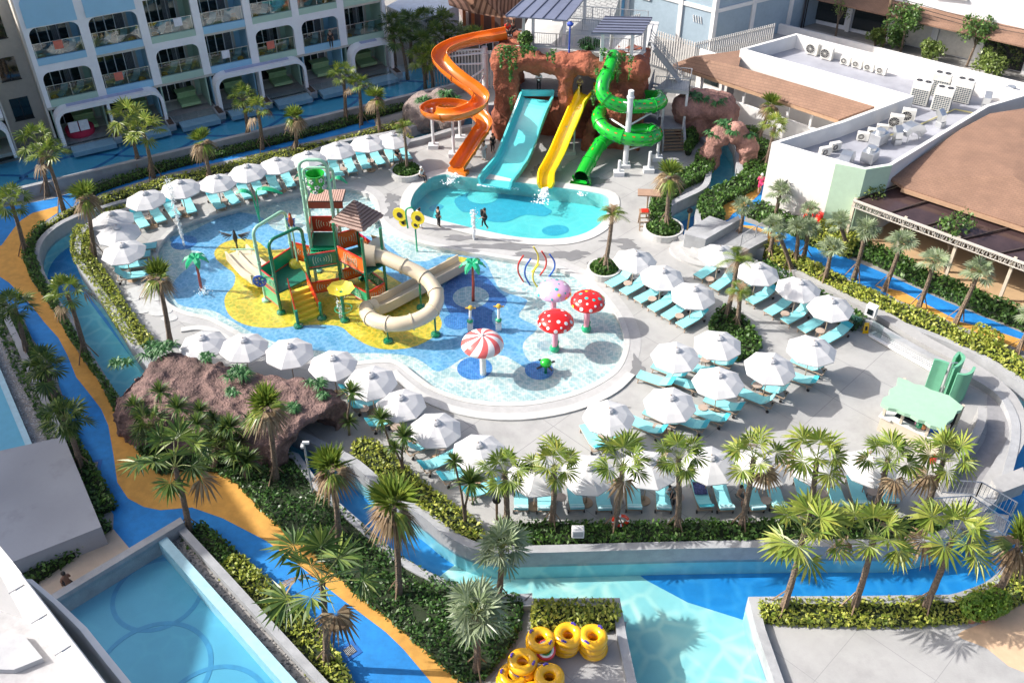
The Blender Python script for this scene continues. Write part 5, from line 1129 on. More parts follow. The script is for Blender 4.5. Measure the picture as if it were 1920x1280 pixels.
pole(osl,911,240,88,.22,[(6.0,op(5),0),(5.2,op(6),0),(4.8,op(8),0),(4.4,op(9),0),(6.3,op(4),0),(3.2,op(12),0),(2.2,op(19),0)])
pole(gsl,1172,312,170,.2,[(4.9,g_(4),.2),(4.2,g_(5),.1),(2.9,g_(14),.1),(2.5,g_(16),.3),(3.2,g_(9),0),(1.3,g_(20),.0),(4.4,g_(3),0)])
for sl,(bx,by),i in ((osl,(813,277),14),(osl,(851,293),13),(osl,(863,262),17),(osl,(889,262),19),(gsl,(1160,328),24),(gsl,(1216,322),20),(gsl,(1232,300),21)):
    b=G(bx,by,0); q=(opx if sl is osl else gpx)[i]; m=MB(); m.tube([b,Vector((b.x,b.y,q[2]+.05))],.11,8); m.box((b.x,b.y,.15),(.75,.6,.3)); m.build('support_leg',WP,sl)
# splashing water at the slide ends
FOAM=mat('white_foam',(.85,.88,.88),.6)
def foam(label,c,d,L,w,n,seed,h=.25):
    rs=np.random.RandomState(seed); mb=MB(); c=Vector(c); d=Vector((d[0],d[1],0)).normalized(); sd=Vector((-d.y,d.x,0))
    for k in range(n):
        t=rs.rand()**1.5; p=c+d*L*t+sd*(rs.normal()*w*(.25+.5*t))+Vector((0,0,max(.0,h*(1-t)*rs.rand()))); r=.02+.07*rs.rand()*(1-t*.6); mb.sph(p,r,5,3,sc=(1.2,1.2,.7))
    return props(mb.build('water_splash',FOAM,sm=True),label,'water splash',kind='stuff')
foam('white splash of water at the foot of the orange slide',G(858,328,-.1),(-.6,-1),1.6,.35,160,1)
foam('white splash of water at the foot of the yellow slide',G(1023,356,-.1),(-.25,-1),2.0,.35,240,2)
foam('line of foam along the lip of the turquoise slide',G(896,348,-.12),(1,-.16),3.0,.12,170,3,.08)
foam('small splash at the mouth of the green tube slide',G(1088,358,-.12),(.1,-1),.7,.3,40,4,.05)
# =============== SPLASH PLAYGROUND AND TOYS ===============
PG=plastic('play_dark_green',(.004,.17,.075),.25); PL=plastic('play_mint',(.33,.60,.42),.3); PR=plastic('play_red',(.60,.03,.015),.3)
PO_=plastic('play_orange',(.78,.15,.02),.3); PY=plastic('play_yellow',(.75,.62,.05),.3); PBE=plastic('play_beige',(.62,.53,.38),.3); PT=plastic('play_teal_green',(.01,.36,.16),.3)
PBR=plastic('play_brown_roof',(.30,.17,.12),.5); PBLU=plastic('play_blue',(.01,.09,.45),.3); PDR=plastic('play_rust',(.33,.05,.02),.4); PTE=mat('deck_mesh_green',(.01,.16,.10),.5,var=.2,scale=6)
zf=-.29
pgd=thing('playground','large water playground with green posts orange panels brown roofs and a beige tube slide','playground',(-10.5,47,0))
F_=G(692,569);R_=G(725,549);A_1=G(526,579);B_1=G(498,556)
L_1=Vector((-10.30,48.0,0)); K_1=Vector((-9.2,49.4,0)); Bb=Vector((-12.05,47.5,0)); C1_=Vector((-11.95,48.75,0)); C2_=Vector((-10.38,50.2,0)); C3_=Vector((-12.1,50.2,0)); B2_=Vector((-13.3,49.3,0))
C2b=Vector((-10.38,48.75,0))
def post(p,z1,m_,r=.095,z0=None,base=True,par=pgd,n=10):
    m=MB(); m.tube([Vector((p.x,p.y,zf if z0 is None else z0)),Vector((p.x,p.y,z1))],r,n)
    for z in (1.,2.2): 
        if z<z1: m.lathe([(r*1.25,0),(r*1.25,.1)],(p.x,p.y,z),n,capb=True,capt=True)
    if base: m.lathe([(.3,0),(.28,.12),(r,.2)],(p.x,p.y,zf),12)
    return m.build('post',m_,par,sm=True)
for p,z,m_ in ((F_,4.6,PG),(R_,4.6,PG),(L_1,4.6,PG),(K_1,4.6,PG)): post(p,z,m_)
def hoop(a,b,z,m_,r=.1,rad=.45,za=zf,zb=zf):
    a=Vector(a);b=Vector(b); d=(b-a).normalized(); pts=[Vector((a.x,a.y,za)),Vector((a.x,a.y,z-rad))]
    for k in range(1,6): t=k/6*math.pi/2; pts.append(Vector((a.x,a.y,0))+d*(rad*(1-math.cos(t)))+Vector((0,0,z-rad+rad*math.sin(t))))
    pts.append(Vector((a.x,a.y,z))+d*rad); pts.append(Vector((b.x,b.y,z))-d*rad)
    for k in range(1,6): t=k/6*math.pi/2; pts.append(Vector((b.x,b.y,0))-d*(rad*(1-math.sin(t)))+Vector((0,0,z-rad+rad*math.cos(t))))
    pts+= [Vector((b.x,b.y,z-rad)),Vector((b.x,b.y,zb))]
    m=MB(); m.tube(pts,r,10)
    for p,zz in ((a,za),(b,zb)):
        if zz==zf: m.lathe([(.28,0),(.26,.12),(r,.2)],(p.x,p.y,zf),12)
    for p in (a,b):
        for q in (1.2,2.4,3.6,5.,6.4):
            if q<z-rad and q>min(za,zb): m.lathe([(r*1.35,0),(r*1.35,.1)],(p.x,p.y,q),10,capb=True,capt=True)
    return m.build('hoop_frame',m_,pgd,sm=True)
hoop(A_1,Bb,4.75,PG); hoop(B_1,B2_,4.75,PL); hoop(C1_,C2b,8.3,PL,.10,.5); hoop(C3_,C2_,7.0,PL,.08,.3); hoop(C1_,C3_,5.2,PL,.07,.2)
for a in (C1_,C2b):
    pass
def panel(a,b,z0,z1,m_,edge=PR,dz=0,holes=True,name='guard_panel'):
    a=Vector((a[0],a[1],0));b=Vector((b[0],b[1],0)); d=(b-a); L=d.length; d.normalize(); nrm=Vector((d.y,-d.x,0)); r=math.atan2(d.y,d.x)
    m=MB(); vs=[]
    for (s,z) in ((0,z0),(L,z0+dz),(L,z1+dz),(0,z1)):
        for n_ in (-.02,.02): p=a+d*s+nrm*n_; vs.append((p.x,p.y,z))
    m.add(vs,[(0,2,4,6),(7,5,3,1),(0,1,3,2),(2,3,5,4),(4,5,7,6),(6,7,1,0)])
    if holes:
        for sgn in (-1,1):
            for k in range(4):
                s=L/2+sgn*(.12+.14*k); h=(z1-z0)*(.12+.07*k)
                if abs(s-L/2)>L/2-.1: continue
                zc=(z0+z1)/2+dz*s/L
                for side in (-.03,.03):
                    q=[]
                    for t in np.linspace(-1,1,6): p=a+d*(s-sgn*.05*t*t)+nrm*side; q.append(Vector((p.x,p.y,zc+h*t)))
                    m.tube(q,.018,4,mi=1)
    o=m.build(name,[m_,mat('slot_light',(.55,.75,.55),.6)],pgd)
    e=MB(); cs=[a+Vector((0,0,z0)),b+Vector((0,0,z0+dz)),b+Vector((0,0,z1+dz)),a+Vector((0,0,z1))]
    for i in range(4): e.bar(cs[i],cs[(i+1)%4],.07,.07)
    e.build('panel_rim',edge,o); return o
def deck(pts,z,m_=PTE,name='platform'):
    m=MB(); m.prism(pts,z-.1,z); 
    return m.build(name,m_,pgd)
deck([A_1,Bb,B2_,B_1],1.15); deck([Bb,L_1,C2b,C1_],1.75); deck([C1_,C2b,C2_,C3_],2.6); deck([L_1,F_,R_,K_1],2.1)
deck([C2b,K_1,L_1],2.1); 
m=MB()
for k in range(5): p=Bb.lerp(C1_,(k+.5)/5); q=L_1.lerp(C2b,(k+.5)/5); m.bar(p+Vector((0,0,1.8+k*.16)),q+Vector((0,0,1.8+k*.16)),.25,.06)
m.build('net_steps',PT,pgd)
for a,b,z,par in ((C3_,C2_,2.6,0),(C1_,C3_,2.6,0)): pass
panel(C3_,C2_,2.7,3.7,PDR,PR); panel(K_1,R_,2.2,3.0,PO_,PR); panel(C1_,C2b,1.75,2.55,PG,PG); panel(B_1,A_1,1.25,2.0,PT,PR); panel(K_1,C2b,.0,.8,PO_,PR); panel(C1_,C3_,.6,1.6,PG,PR); panel(C2_,C2b,2.7,3.6,PO_,PR); panel(C1_,C3_,2.7,3.7,PO_,PR); panel(B2_,C1_,1.3,2.5,PO_,PR); panel(C2b,K_1,2.3,3.4,PO_,PR)
panel(Bb,L_1,1.85,2.75,PG,PR); panel(L_1,F_,2.15,3.1,PO_,PR); panel(Bb,L_1,.0,.75,PO_,PR); panel(L_1,F_,.0,.75,PT,PR); panel(F_,R_,.0,.8,PO_,PR,); panel(R_,K_1,.0,.8,PG,PR); panel(B_1,A_1,.1,1.,PT,PR,holes=False); panel(B_1,B2_,1.2,2.1,PT,PR,holes=False)
m=MB(); 
for k in range(9): p=K_1.lerp(R_,k/8); m.bar(p+Vector((0,0,2.1)),p+Vector((0,0,3.1)),.035)
m.bar(K_1+Vector((0,0,3.1)),R_+Vector((0,0,3.1)),.06); m.build('pink_railing',plastic('play_pink',(.75,.05,.15)),pgd)
# yellow stairs
s_t=[G(543,545,1.1),G(577,534,1.1)]; s_b=[G(559,607,-.2),G(603,592,-.2)]
n=6; wd=(s_t[1]-s_t[0]).length
for k in range(n):
    a=s_t[0].lerp(s_b[0],(k)/n); b=s_t[1].lerp(s_b[1],(k)/n); a2=s_t[0].lerp(s_b[0],(k+1)/n); b2=s_t[1].lerp(s_b[1],(k+1)/n); z=a.z-.02; zz=a2.z-.1
    m=MB(); vs=[(a.x,a.y,z),(b.x,b.y,z),(b2.x,b2.y,z),(a2.x,a2.y,z),(a.x,a.y,zz),(b.x,b.y,zz),(b2.x,b2.y,zz),(a2.x,a2.y,zz)]
    m.add(vs,[(0,1,2,3),(7,6,5,4),(0,4,5,1),(1,5,6,2),(2,6,7,3),(3,7,4,0)]); m.build('step',PY,pgd)
for t,b,side in ((s_t[0],s_b[0],PT),(s_t[1],s_b[1],PT)):
    m=MB(); vs=[(t.x,t.y,zf),(b.x,b.y,zf),(b.x,b.y,b.z+.2),(t.x,t.y,t.z)]; d=(s_t[1]-s_t[0]).normalized()*.03
    m.add([Vector(v)-d for v in vs]+[Vector(v)+d for v in vs],[(0,1,2,3),(7,6,5,4),(0,4,5,1),(1,5,6,2),(2,6,7,3),(3,7,4,0)]); m.build('stair_side',side,pgd)
    m=MB(); vs=[(t.x,t.y,t.z),(b.x,b.y,b.z+.25),(b.x,b.y,b.z+.85),(t.x,t.y,t.z+.9)]; d=d*.9
    m.add([Vector(v)-d for v in vs]+[Vector(v)+d for v in vs],[(0,1,2,3),(7,6,5,4),(0,4,5,1),(1,5,6,2),(2,6,7,3),(3,7,4,0)]); m.build('stair_rail_panel',PR,pgd)
    post(b+Vector((.03,-.12,0)),.85,PG,.1)
# roofs
RC=[G(617,417,4.5),G(680,434,4.5),G(720,403,4.5)]; RC.append(RC[0]+RC[2]-RC[1]); ap=(RC[0]+RC[2])/2; ap=Vector((ap.x,ap.y,5.75))
STR=tiles('brown_striped_roof',(.36,.24,.19),(.30,.19,.15),.3,rough=.5,angle=0,mortar=(.12,.06,.05),ms=.25,brickw=40,bump=1.,var=.05)
m=MB(); 
for i in range(4):
    a,b=RC[i],RC[(i+1)%4]; e=[a.lerp(b,k/8)+Vector((0,0,-.10 if k%2 else -.02)) for k in range(9)]
    m.add([ap]+[a.lerp(b,k/8) for k in range(9)],[(0,k+1,k+2) for k in range(8)])
    m.add([a.lerp(b,k/8) for k in range(9)]+e,[(k,k+1,k+10,k+9) for k in range(8)])
    for k in range(1,9): p=k/9; q0=ap.lerp(a,p)+Vector((0,0,.02)); q1=ap.lerp(b,p)+Vector((0,0,.02)); m.bar(q0,q1,.07,.035,mi=1)
m.build('pyramid_roof',[mat('roof_board',(.33,.22,.18),.6,var=.2),mat('roof_board_dark',(.12,.07,.055),.6)],pgd)
r2=[Vector((C3_.x-.25,C3_.y+.3,5.9)),Vector((C2_.x+.35,C2_.y+.3,5.9)),Vector((C2_.x+.35,C2_.y-1.1,5.25)),Vector((C3_.x-.25,C3_.y-1.1,5.25))]
r2=[G(577,378,5.4),G(642,378,5.4),G(648,356,5.7),G(584,358,5.7)]
m=MB(); m.add(r2+[p-Vector((0,0,.12)) for p in r2],[(0,1,2,3),(7,6,5,4),(0,4,5,1),(1,5,6,2),(2,6,7,3),(3,7,4,0)])
for k in range(15): a=r2[0].lerp(r2[1],(k+.5)/15); b=r2[3].lerp(r2[2],(k+.5)/15); m.bar(a+Vector((0,0,.03)),b+Vector((0,0,.03)),.10,.05,mi=1)
a=r2[0];b=r2[1]; m.bar(a-Vector((0,0,.25)),b-Vector((0,0,.25)),.05,.4,mi=2)
m.build('shingle_roof',[MATS['roof_board_dark'],mat('roof_slat_pink',(.52,.32,.26),.6),PDR],pgd)
# tipping bucket with flowers
bc=(G(597,338,0)); bx=(C1_+C2b)/2; bcz=6.35; bc=Vector((bx.x+.05,bx.y,bcz))
m=MB(); m.lathe([(.42,0),(.50,.5),(.52,1.05),(.55,1.1),(.5,1.1),(.47,1.0),(.38,.1)],bc,20,capb=True)
bk_=m.build('bucket',plastic('bucket_green',(.02,.38,.04)),pgd,sm=True)
m=MB()
for a,z in ((-1.9,.8),(-1.3,.45),(-2.3,.35),(-.8,.85),(-1.6,.15),(-.5,.35),(-2.8,.75),(-3.1,.3),(.1,.7)):
    for q in range(5):
        an=q*1.2566; r=.49+.03*z; aa=a+.10*math.cos(an)/r; m.sph(bc+Vector((r*1.02*math.cos(aa),r*1.02*math.sin(aa),z+.09*math.sin(an))),.055,6,4)
m.build('flower_decal',WHITE,bk_)
m=MB(); m.tube([C1_+Vector((0,0,7.0)),C2b+Vector((0,0,7.0))],.05,6); m.build('axle',PL,pgd)
# beige tube slide
bpx=[(701,472,2.75),(715,479,2.7),(735,489,2.6),(762,501,2.45),(791,516,2.2),(811,536,1.95),(819,560,1.7),(808,584,1.45),(778,601,1.25),(740,608,1.1),(706,602,.95),(689,590,.82),(689,578,.7),(703,573,.55)]
BP=spath(bpx); m=MB(); rr=[.43]*len(BP)
for k,v in enumerate((1.0,.95,.85,.75,.65,.58,.52,.48,.45)): rr[k]=v*.95
m.tube(BP,rr,16,cap=False); tb_=m.build('tube_slide',PBE,pgd,sm=True)
L=0
for i in range(9,len(BP)-1):
    L+=(BP[i]-BP[i-1]).length
    if L>1.25: L=0; d=(BP[i+1]-BP[i-1]).normalized(); m=MB(); m.tube([BP[i]-d*.045,BP[i]+d*.045],.49,16); m.build('flange',PBE,tb_,sm=True)
tp=[G(700,577,.3),G(720,572,.25),G(770,546,.15),G(820,520,.08),G(868,494,.03)]
m=MB(); m.sweep(smooth(tp,4,False),[(-.5,.45),(-.42,.45),(-.36,0),(.36,0),(.42,.45),(.5,.45),(.5,-.2),(-.5,-.2)],closedprof=True,cap=True); m.build('runout_trough',PBE,pgd)
fl=BP[0]; m=MB(); m.sweep([fl+Vector((-.4,.1,0)),fl+Vector((.3,-.05,0))],lambda t:[( (1.0-.15*t)*math.sin(a),-(1.0-.15*t)*math.cos(a)) for a in np.linspace(-2.6,2.6,14)],closedprof=False); m.build('slide_hood',PBE,pgd,sm=True)
for x,y,z in ((790,577,1.8),(728,640,.75),(817,628,1.3)):
    p=G(x,y,zf); post(p,z,PG,.06)
# low beige slide / basin at the rear left
m=MB(); q=[G(437,468,.55),G(480,468,.6),G(520,488,1.0),G(548,505,1.05),G(530,525,.9),G(480,515,.3)]
bsn=thing('water_trough','beige double basin slide at the left side of the playground','slide',G(460,490,zf))
m.sweep([G(444,472,.35),G(470,500,.45),G(492,516,.6)],[(-.75,.3),(-.65,.3),(-.6,.05),(-.05,.05),(0,.25),(.05,.05),(.6,.05),(.65,.3),(.75,.3),(.75,-.35),(-.75,-.35)],closedprof=True,cap=True); m.build('trough',PBE,bsn)
m=MB(); m.prism([G(495,505,.7),G(520,484,.7),G(552,500,.7),G(535,520,.7),G(510,520,.7)],.4,.75); m.build('basin',PBE,bsn,bevel=.04)
m=MB(); m.tube([G(432,468,.75),G(478,467,.8)],.05,6); m.tube([G(478,467,.8),G(478,470,zf)],.04,6); m.build('water_pipe',PL,bsn)
blobrock('climbing_rock','yellow moulded climbing step beside the playground platform',[(G(556,505,.9),.42,(1,.9,1.2)),(G(564,518,.4),.5,(1.1,.9,1.)),(G(552,495,1.3),.35,(1,1,1))],PY,.09,(.15,.12),'climbing rock')
# blue wheel
wc=Vector((A_1.x-.95,A_1.y+.15,1.9)); wh=thing('spoked_toy_wheel','round blue spoked water wheel hanging left of the green hoop','water wheel',wc)
m=MB(); m.tube([wc+Vector((.36*math.cos(a),0,.36*math.sin(a))) for a in np.linspace(0,6.283,20,endpoint=False)],.05,6,closed=True)
for k in range(6): a=k*1.047; m.bar(wc,wc+Vector((.36*math.cos(a),0,.36*math.sin(a))),.05,.07)
for k in range(6): a=k*1.047+.5; m.tube([wc+Vector((.2*math.cos(a)+.09*math.cos(b),0,.2*math.sin(a)+.09*math.sin(b))) for b in np.linspace(0,6.283,8,endpoint=False)],.025,4,closed=True)
m.build('wheel',PBLU,wh)
m=MB(); m.tube([wc,wc+Vector((.1,0,.25)),Vector((A_1.x,A_1.y,2.3))],.04,6); m.build('arm',PG,wh)
# yellow bowl fountain
bp=G(647,601,zf); bw=thing('bowl_fountain','yellow scalloped bowl fountain on a green post in front of the playground','fountain',bp)
m=MB(); m.tube([bp,bp+Vector((0,0,2.1))],.1,10); m.lathe([(.3,0),(.27,.12),(.1,.2)],bp,12); m.build('post',PG,bw,sm=True)
m=MB(); m.tube([bp+Vector((.5*math.cos(a),.5*math.sin(a),.9)) for a in np.linspace(0,6.283,18,endpoint=False)],.025,5,closed=True); m.bar(bp+Vector((-.5,0,.9)),bp+Vector((.5,0,.9)),.03); m.build('hand_ring',PT,bw)
m=MB(); m.lathe([(.08,2.0),(.45,2.08),(.7,2.3),(.76,2.36),(.7,2.33),(.4,2.14),(.05,2.08)],bp,24,wob=lambda k,z:1+.05*math.cos(k*math.pi/1.5) if z>2.2 else 1); m.build('bowl',PY,bw,sm=True)
# mint small things: parrot-like figure and eagle
def bird(name,label,c,cols,s,wing):
    r=thing(name,label,'figure',c); m=MB(); c=Vector(c)
    m.lathe([(.02,0),(.10*s,.15*s),(.16*s,.4*s),(.12*s,.65*s),(.09*s,.75*s),(.10*s,.85*s),(.03*s,.98*s)],c,10); m.build('body',cols[0],r,sm=True)
    for k in (-1,1):
        m=MB(); d=Vector((k*.9,.1,.25))*wing*s
        for q in range(5): m.bar(c+Vector((0,0,.55*s))+d*.2,c+Vector((0,0,.5*s))+d*(1-.1*q)+Vector((0,0,-.13*q*s)),.10*s,.03)
        m.build('wing',cols[1],r)
    m=MB(); m.bar(c+Vector((0,-.08*s,.85*s)),c+Vector((0,-.22*s,.8*s)),.05*s); m.build('beak',cols[2],r); m=MB(); m.tube([c+Vector((0,0,.1)),Vector((c.x,c.y,zf))],.06,6); m.build('post',cols[3],r)
bird('bird_figure','dark grey bird figure with spread wings on the far edge of the yellow area',G(443,456,.35),(DARK,mat('slate',(.10,.10,.11),.5),DARK,DARK),1.0,1.1)
bird('bird_figure','blue and brown parrot figure above the mint hoop',Vector((B2_.x+.4,B2_.y-.6,3.9)),(PDR,PBLU,PO_,PL),1.0,.3)
# toy palms
def toypalm(label,b,t,col,leafs,shape='palm'):
    b=G(*b,zf); t=PV(t[0],t[1],b.y); r=thing('palm_sprayer',label,'water toy',b); m=MB(); m.tube([b,b.lerp(t,.5)+Vector((.03,0,0)),t],[.1,.085,.07],8); m.build('trunk',PDR,r,sm=True)
    for k in range(leafs):
        a=k*6.283/leafs; d=Vector((math.cos(a),math.sin(a),0)); s=Vector((-d.y,d.x,0)); m=MB(); q=[t+d*x+Vector((0,0,z)) for x,z in ((0,.05),(.3,.2),(.6,.05),(.8,-.25))]; w=[.06,.2,.18,.03]
        vs=[];
        for p,ww in zip(q,w): vs+=[p-s*ww+Vector((0,0,-.08)),p,p+s*ww+Vector((0,0,-.08))]
        m.add(vs,[(i*3+j,i*3+j+1,i*3+j+4,i*3+j+3) for i in range(3) for j in range(2)]); m.build('leaf',PT,r)
toypalm('leaning toy palm sprayer with red brown trunk on the left of the pool',(378,544),(365,484),PDR,6); toypalm('upright toy palm sprayer with dark trunk on the pale disc',(887,564),(886,494),PDR,6)
# mint curved leaf sprayers
def leafspray(label,b,arms,cat='water toy'):
    b=G(*b,zf); r=thing('leaf_sprayer',label,cat,b)
    for (px,py),(ax,ay) in arms:
        e=PV(px,py,b.y); t=PV(ax,ay,b.y); m=MB(); q=smooth([b,b.lerp(t,.6)+Vector((-.05 if e.x>t.x else .05,0,0)),t,t.lerp(e,.5)+Vector((0,0,.25)),e],4,False); m.tube(q[:10],.05,6); m.build('stem',PT,r)
        m=MB(); q=q[7:]; n=len(q); vs=[]
        for i,p in enumerate(q): w=.26*math.sin(math.pi*(i+.3)/(n))+.02; vs+=[p+Vector((0,-w,-.07)),p+Vector((0,0,.04)),p+Vector((0,w,-.07))]
        m.add(vs,[(i*3+j,i*3+j+1,i*3+j+4,i*3+j+3) for i in range(n-1) for j in range(2)]); m.build('leaf',PT,r)
leafspray('pair of curved green leaf sprayers on thin stems left of the playground',(488,419),[((440,361),(470,362)),((530,362),(482,355))])
leafspray('pair of curved green leaf sprayers behind the tipping bucket',(606,372),[((552,334),(575,322)),((652,343),(625,333))])
# butterfly
bp=G(782,471,zf); bt=thing('butterfly_sprayer','yellow butterfly water toy on a green pole by the slide pool','water toy',bp); tc=PV(768,410,bp.y)
m=MB(); tp_=tc+Vector((.05,0,.7)); m.tube(smooth([bp,Vector((bp.x,bp.y,tc.z-.2)),Vector((bp.x+.02,bp.y,tc.z+.55)),tp_+Vector((.1,0,.1)),tp_+Vector((-.25,0,-.15)),tc+Vector((-.15,0,-.7))],5,False),.055,8); m.build('pole',PT,bt,sm=True)
for s in (-1,1):
    for (dx,dz,r_) in ((.62,.2,.42),(.42,-.35,.26)):
        c=tc+Vector((s*dx*.95-.05,-.05-s*dx*.3,dz)); m=MB(); n=16
        pts=[c+Vector((r_*1.05*math.cos(a),-r_*.33*math.cos(a)-r_*.25*math.sin(a)*-1,r_*math.sin(a)*.97)) for a in np.linspace(0,6.283,n,endpoint=False)]; m.add(pts+[p+Vector((0,.06,0)) for p in pts],[tuple(range(n)),tuple(range(2*n-1,n-1,-1))]+[(i,(i+1)%n,n+(i+1)%n,n+i) for i in range(n)])
        wn=m.build('wing',PY,bt); m=MB(); m.lathe([(r_*.42,-.03),(0.01,-.035)],(0,0,0),12); mm=MB(); mm.add([(c.x+v[0],c.y-.03-.33*v[0]+.25*v[1],c.z+v[1]) for v in m.v],m.f); mm.build('wing_spot',DARK,wn)
# mushrooms
def mushroom(label,bx,by,cy_px,capr,cap,spots,stem,seed,stripes=False,H=None):
    b=G(bx,by,zf); t=PV(bx,cy_px,b.y); r=thing('mushroom_fountain',label,'water toy',b); zc=t.z-.25
    m=MB(); m.tube([b,Vector((b.x,b.y,zc+.2))],.17,12); m.build('stem',stem,r,sm=True)
    if not stripes:
        m=MB(); m.lathe([(.26,0),(.3,.15),(.24,.3),(.19,.35)],b,12); m.build('foot',PT,r,sm=True)
        rs=random.Random(seed); m=MB(); q=[b+Vector((.19*math.cos(a-1.2),.19*math.sin(a-1.2),.2+a*.28)) for a in np.linspace(0,5,16)]; m.tube(q,.035,5)
        for p in q[::2]: m.sph(p,.07,5,3)
        m.build('vine_relief',PT,r)
    prof=[(capr*math.cos(a),capr*.55*math.sin(a)) for a in np.linspace(0,math.pi/2-.02,9)]
    prof=[(.12,-.05),(capr*.8,-.10),(capr*.97,-.06)]+prof
    if stripes:
        m=MB(); m.lathe(prof,(b.x,b.y,zc),32)
        nr=len(prof)
        for j in range(nr):
            an=.7*j/nr; m.v[j*32:(j+1)*32]=[(b.x+(v[0]-b.x)*math.cos(an)-(v[1]-b.y)*math.sin(an),b.y+(v[0]-b.x)*math.sin(an)+(v[1]-b.y)*math.cos(an),v[2]) for v in m.v[j*32:(j+1)*32]]
        for i in range(len(m.f)): m.m[i]=1 if ((i%32)//2)%2 else 0
        cp=m.build('cap',[WHITE,plastic('coral_pink',(.72,.13,.12))],r,sm=True)
        m=MB(); m.sph((b.x,b.y,zc+capr*.56),.09,8,5); m.build('cap_knob',WHITE,r)
    else:
        m=MB(); m.lathe(prof,(b.x,b.y,zc),32); cp=m.build('cap',cap,r,sm=True)
        rs=random.Random(seed); pts=[]
        for _ in range(400):
            a=rs.uniform(0,6.283); e=math.asin(rs.uniform(.12,.97)); p=Vector((math.cos(e)*math.cos(a),math.cos(e)*math.sin(a),math.sin(e)))
            if all((p-q).length>.40 for q,_ in pts): pts.append((p,rs.uniform(.055,.115)))
        for k,(p,rr) in enumerate(pts):
            P0=Vector((p.x*capr,p.y*capr,p.z*capr*.55)); nn=Vector((p.x/capr,p.y/capr,p.z/(capr*.55))).normalized(); x=nn.orthogonal().normalized(); y=nn.cross(x); n=12
            m=MB(); c=P0+nn*.012+Vector((b.x,b.y,zc)); f=capr; vs=[c+nn*.012]+[c+(x*math.cos(a)+y*math.sin(a))*rr*f for a in np.linspace(0,6.283,n,endpoint=False)]
            m.add(vs,[(0,i+1,(i+1)%n+1) for i in range(n)]); m.build('spot',spots[k%len(spots)],cp)
SP_T=plastic('spot_teal',(.05,.45,.42)); 
PINKP=plastic('stem_pink',(.72,.28,.36))
mushroom('red mushroom fountain with white spots nearest the camera',1040,656,597,1.02,plastic('mushroom_red',(.75,.015,.012)),[WHITE],PINKP,1)
mushroom('red mushroom fountain with yellow and teal spots on the right',1099,619,560,1.0,MATS['mushroom_red'],[WHITE,SP_T,PY],PINKP,5)
mushroom('lilac pink mushroom fountain with coloured spots behind the red one',1037,600,540,1.0,plastic('mushroom_lilac',(.68,.42,.60)),[SP_T,PY,WHITE,SP_T],PINKP,9)
mushroom('coral and white striped umbrella fountain in the splash pool',906,701,639,1.15,None,None,WHITE,2,stripes=True)
# turtle
tb0=G(1023,699,zf); tt=thing('turtle_sprayer','small green turtle sprayer on a short stem over the blue disc','water toy',tb0)
m=MB(); m.tube([tb0,tb0+Vector((0,0,.5))],.09,8); m.build('stem',PG,tt)
m=MB(); m.sph(tb0+Vector((0,0,.72)),.34,12,7,sc=(1,.9,.75)); m.build('shell',plastic('turtle_green',(.02,.42,.03)),tt,sm=True)
for k in range(4): a=.6+k*1.57; m=MB(); m.bar(tb0+Vector((.2*math.cos(a),.2*math.sin(a),.6)),tb0+Vector((.6*math.cos(a),.55*math.sin(a),.58)),.11,.06); m.build('flipper',DARK,tt)
# water cannons
for k,(x,y,ty,lb) in enumerate([(882,620,577,'left white water cannon with yellow nozzle and green collar'),(935,618,574,'right white water cannon with yellow nozzle and green collar')]):
    b=G(x,y,zf); t=PV(x,ty,b.y); r=thing('water_cannon',lb,'water toy',b)
    m=MB(); m.box((b.x,b.y,zf+.3),(.32,.3,.6)); m.build('pedestal',WHITE,r,bevel=.04); m=MB(); m.sph((b.x,b.y,zf+.72),.2,10,6,sc=(1,1,.6)); m.build('collar',PT,r,sm=True)
    m=MB(); m.tube([Vector((b.x,b.y,zf+.8)),t],.08,8); m.build('barrel',WHITE,r); m=MB(); m.sph(t,.16,8,5); m.bar(t+Vector((-.3,0,-.02)),t+Vector((.3,0,-.02)),.06); m.build('nozzle',plastic('ochre',(.62,.38,.04)),r)
# curved bars
for k,(x0,y0,x1,y1,c,lb) in enumerate([(974,528,976,480,PR,'leftmost curved bar, red'),(986,534,990,486,PBLU,'second curved bar, blue'),(1001,540,1005,496,PY,'third curved bar, yellow, nearest'),(1005,510,1006,464,PY,'tall yellow curved bar behind'),(1020,516,1021,472,PR,'red curved bar right of the tall yellow one'),(1037,518,1036,478,PBLU,'rightmost curved bar, blue')]):
    b=G(x0,y0,zf); t=PV(x1,y1,b.y); s=-1 if k in (0,1,2) else 1; m=MB(); q=smooth([b+Vector((-s*.25,0,0)),b.lerp(t,.35)+Vector((s*.08,0,0)),b.lerp(t,.7)+Vector((s*.1,0,0)),t+Vector((-s*.18,0,.05))],5,False); m.tube(q,.055,8); props(m.build('curved_sprayer',[PR,PBLU,PY,PY,PR,PBLU][k],sm=True),'curved water bar in the pool: '+lb,'water toy',group='curved water bars')
# water jets
JET=glassy('spray_water',(.93,.97,1.),.25,.3)
def jet(label,b,ty,w,n,seed,fall=True):
    b=G(*b,zf); t=PV(b.x/1 and 0 or 0,ty,b.y); rs=np.random.RandomState(seed); mb=MB(); H=t.z-b.z
    for k in range(n):
        q=rs.rand(); p=b+Vector((rs.normal()*w*(.25+q),rs.normal()*w*(.25+q),H*q)); mb.sph(p,.018+.03*rs.rand()*(1-q*.5),5,3,sc=(1,1,1.8))
    return props(mb.build('water_jet',FOAM),label,'water jet',kind='stuff')
jet('thin vertical water jet in front of the slide pool',(889,456),393,.075,420,1); jet('thin tall water jet at the left of the splash pool',(346,462),335,.10,480,2)
jet('water falling from the yellow bowl',(640,598),540,.16,90,3); jet('spray at the foot of the leaning toy palm',(384,552),540,.25,60,4)
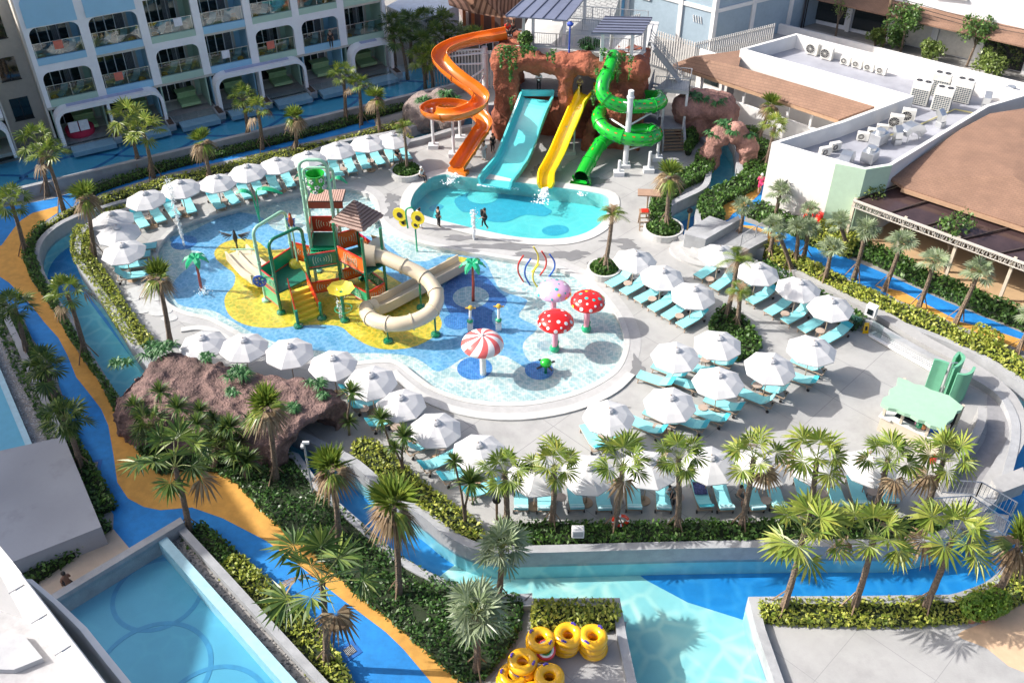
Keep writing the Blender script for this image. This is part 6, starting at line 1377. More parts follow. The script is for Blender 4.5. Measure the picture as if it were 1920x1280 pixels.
# green kiosk
kz=2.5; ko_=[(1684,707),(1700,712),(1715,720),(1730,722),(1745,730),(1762,735),(1780,741),(1806,762),(1803,768),(1795,770),(1788,784),(1776,792),(1770,805),(1757,800),(1745,797),(1735,789),(1722,786),(1708,777),(1697,774),(1682,767),(1666,764),(1652,755),(1656,745),(1668,740),(1668,730),(1682,722)]
kk=thing('kiosk','pale green kiosk with a leaf edged flat roof on the right deck','kiosk',G(1715,815))
m=MB(); m.prism([G(x,y,kz) for x,y in ko_],kz-.2,kz); m.build('roof',mat('kiosk_mint',(.31,.50,.36),.6,var=.05,dirt=.06),kk)
kx=Vector((math.cos(R(-41)),math.sin(R(-41)),0)); ky=Vector((-kx.y,kx.x,0)); kc=G(1700,832); kc.z=0
def KP(a,b,z=0): return kc+kx*a+ky*b+Vector((0,0,z))
KB=mat('kiosk_beige',(.50,.45,.36),.7,var=.08)
m=MB(); m.box(KP(0,0,.5),(3.1,.15,1.0),rz=R(-41)); m.box(KP(-1.5,.9,.5),(.15,1.8,1.),rz=R(-41)); m.box(KP(1.5,.9,.5),(.15,1.8,1.),rz=R(-41)); m.build('counter_wall',KB,kk)
m=MB(); m.box(KP(-1.35,.9,1.03),(.6,2.2,.06),rz=R(-41)); m.box(KP(0,.1,1.03),(3.2,.35,.05),rz=R(-41)); m.build('counter_top',WHITE,kk)
for a,b in ((-1.5,0),(-.6,0),(.7,0),(1.5,0),(1.5,1.8),(-1.5,1.8)): m=MB(); m.box(KP(a,b,1.15),(.14,.14,2.3),rz=R(-41)); m.build('post',KB,kk)
m=MB(); m.box(KP(.1,1.8,.9),(2.9,.12,1.8),rz=R(-41)); m.build('back_panel',DARK,kk)
m=MB(); m.box(KP(.6,.9,.55),(1.1,.8,.9),rz=R(-41)); props(m.build('storage_box',mat('blue_crate',(.02,.12,.55),.6)),'blue crates inside the green kiosk','crate')
m=MB(); m.sph(KP(.2,.3,1.2),.18,8,5); m.sph(KP(.4,.35,1.18),.15,8,5,mi=1); m.sph(KP(.05,.42,1.15),.13,8,5,mi=2); props(m.build('toy_heap',[PT,plastic('toy_orange',(.8,.3,.1)),plastic('toy_pink',(.7,.3,.45))]),'small colourful toys on the kiosk counter','toys')
# green curved shower screens
SG=mat('screen_green',(.13,.38,.24),.55,var=.08,dirt=.1)
for k,(pts,lb) in enumerate([([(1733,728),(1746,731),(1759,736)],'straight green shower screen behind the kiosk'),([(1770,745),(1784,734),(1790,722),(1778,712),(1768,722)],'middle curved green shower screen behind the kiosk'),([(1775,755),(1790,757),(1803,752),(1809,742)],'right curved green shower screen behind the kiosk')]):
    p=smooth(GL(pts,0),5,False); m=MB(); m.ring(p,offset(p,.14,False),0,2.0,closed=False); props(m.build('shower_screen',SG),lb,'screen')
m=MB(); m.tube([G(1762,742,0),G(1762,742,0)+Vector((0,0,2.3))],.04,6); m.tube([G(1762,742,0)+Vector((0,0,2.3)),G(1762,742,0)+Vector((.3,0,2.3))],.03,6); props(m.build('shower_pipe',STEEL),'thin steel shower pipe between the green screens','shower')
# right side walls and ramp
iw=smooth(GL([(1480,505),(1540,537),(1600,568),(1660,600),(1720,638),(1789,676),(1823,697),(1858,722),(1882,747),(1897,780),(1897,806),(1868,858),(1838,905)],.35),4,False)
iw2=offset(iw,-.0,False)
m=MB(); m.ring(offset(iw,0,False),offset(iw,.75,False),0,.36,closed=False); props(m.build('river_wall',mat('wall_light_concrete',(.36,.36,.355),.8,var=.08,dirt=.15)),'broad grey concrete wall between the right deck and the river','wall')
rw=smooth(GL([(1850,765),(1846,800),(1820,840),(1795,870),(1785,900)],.9),4,False)
m=MB(); m.ring(rw,offset(rw,-.4,False),0,.9,closed=False); props(m.build('ramp_wall',MATS['wall_light_concrete']),'curved concrete parapet of the ramp behind the kiosk','wall')
rp=GL([(1852,735),(1880,760),(1895,800),(1885,850),(1850,910),(1790,905),(1830,850),(1850,810)],.0); m=MB(); m.sheet(ccw(smooth(rp,3)),.02); setting(m.build('ramp',mat('ramp_grey',(.25,.25,.26),.85,var=.12)))
m=MB(); m.prism([G(1860,898,.8),G(1918,875,.8),G(1925,905,.8),G(1873,925,.8)],0,.8); props(m.build('concrete_block',MATS['wall_light_concrete']),'square concrete block at the right end of the deck by the river','concrete block')
# slatted grating
gr_=thing('drain_grating','long white slatted grating set in the right deck','grating',G(1690,650))
g4=[G(1630,628,.12),G(1655,617,.12),G(1783,688,.12),G(1757,700,.12)]
m=MB(); 
for i in range(4): m.bar(g4[i],g4[(i+1)%4],.16,.10)
m.build('frame',WHITE,gr_)
for k in range(34): t=(k+.5)/34; m=MB(); m.bar(g4[0].lerp(g4[3],t),g4[1].lerp(g4[2],t),.07,.06); m.build('slat',WHITE,gr_)
m=MB(); m.prism([p for p in g4],.01,.03); m.build('recess',DARK,gr_)
# glass rail, yellow sign, box
m=MB(); p=[G(1592,598,.8),G(1620,612,.8)]; m.bar(p[0],p[1],.03,.9); props(m.build('glass_screen',GLASS),'left glass balustrade panel beside the control box','glass panel')
m=MB(); p=[G(1634,612,.8),G(1655,622,.8)]; m.bar(p[0],p[1],.03,.9); props(m.build('glass_screen',GLASS),'right glass balustrade panel beside the control box','glass panel')
b=G(1627,606,.0); r=thing('control_box','white control box with a dark window on the river wall','control box',b); m=MB(); m.box(b+Vector((0,0,.95)),(.6,.4,.7),rz=R(-40)); m.build('casing',WHITE,r); m=MB(); q=b+Vector((-.13,-.16,.95)); m.box(q,(.32,.06,.35),rz=R(-40)); m.build('window',DGL,r)
b=G(1621,622,0); r=thing('warning_sign','small yellow folding floor sign beside the control box','sign',b)
for s in (-1,1): m=MB(); m.add([b+Vector((-.17,s*.16,0)),b+Vector((.17,s*.16,0)),b+Vector((.13,0,.65)),b+Vector((-.13,0,.65)),b+Vector((-.17,s*.13,0)),b+Vector((.17,s*.13,0)),b+Vector((.13,-s*.02,.65)),b+Vector((-.13,-s*.02,.65))],[(0,1,2,3),(7,6,5,4),(0,4,5,1),(1,5,6,2),(2,6,7,3),(3,7,4,0)]); m.build('board',plastic('sign_yellow',(.85,.48,.0)),r)
m=MB(); m.bar(b+Vector((0,-.14,.22)),b+Vector((0,-.07,.45)),.12,.015); m.build('pictogram',BLACK,r)
# bridge and curved steps, top right of the deck
m=MB(); 
for k,rx in enumerate((1.9,1.5,1.1,.75)):
    c=G(1345,470,0); pts=[c+Vector((rx*1.6*math.cos(a),rx*1.1*math.sin(a),0)) for a in np.linspace(R(120),R(300),18)]; pts=[Vector((p.x,p.y,0)) for p in pts]+[c+Vector((1.,-rx*.3,0)),c+Vector((1.,1.6,0))]
    m.prism(pts,0 if k==0 else .15*k,.15*(k+1))
props(m.build('curved_steps',mat('step_white',(.42,.42,.41),.7,var=.06)),'white rounded steps leading up to the river bridge','steps')
m=MB(); m.prism([G(1290,430,.6),G(1322,453,.6),G(1432,470,.6),G(1440,440,.6),G(1330,405,.6)],-.5,.615); props(m.build('bridge_deck',CONC),'grey concrete bridge slab over the river by the steps','bridge')
m=MB(); m.ring([G(1284,440,1.2),G(1323,450,1.2),G(1388,412,1.2)],[G(1284,432,1.2),G(1319,441,1.2),G(1384,405,1.2)],.0,1.25,closed=False); props(m.build('bridge_wall',CONC),'grey parapet wall of the river bridge','wall')
m=MB(); m.ring([G(1380,480,1.0),G(1440,448,1.0)],[G(1376,474,1.0),G(1436,441,1.0)],.0,1.0,closed=False); props(m.build('bridge_wall',CONC),'lower grey parapet wall below the bridge railing','wall')
railing('bridge_railing','thin grey railing on the river bridge near the steps',[G(1388,462,.9),G(1442,430,.9)],.9)
# bottom right footbridge
m=MB(); bq=[G(1735,975,.45),G(1755,950,.45),G(1880,1000,.45),G(1893,965,.45)]; m.add([bq[0],bq[2],bq[3],bq[1]]+[p-Vector((0,0,.25)) for p in (bq[0],bq[2],bq[3],bq[1])],[(0,1,2,3),(7,6,5,4),(0,4,5,1),(1,5,6,2),(2,6,7,3),(3,7,4,0)]); props(m.build('footbridge',CONC),'small concrete footbridge at the lower right of the deck','footbridge')
railing('bridge_railing','near railing of the lower right footbridge',[G(1740,960,.45),G(1810,955,.5),G(1882,1005,.45)],.95,m_=STEEL)
railing('bridge_railing','far railing of the lower right footbridge',[G(1765,925,.45),G(1830,930,.5),G(1895,968,.45)],.95,m_=STEEL)
# lifeguard shade and chair
b=G(1205,400,0); r=thing('lifeguard_stand','lifeguard post with a flat brown square roof beside the slide pool','lifeguard stand',b)
m=MB(); q=[G(1196,366,1.9),G(1239,368,1.9),G(1236,355,1.9),G(1196,354,1.9)]; m.prism(q,1.82,1.9); m.build('shade_roof',mat('brown_shade',(.34,.22,.15),.7),r)
p=(q[0]+q[2])/2; m=MB(); m.tube([Vector((p.x,p.y,0)),Vector((p.x,p.y,1.85))],.05,8); m.build('post',WOODP,r)
m=MB(); c=Vector((p.x-.3,p.y-1.2,0))
for s in (-.3,.3):
    m.bar(c+Vector((s,-.5,0)),c+Vector((s,.1,1.1)),.07); m.bar(c+Vector((s,.5,0)),c+Vector((s,.1,1.1)),.07)
for z in (.25,.5,.75): m.bar(c+Vector((-.3,-.5+z*.5,z)),c+Vector((.3,-.5+z*.5,z)),.06)
m.box(c+Vector((0,.1,1.1)),(.7,.6,.06)); m.build('ladder_chair',WOODP,r)
m=MB(); m.box(c+Vector((0,.1,1.16)),(.45,.45,.08)); m.build('cushion',PR,r)
# life ring
lc=G(1163,972,.9); r=thing('life_ring','red and white life ring hanging on a palm trunk','life ring',lc); m=MB(); n=24; m.tube([lc+Vector((.33*math.cos(a),-.1,.33*math.sin(a))) for a in np.linspace(0,6.283,n,endpoint=False)],.075,8,closed=True)
for i in range(len(m.f)): m.m[i]=1 if (i//8)%6==0 else 0
m.build('ring',[plastic('ring_red',(.75,.05,.02)),WHITE],r,sm=True)
b=G(1083,1006,.5); r=thing('utility_box','white box standing in the hedge below the loungers','utility box',b); m=MB(); m.box(b+Vector((0,0,.35)),(.55,.35,.5)); m.build('casing',WHITE,r,bevel=.03); m=MB(); m.box(b+Vector((0,-.19,.38)),(.44,.02,.3)); m.build('vent_panel',CONC,r)
# camera pole and lamp bollards
b=G(588,930,0); r=thing('camera_pole','thin grey pole with cameras beside the lower left river','camera pole',b); t=PV(576,828,b.y); m=MB(); m.tube([b,Vector((b.x,b.y,t.z))],.05,8); m.build('pole',GREYP,r); m=MB(); m.box((b.x+.12,b.y-.05,t.z),(.3,.12,.12)); m.box((b.x-.05,b.y-.1,t.z-.15),(.12,.25,.12)); m.build('camera_head',WHITE,r)
for k,(x,y,lb) in enumerate([(932,986,'dark round lamp on a wooden post at the left end of the lower hedge'),(1288,438,'dark round lamp on a post beside the bridge wall')]):
    b=G(x,y,0); r=thing('lamp_post',lb,'lamp',b); m=MB(); m.tube([b,b+Vector((0,0,1.7))],.06,8); m.build('post',WOODP if k==0 else mat('ochre_post',(.4,.28,.1)),r); m=MB(); m.sph(b+Vector((0,0,1.75)),.2,10,6,sc=(1,.7,1)); m.build('lamp_head',BLACK,r,sm=True)
# round planters
def rplanter(label,x,y,rad,h=.45):
    c=G(x,y,0); r=thing('round_planter',label,'planter',c); m=MB(); m.lathe([(rad,0),(rad,h),(rad-.14,h),(rad-.14,h-.12)],c,28); m.build('wall',CONCL,r); m=MB(); m.lathe([(.01,h-.1),(rad-.14,h-.11)],c,28); m.build('soil',SOIL,r)
    return c
def bush(label,c,rad,h,n,seed,m_=HG,size=.22,z0=.3,name='shrub',asym=1):
    rs=np.random.RandomState(seed); u=rs.normal(size=(n,3)); u/=np.linalg.norm(u,axis=1)[:,None]; u[:,2]=np.abs(u[:,2]); rr=(.55+.45*rs.rand(n)**.5)[:,None]
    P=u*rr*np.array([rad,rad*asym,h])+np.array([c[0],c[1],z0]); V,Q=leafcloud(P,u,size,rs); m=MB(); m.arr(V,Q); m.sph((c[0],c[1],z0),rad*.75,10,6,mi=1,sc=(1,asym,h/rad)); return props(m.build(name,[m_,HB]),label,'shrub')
for k,(x,y,rad,lb) in enumerate([(763,328,1.15,'by the left corner of the slide pool'),(1132,512,1.05,'at the right tip of the splash pool'),(1243,436,1.3,'near the bridge steps')]):
    c=rplanter('round concrete planter '+lb,x,y,rad); bush('leafy green bush filling the round planter '+lb,c,rad-.15,.55,900,300+k)
# potted plants on the right
for k,(x,y) in enumerate([(1830,640),(1845,646),(1858,654)]):
    c=G(x,y,0); r=thing('potted_plant',ORD[k]+' terracotta potted bush from the left in the yellow hedge','potted plant',c); m=MB(); m.lathe([(.22,0),(.32,.4),(.3,.42)],c,12,capb=True); m.build('pot',mat('terracotta',(.35,.16,.09),.8),r)
    rs=np.random.RandomState(k); u=rs.normal(size=(220,3)); u/=np.linalg.norm(u,axis=1)[:,None]; V,Q=leafcloud(u*.45+np.array([c.x,c.y,.75]),u,.2,rs); m=MB(); m.arr(V,Q); m.build('foliage',HY,r)
for k,(x,y,lb) in enumerate([(1818,1160,'left'),(1840,1158,'middle'),(1858,1150,'right')]):
    c=G(x,y,0); r=thing('potted_plant',lb+' bright green potted bush at the bottom right planter','potted plant',c); m=MB(); m.lathe([(.25,0),(.36,.45),(.33,.47)],c,12,capb=True); m.build('pot',MATS['terracotta'],r)
    rs=np.random.RandomState(k+9); u=rs.normal(size=(500,3)); u/=np.linalg.norm(u,axis=1)[:,None]; V,Q=leafcloud(u*.55+np.array([c.x,c.y,.85]),u,.18,rs); m=MB(); m.arr(V,Q); m.build('foliage',mat('bright_leaf',(.12,.25,.03),.5,var=.2,island=[(.14,.28,.03),(.25,.36,.05),(.08,.18,.02)],transl=.3),r)
# path drains
for x,y,rz,lb in ((175,873,10,'small square drain in the blue path at the upper left'),(656,1220,40,'square grey drain grate in the lit blue path at the bottom')):
    c=G(x,y,0); r=thing('drain_cover',lb,'drain',c,R(rz)); m=MB(); m.box((0,0,.014),(.75,.75,.02)); m.build('frame',PB if False else mat('drain_blue',(.01,.12,.4),.7),r,world=False); m=MB(); m.box((0,0,.03),(.42,.42,.02)); m.build('plate',DARK,r,world=False)
    for k in range(7): m=MB(); m.box((-.18+.06*k,0,.045),(.02,.4,.02)); m.build('grate_bar',GREYP,r,world=False)
# =============== LOUNGERS, UMBRELLAS, TABLES ===============
FRM=mat('lounger_wood',(.36,.27,.20),.6,var=.15); TOW=mat('towel_stripe',(.55,.80,.82),.9,var=.1,scale=20)
def make_lounger(kind):
    r=thing('sun_lounger','x','sun lounger'); back=[(.28,.40),(.62,.52),(1.0,.74)] if kind==0 else [(.28,.40),(.62,.47),(1.0,.60)] if kind==1 else [(.28,.40),(.55,.62),(.82,.98)]
    pr=[(-1.02,.42),(-.9,.40),(-.3,.395)]+back
    vs=[];fs=[];w=.33;t=.07
    for y,z in pr:
        for sx in (-w,w): vs+=[(sx,y,z),(sx,y,z-t)]
    n=len(pr)
    for i in range(n-1):
        a=i*4;b=a+4; fs+=[(a,a+2,b+2,b),(a+1,b+1,b+3,a+3),(a,b,b+1,a+1),(a+2,a+3,b+3,b+2)]
    fs+=[(0,1,3,2),(n*4-4,n*4-2,n*4-1,n*4-3)]
    m=MB(); m.add(vs,fs); m.build('mattress',TURQ,r,world=False,bevel=.015)
    m=MB(); 
    for s in (-1,1): m.bar((s*.31,-1.0,.30),(s*.31,.85,.30),.05,.05)
    for y in (-.98,-.2,.3,.84): m.bar((-.31,y,.30),(.31,y,.30),.05,.05)
    e=back[-1]
    for s in (-1,1): m.bar((s*.28,.28,.34),(s*.28,e[0],e[1]-.1),.04,.04)
    m.build('frame',FRM,r,world=False)
    for s in (-1,1):
        MB().bar((s*.31,-.85,.3),(s*.31,-.9,0),.05).build('leg',FRM,r,world=False); MB().bar((s*.31,.55,.3),(s*.31,.72,.06),.05).build('leg',FRM,r,world=False)
        m=MB(); m.tube([(s*.34,.72,.085),(s*.39,.72,.085)],.085,12); m.build('wheel',BLACK,r,world=False)
    if kind==1:
        m=MB(); 
        for q in range(3): m.tube([(-.33,.80+q*.075,.60+q*.03),(.33,.80+q*.075,.60+q*.03)],.055,8,mi=q%2)
        m.build('rolled_towel',[TOW,TURQ],r,world=False)
    else:
        a,b=back[1],back[2]; m=MB(); m.add([(-.34,a[0]+.12,a[1]+.1),(.34,a[0]+.12,a[1]+.1),(.34,b[0]+.02,b[1]+.03),(-.34,b[0]+.02,b[1]+.03)],[(0,1,2,3)]); m.build('head_cover',mat('turquoise_dark',(.05,.42,.52),.8,var=.08),r,world=False)
    return Proto(r)
LG_=[make_lounger(0),make_lounger(1),make_lounger(2)]
rl=random.Random(5)
def row(pts,vec,kind,desc,group):
    for k,(x,y) in enumerate(pts):
        a=G(x-vec[0]/2,y-vec[1]/2,.4); b=G(x+vec[0]/2,y+vec[1]/2,.4); d=a-b; c=(a+b)/2; rz=math.atan2(d.y,d.x)-math.pi/2+rl.uniform(-.06,.06)
        kd=kind if rl.random()>.18 else (2 if kind==0 else 0)
        LG_[kd].place((c.x,c.y,.004),rz,ORD[k]+' turquoise lounger from the left '+desc,'sun lounger',group)
row([(263,412),(294,402),(322,393),(354,385),(405,377),(433,369),(459,359),(485,352),(513,344),(540,337),(572,329),(600,323),(630,318),(656,310),(682,303),(707,296),(733,290),(758,287)],(20,30),0,'in the back row along the river','back row of loungers by the river')
row([(262,462),(250,478),(243,496),(247,515)],(62,-8),0,'stack under the far left umbrellas, top to bottom','loungers on the far left')
row([(1163,522),(1190,536),(1218,551),(1243,567),(1268,581),(1297,597)],(-46,27),0,'in the upper right row facing the splash pool','loungers in the upper right row')
row([(1327,506),(1357,527),(1393,535),(1427,554),(1461,574),(1493,590),(1525,606),(1567,625)],(-44,27),0,'in the row below the right wall','loungers below the right wall')
row([(1230,711),(1257,694),(1283,716),(1303,688),(1345,673)],(-58,-22),0,'in the left cluster beside the bush bed','loungers beside the bush bed')
row([(1213,798),(1243,781),(1292,790),(1330,777),(1357,757)],(-58,-22),0,'in the lower middle cluster','loungers of the lower middle cluster')
row([(1421,746),(1447,727),(1497,707),(1519,684)],(-58,-22),0,'in the right cluster beside the open deck','loungers of the right cluster')
row([(1112,820),(1155,812)],(-20,-42),0,'under the lone lower umbrella','loungers under the lone umbrella')
row([(672,722),(690,752),(722,786),(748,778),(790,832),(822,864),(858,885),(905,915)],(50,-22),0,'in the diagonal row above the yellow hedge','loungers in the lower left diagonal row')
row([(977,929),(1021,930),(1078,928),(1130,930),(1188,928),(1243,929)],(-3,-48),1,'in the left half of the bottom row','loungers of the bottom row')
row([(1316,928),(1355,929),(1411,929),(1453,925),(1508,925),(1567,923),(1608,921),(1661,917)],(-14,-47),1,'in the right half of the bottom row','loungers of the bottom row')
q=G(1313,915,.5); r=thing('towel','dark blue patterned towel lying on a lounger in the bottom row','towel',q); m=MB(); m.add([q+Vector((-.3,-.35,.0)),q+Vector((.3,-.35,.0)),q+Vector((.28,.4,.02)),q+Vector((-.32,.4,.02)),q+Vector((-.3,-.35,-.04)),q+Vector((.3,-.35,-.04)),q+Vector((.28,.4,-.02)),q+Vector((-.32,.4,-.02))],[(0,1,2,3),(7,6,5,4),(0,4,5,1),(1,5,6,2),(2,6,7,3),(3,7,4,0)]); m.build('towel_cloth',mat('navy_towel',(.05,.06,.16),.9,var=.9,scale=9),r)
tb_r=thing('side_table','x','table'); m=MB(); m.lathe([(.01,.45),(.26,.45),(.26,.41),(.01,.41)],(0,0,0),18); m.build('table_top',mat('table_wood',(.42,.33,.27),.6),tb_r,world=False)
for k in range(3): a=k*2.09; MB().bar((.18*math.cos(a),.18*math.sin(a),.41),(.2*math.cos(a),.2*math.sin(a),0),.035).build('leg',FRM,tb_r,world=False)
TBP=Proto(tb_r)
for k,(x,y) in enumerate([(1177,531),(1223,560),(1274,592),(1331,523),(1472,588),(1538,620),(1323,674),(1420,722),(1318,764),(1233,800),(1130,815),(683,766),(828,838),(742,800),(1052,932),(1161,932),(1273,932),(1437,938),(1540,925),(1636,922),(279,408),(340,392),(420,376),(498,350),(556,336),(644,317),(695,302),(746,290)]):
    c=G(x,y,.42); TBP.place((c.x,c.y,.003),rl.random()*6,ORD[k%20]+(' small round side table between loungers in the lower area' if k<20 else ' small round side table between loungers in the back row'),'table','side tables between the loungers')
ub=thing('beach_umbrella','x','umbrella'); n=8; ru=1.43
m=MB(); prof=[(.10,2.76),(.55,2.62),(1.0,2.44),(ru,2.20)]; 
vs=[(0,0,2.78)];fs=[]
for r_,z in prof[1:]:
    for k in range(n): a=2*math.pi*k/n; vs.append((r_*math.cos(a),r_*math.sin(a),z)); a2=a+math.pi/n; q=math.cos(math.pi/n); vs.append((r_*q*math.cos(a2),r_*q*math.sin(a2),z-.012*r_))
N2=2*n
for k in range(N2): fs.append((0,1+k,1+(k+1)%N2))
for i in range(2):
    for k in range(N2): a=1+i*N2+k; b=1+i*N2+(k+1)%N2; fs.append((a,a+N2,b+N2,b))
for k in range(N2): a=1+2*N2+k; b=1+2*N2+(k+1)%N2; fs.append((a,len(vs)+k,len(vs)+(k+1)%N2,b))
vs+=[(v[0]*.995,v[1]*.995,v[2]-.07) for v in vs[1+2*N2:1+3*N2]]
m.add(vs,fs); cp=m.build('canopy',CANVAS,ub,world=False)
m=MB(); m.lathe([(.02,2.93),(.16,2.88),(.27,2.78)],(0,0,0),8,wob=lambda k,z:1+.12*(k%2)); m.build('vent_cap',CANVAS,cp,world=False); m=MB(); m.sph((0,0,2.93),.045,6,4); m.build('finial',FRM,cp,world=False)
m=MB(); 
for k in range(8): a=2*math.pi*k/8; m.bar((0,0,2.70),(ru*.97*math.cos(a),ru*.97*math.sin(a),2.17),.025); 
m.build('rib',FRM,ub,world=False)
MB().tube([(0,0,0),(0,0,2.8)],.032,8).build('pole',FRM,ub,world=False)
m=MB(); m.lathe([(.34,0),(.34,.05),(.06,.09),(.05,.3)],(0,0,0),18); m.build('base',mat('base_tan',(.42,.29,.19),.7),ub,world=False)
UB=Proto(ub)
UL=[('in the back row by the river',[(205,393),(217,417),(227,450),(268,353),(333,333),(402,321),(462,303),(517,289),(576,277),(630,261),(689,251),(733,244)],'umbrellas of the back row'),
('in the row between rock tunnel and pool',[(377,620),(450,627),(537,637),(620,659),(693,694),(750,734),(813,780),(898,824)],'umbrellas of the lower left row'),
('in the upper right group',[(1190,465),(1243,495),(1302,529),(1352,457),(1423,488),(1500,520),(1565,553)],'umbrellas of the upper right group'),
('in the middle right group',[(1143,757),(1260,733),(1270,644),(1350,623),(1353,694),(1447,666),(1527,634)],'umbrellas of the middle right group'),
('in the bottom row behind the palms',[(1003,869),(1105,862),(1217,858),(1335,848),(1433,852),(1540,852),(1640,852)],'umbrellas of the bottom row')]
for desc,pts,g in UL:
    for k,(x,y) in enumerate(pts):
        c=G(x,y,2.9); uo=UB.place((c.x,c.y,.0),rl.random()*.78,ORD[k]+' white umbrella from the left '+desc if g!='umbrellas of the back row' else ORD[k]+' white octagonal umbrella '+desc,'umbrella',g,sc=rl.uniform(.89,.95)); uo.rotation_euler[0]=rl.uniform(-.035,.035); uo.rotation_euler[1]=rl.uniform(-.035,.035)
# =============== PALMS ===============
def leafm(name,c,isl,t=.28,r=.4): return mat(name,c,r,var=.18,scale=1.2,island=isl,transl=t,spec=.5)
PGN=leafm('palm_leaf_green',(.10,.17,.03),[(.09,.15,.022),(.21,.28,.04),(.14,.21,.03),(.32,.35,.06)])
PGY=leafm('palm_leaf_yellow',(.20,.26,.04),[(.12,.20,.03),(.30,.34,.06),(.20,.27,.04),(.40,.38,.08)])
PGD=leafm('palm_leaf_dark',(.04,.09,.02),[(.04,.09,.02),(.10,.17,.035),(.18,.24,.05),(.06,.12,.02)])
PGS=leafm('palm_leaf_silver',(.28,.34,.20),[(.20,.27,.13),(.36,.42,.28),(.28,.34,.20),(.15,.21,.09)])
PBW=leafm('palm_leaf_brown',(.24,.16,.08),[(.16,.10,.05),(.32,.23,.13),(.24,.17,.09),(.38,.30,.18)],.15,.7)
def fan(mb,c,d,L,rs,n=19,span=1.9,mi=0,droop=.25,w=.125):
    """one fan leaf: blades radiate from c, axis d"""
    d=Vector(d).normalized(); s=d.cross(Vector((0,0,1))); 
    if s.length<.1: s=Vector((1,0,0))
    s.normalize(); nn=s.cross(d)
    tw=rs.uniform(-.5,.5); s,nn=s*math.cos(tw)+nn*math.sin(tw),nn*math.cos(tw)-s*math.sin(tw)
    for k in range(n):
        a=-span+2*span*k/(n-1); l=L*(.72+.28*math.cos(a*.55))*(.9+.2*rs.rand()); v=d*math.cos(a)+s*math.sin(a)+nn*(.10*math.cos(k*math.pi))
        v.normalize(); p=v.cross(nn); p.normalize()
        m1=c+v*l*.52-Vector((0,0,droop*l*.10)); t=c+v*l-Vector((0,0,droop*l*(.45+.35*rs.rand())))
        mb.add([c+v*.03,m1-p*w*l*.55,t,m1+p*w*l*.55],[(0,1,2,3)],mi)
def crown_fan(name,mat_,n,pet,L,seed,low=-.5,hi=1.3,brown=0,tight=1.):
    rs=np.random.RandomState(seed); mb=MB()
    for k in range(n):
        a=k*2.399+rs.rand()*.4; e=low+(hi-low)*((k+.5)/n)**.8; mi=1 if k<brown else 0
        d=Vector((math.cos(a)*math.cos(e),math.sin(a)*math.cos(e),math.sin(e))); pl=pet*(.75+.5*rs.rand())*tight; p=d*pl; mid=d*pl*.5+Vector((0,0,.06))
        mb.tube([(0,0,-.05),mid,p],[.022,.016,.012],4,mi=2,cap=False)
        dd=(d+Vector((0,0,-.35 if e<.8 else 0))).normalized(); fan(mb,p,dd,L*(.85+.3*rs.rand()),rs,mi=mi,droop=.3 if mi==0 else .9)
    me=mb.build(name,[mat_,PBW,mat('petiole_green',(.20,.24,.07),.5)],world=False); return me
def crown_brown(seed,sz=1.,mt=PGN):
    rs=np.random.RandomState(seed); mb=MB()
    for k in range(11):
        a=k*2.399; e=.75+.7*rs.rand(); d=Vector((math.cos(a)*math.cos(e),math.sin(a)*math.cos(e),math.sin(e))); fan(mb,d*.25*sz,d,.95*sz*(.8+.4*rs.rand()),rs,n=14,span=.8,mi=0,droop=.25,w=.1)
    for k in range(16):
        a=k*2.399+1; e=-.55+.9*rs.rand(); d=Vector((math.cos(a)*math.cos(e),math.sin(a)*math.cos(e),math.sin(e))); fan(mb,d*.12*sz+Vector((0,0,-.1)),d,.8*sz*(.8+.4*rs.rand()),rs,n=12,span=.7,mi=1 if k%4 else 0,droop=1.1,w=.09)
    return mb.build('crown',[mt,PBW],world=False)
def crown_dra(seed,L=.75,n=70,mt=PGD):
    rs=np.random.RandomState(seed); mb=MB()
    for k in range(n):
        a=rs.rand()*6.283; e=rs.uniform(-.35,1.45); d=Vector((math.cos(a)*math.cos(e),math.sin(a)*math.cos(e),math.sin(e))); s=d.cross(Vector((0,0,1))).normalized(); l=L*(.8+.35*rs.rand()); w=.04
        m1=d*l*.5; t=d*l-Vector((0,0,l*.28*max(0,1-e*.6))); mb.add([s*-w*.5,m1-s*w,t,m1+s*w,s*w*.5],[(0,1,2,3,4)])
    return mb.build('crown',[mt],world=False)
def crown_date(seed,L=1.5,n=16,mt=PGN):
    rs=np.random.RandomState(seed); mb=MB()
    for k in range(n):
        a=k*2.399; e=.2+1.1*rs.rand(); d=Vector((math.cos(a),math.sin(a),0)); l=L*(.8+.3*rs.rand()); br=1 if k%4==3 else 0
        pts=[Vector((0,0,0))+d*(l*t*math.cos(e))+Vector((0,0,l*(t*math.sin(e)-.55*t*t))) for t in np.linspace(0,1,9)]
        mb.tube(pts,[.025]*5+[.012]*4,4,mi=br)
        for i in range(1,9):
            for sg in (-1,1):
                for q in (0,.5):
                    p=pts[i].lerp(pts[i-1],q); dr=(pts[i]-pts[i-1]).normalized(); s=Vector((-d.y,d.x,0))*sg; v=(s*.8+dr*.6+Vector((0,0,-.15))).normalized(); ll=.42*math.sin(math.pi*min(.95,(i+.6)/9.5))+.1; w=dr*.025
                    mb.add([p-w,p+w,p+v*ll],[(0,1,2)],br)
    return mb.build('crown',[mt,PBW],world=False)
CR={}
def reg(k,l): CR[k]=[o.data for o in l]; [bpy.data.objects.remove(o) for o in l]
reg('fan',[crown_fan('crown',PGN,13,.85,.80,11+i,brown=(0,2,1)[i]) for i in range(3)])
reg('yel',[crown_fan('crown',PGY,12,.92,.84,21+i,brown=(2,0,2)[i]) for i in range(3)])
reg('dark',[crown_fan('crown',PGD,15,.7,.78,31+i) for i in range(2)])
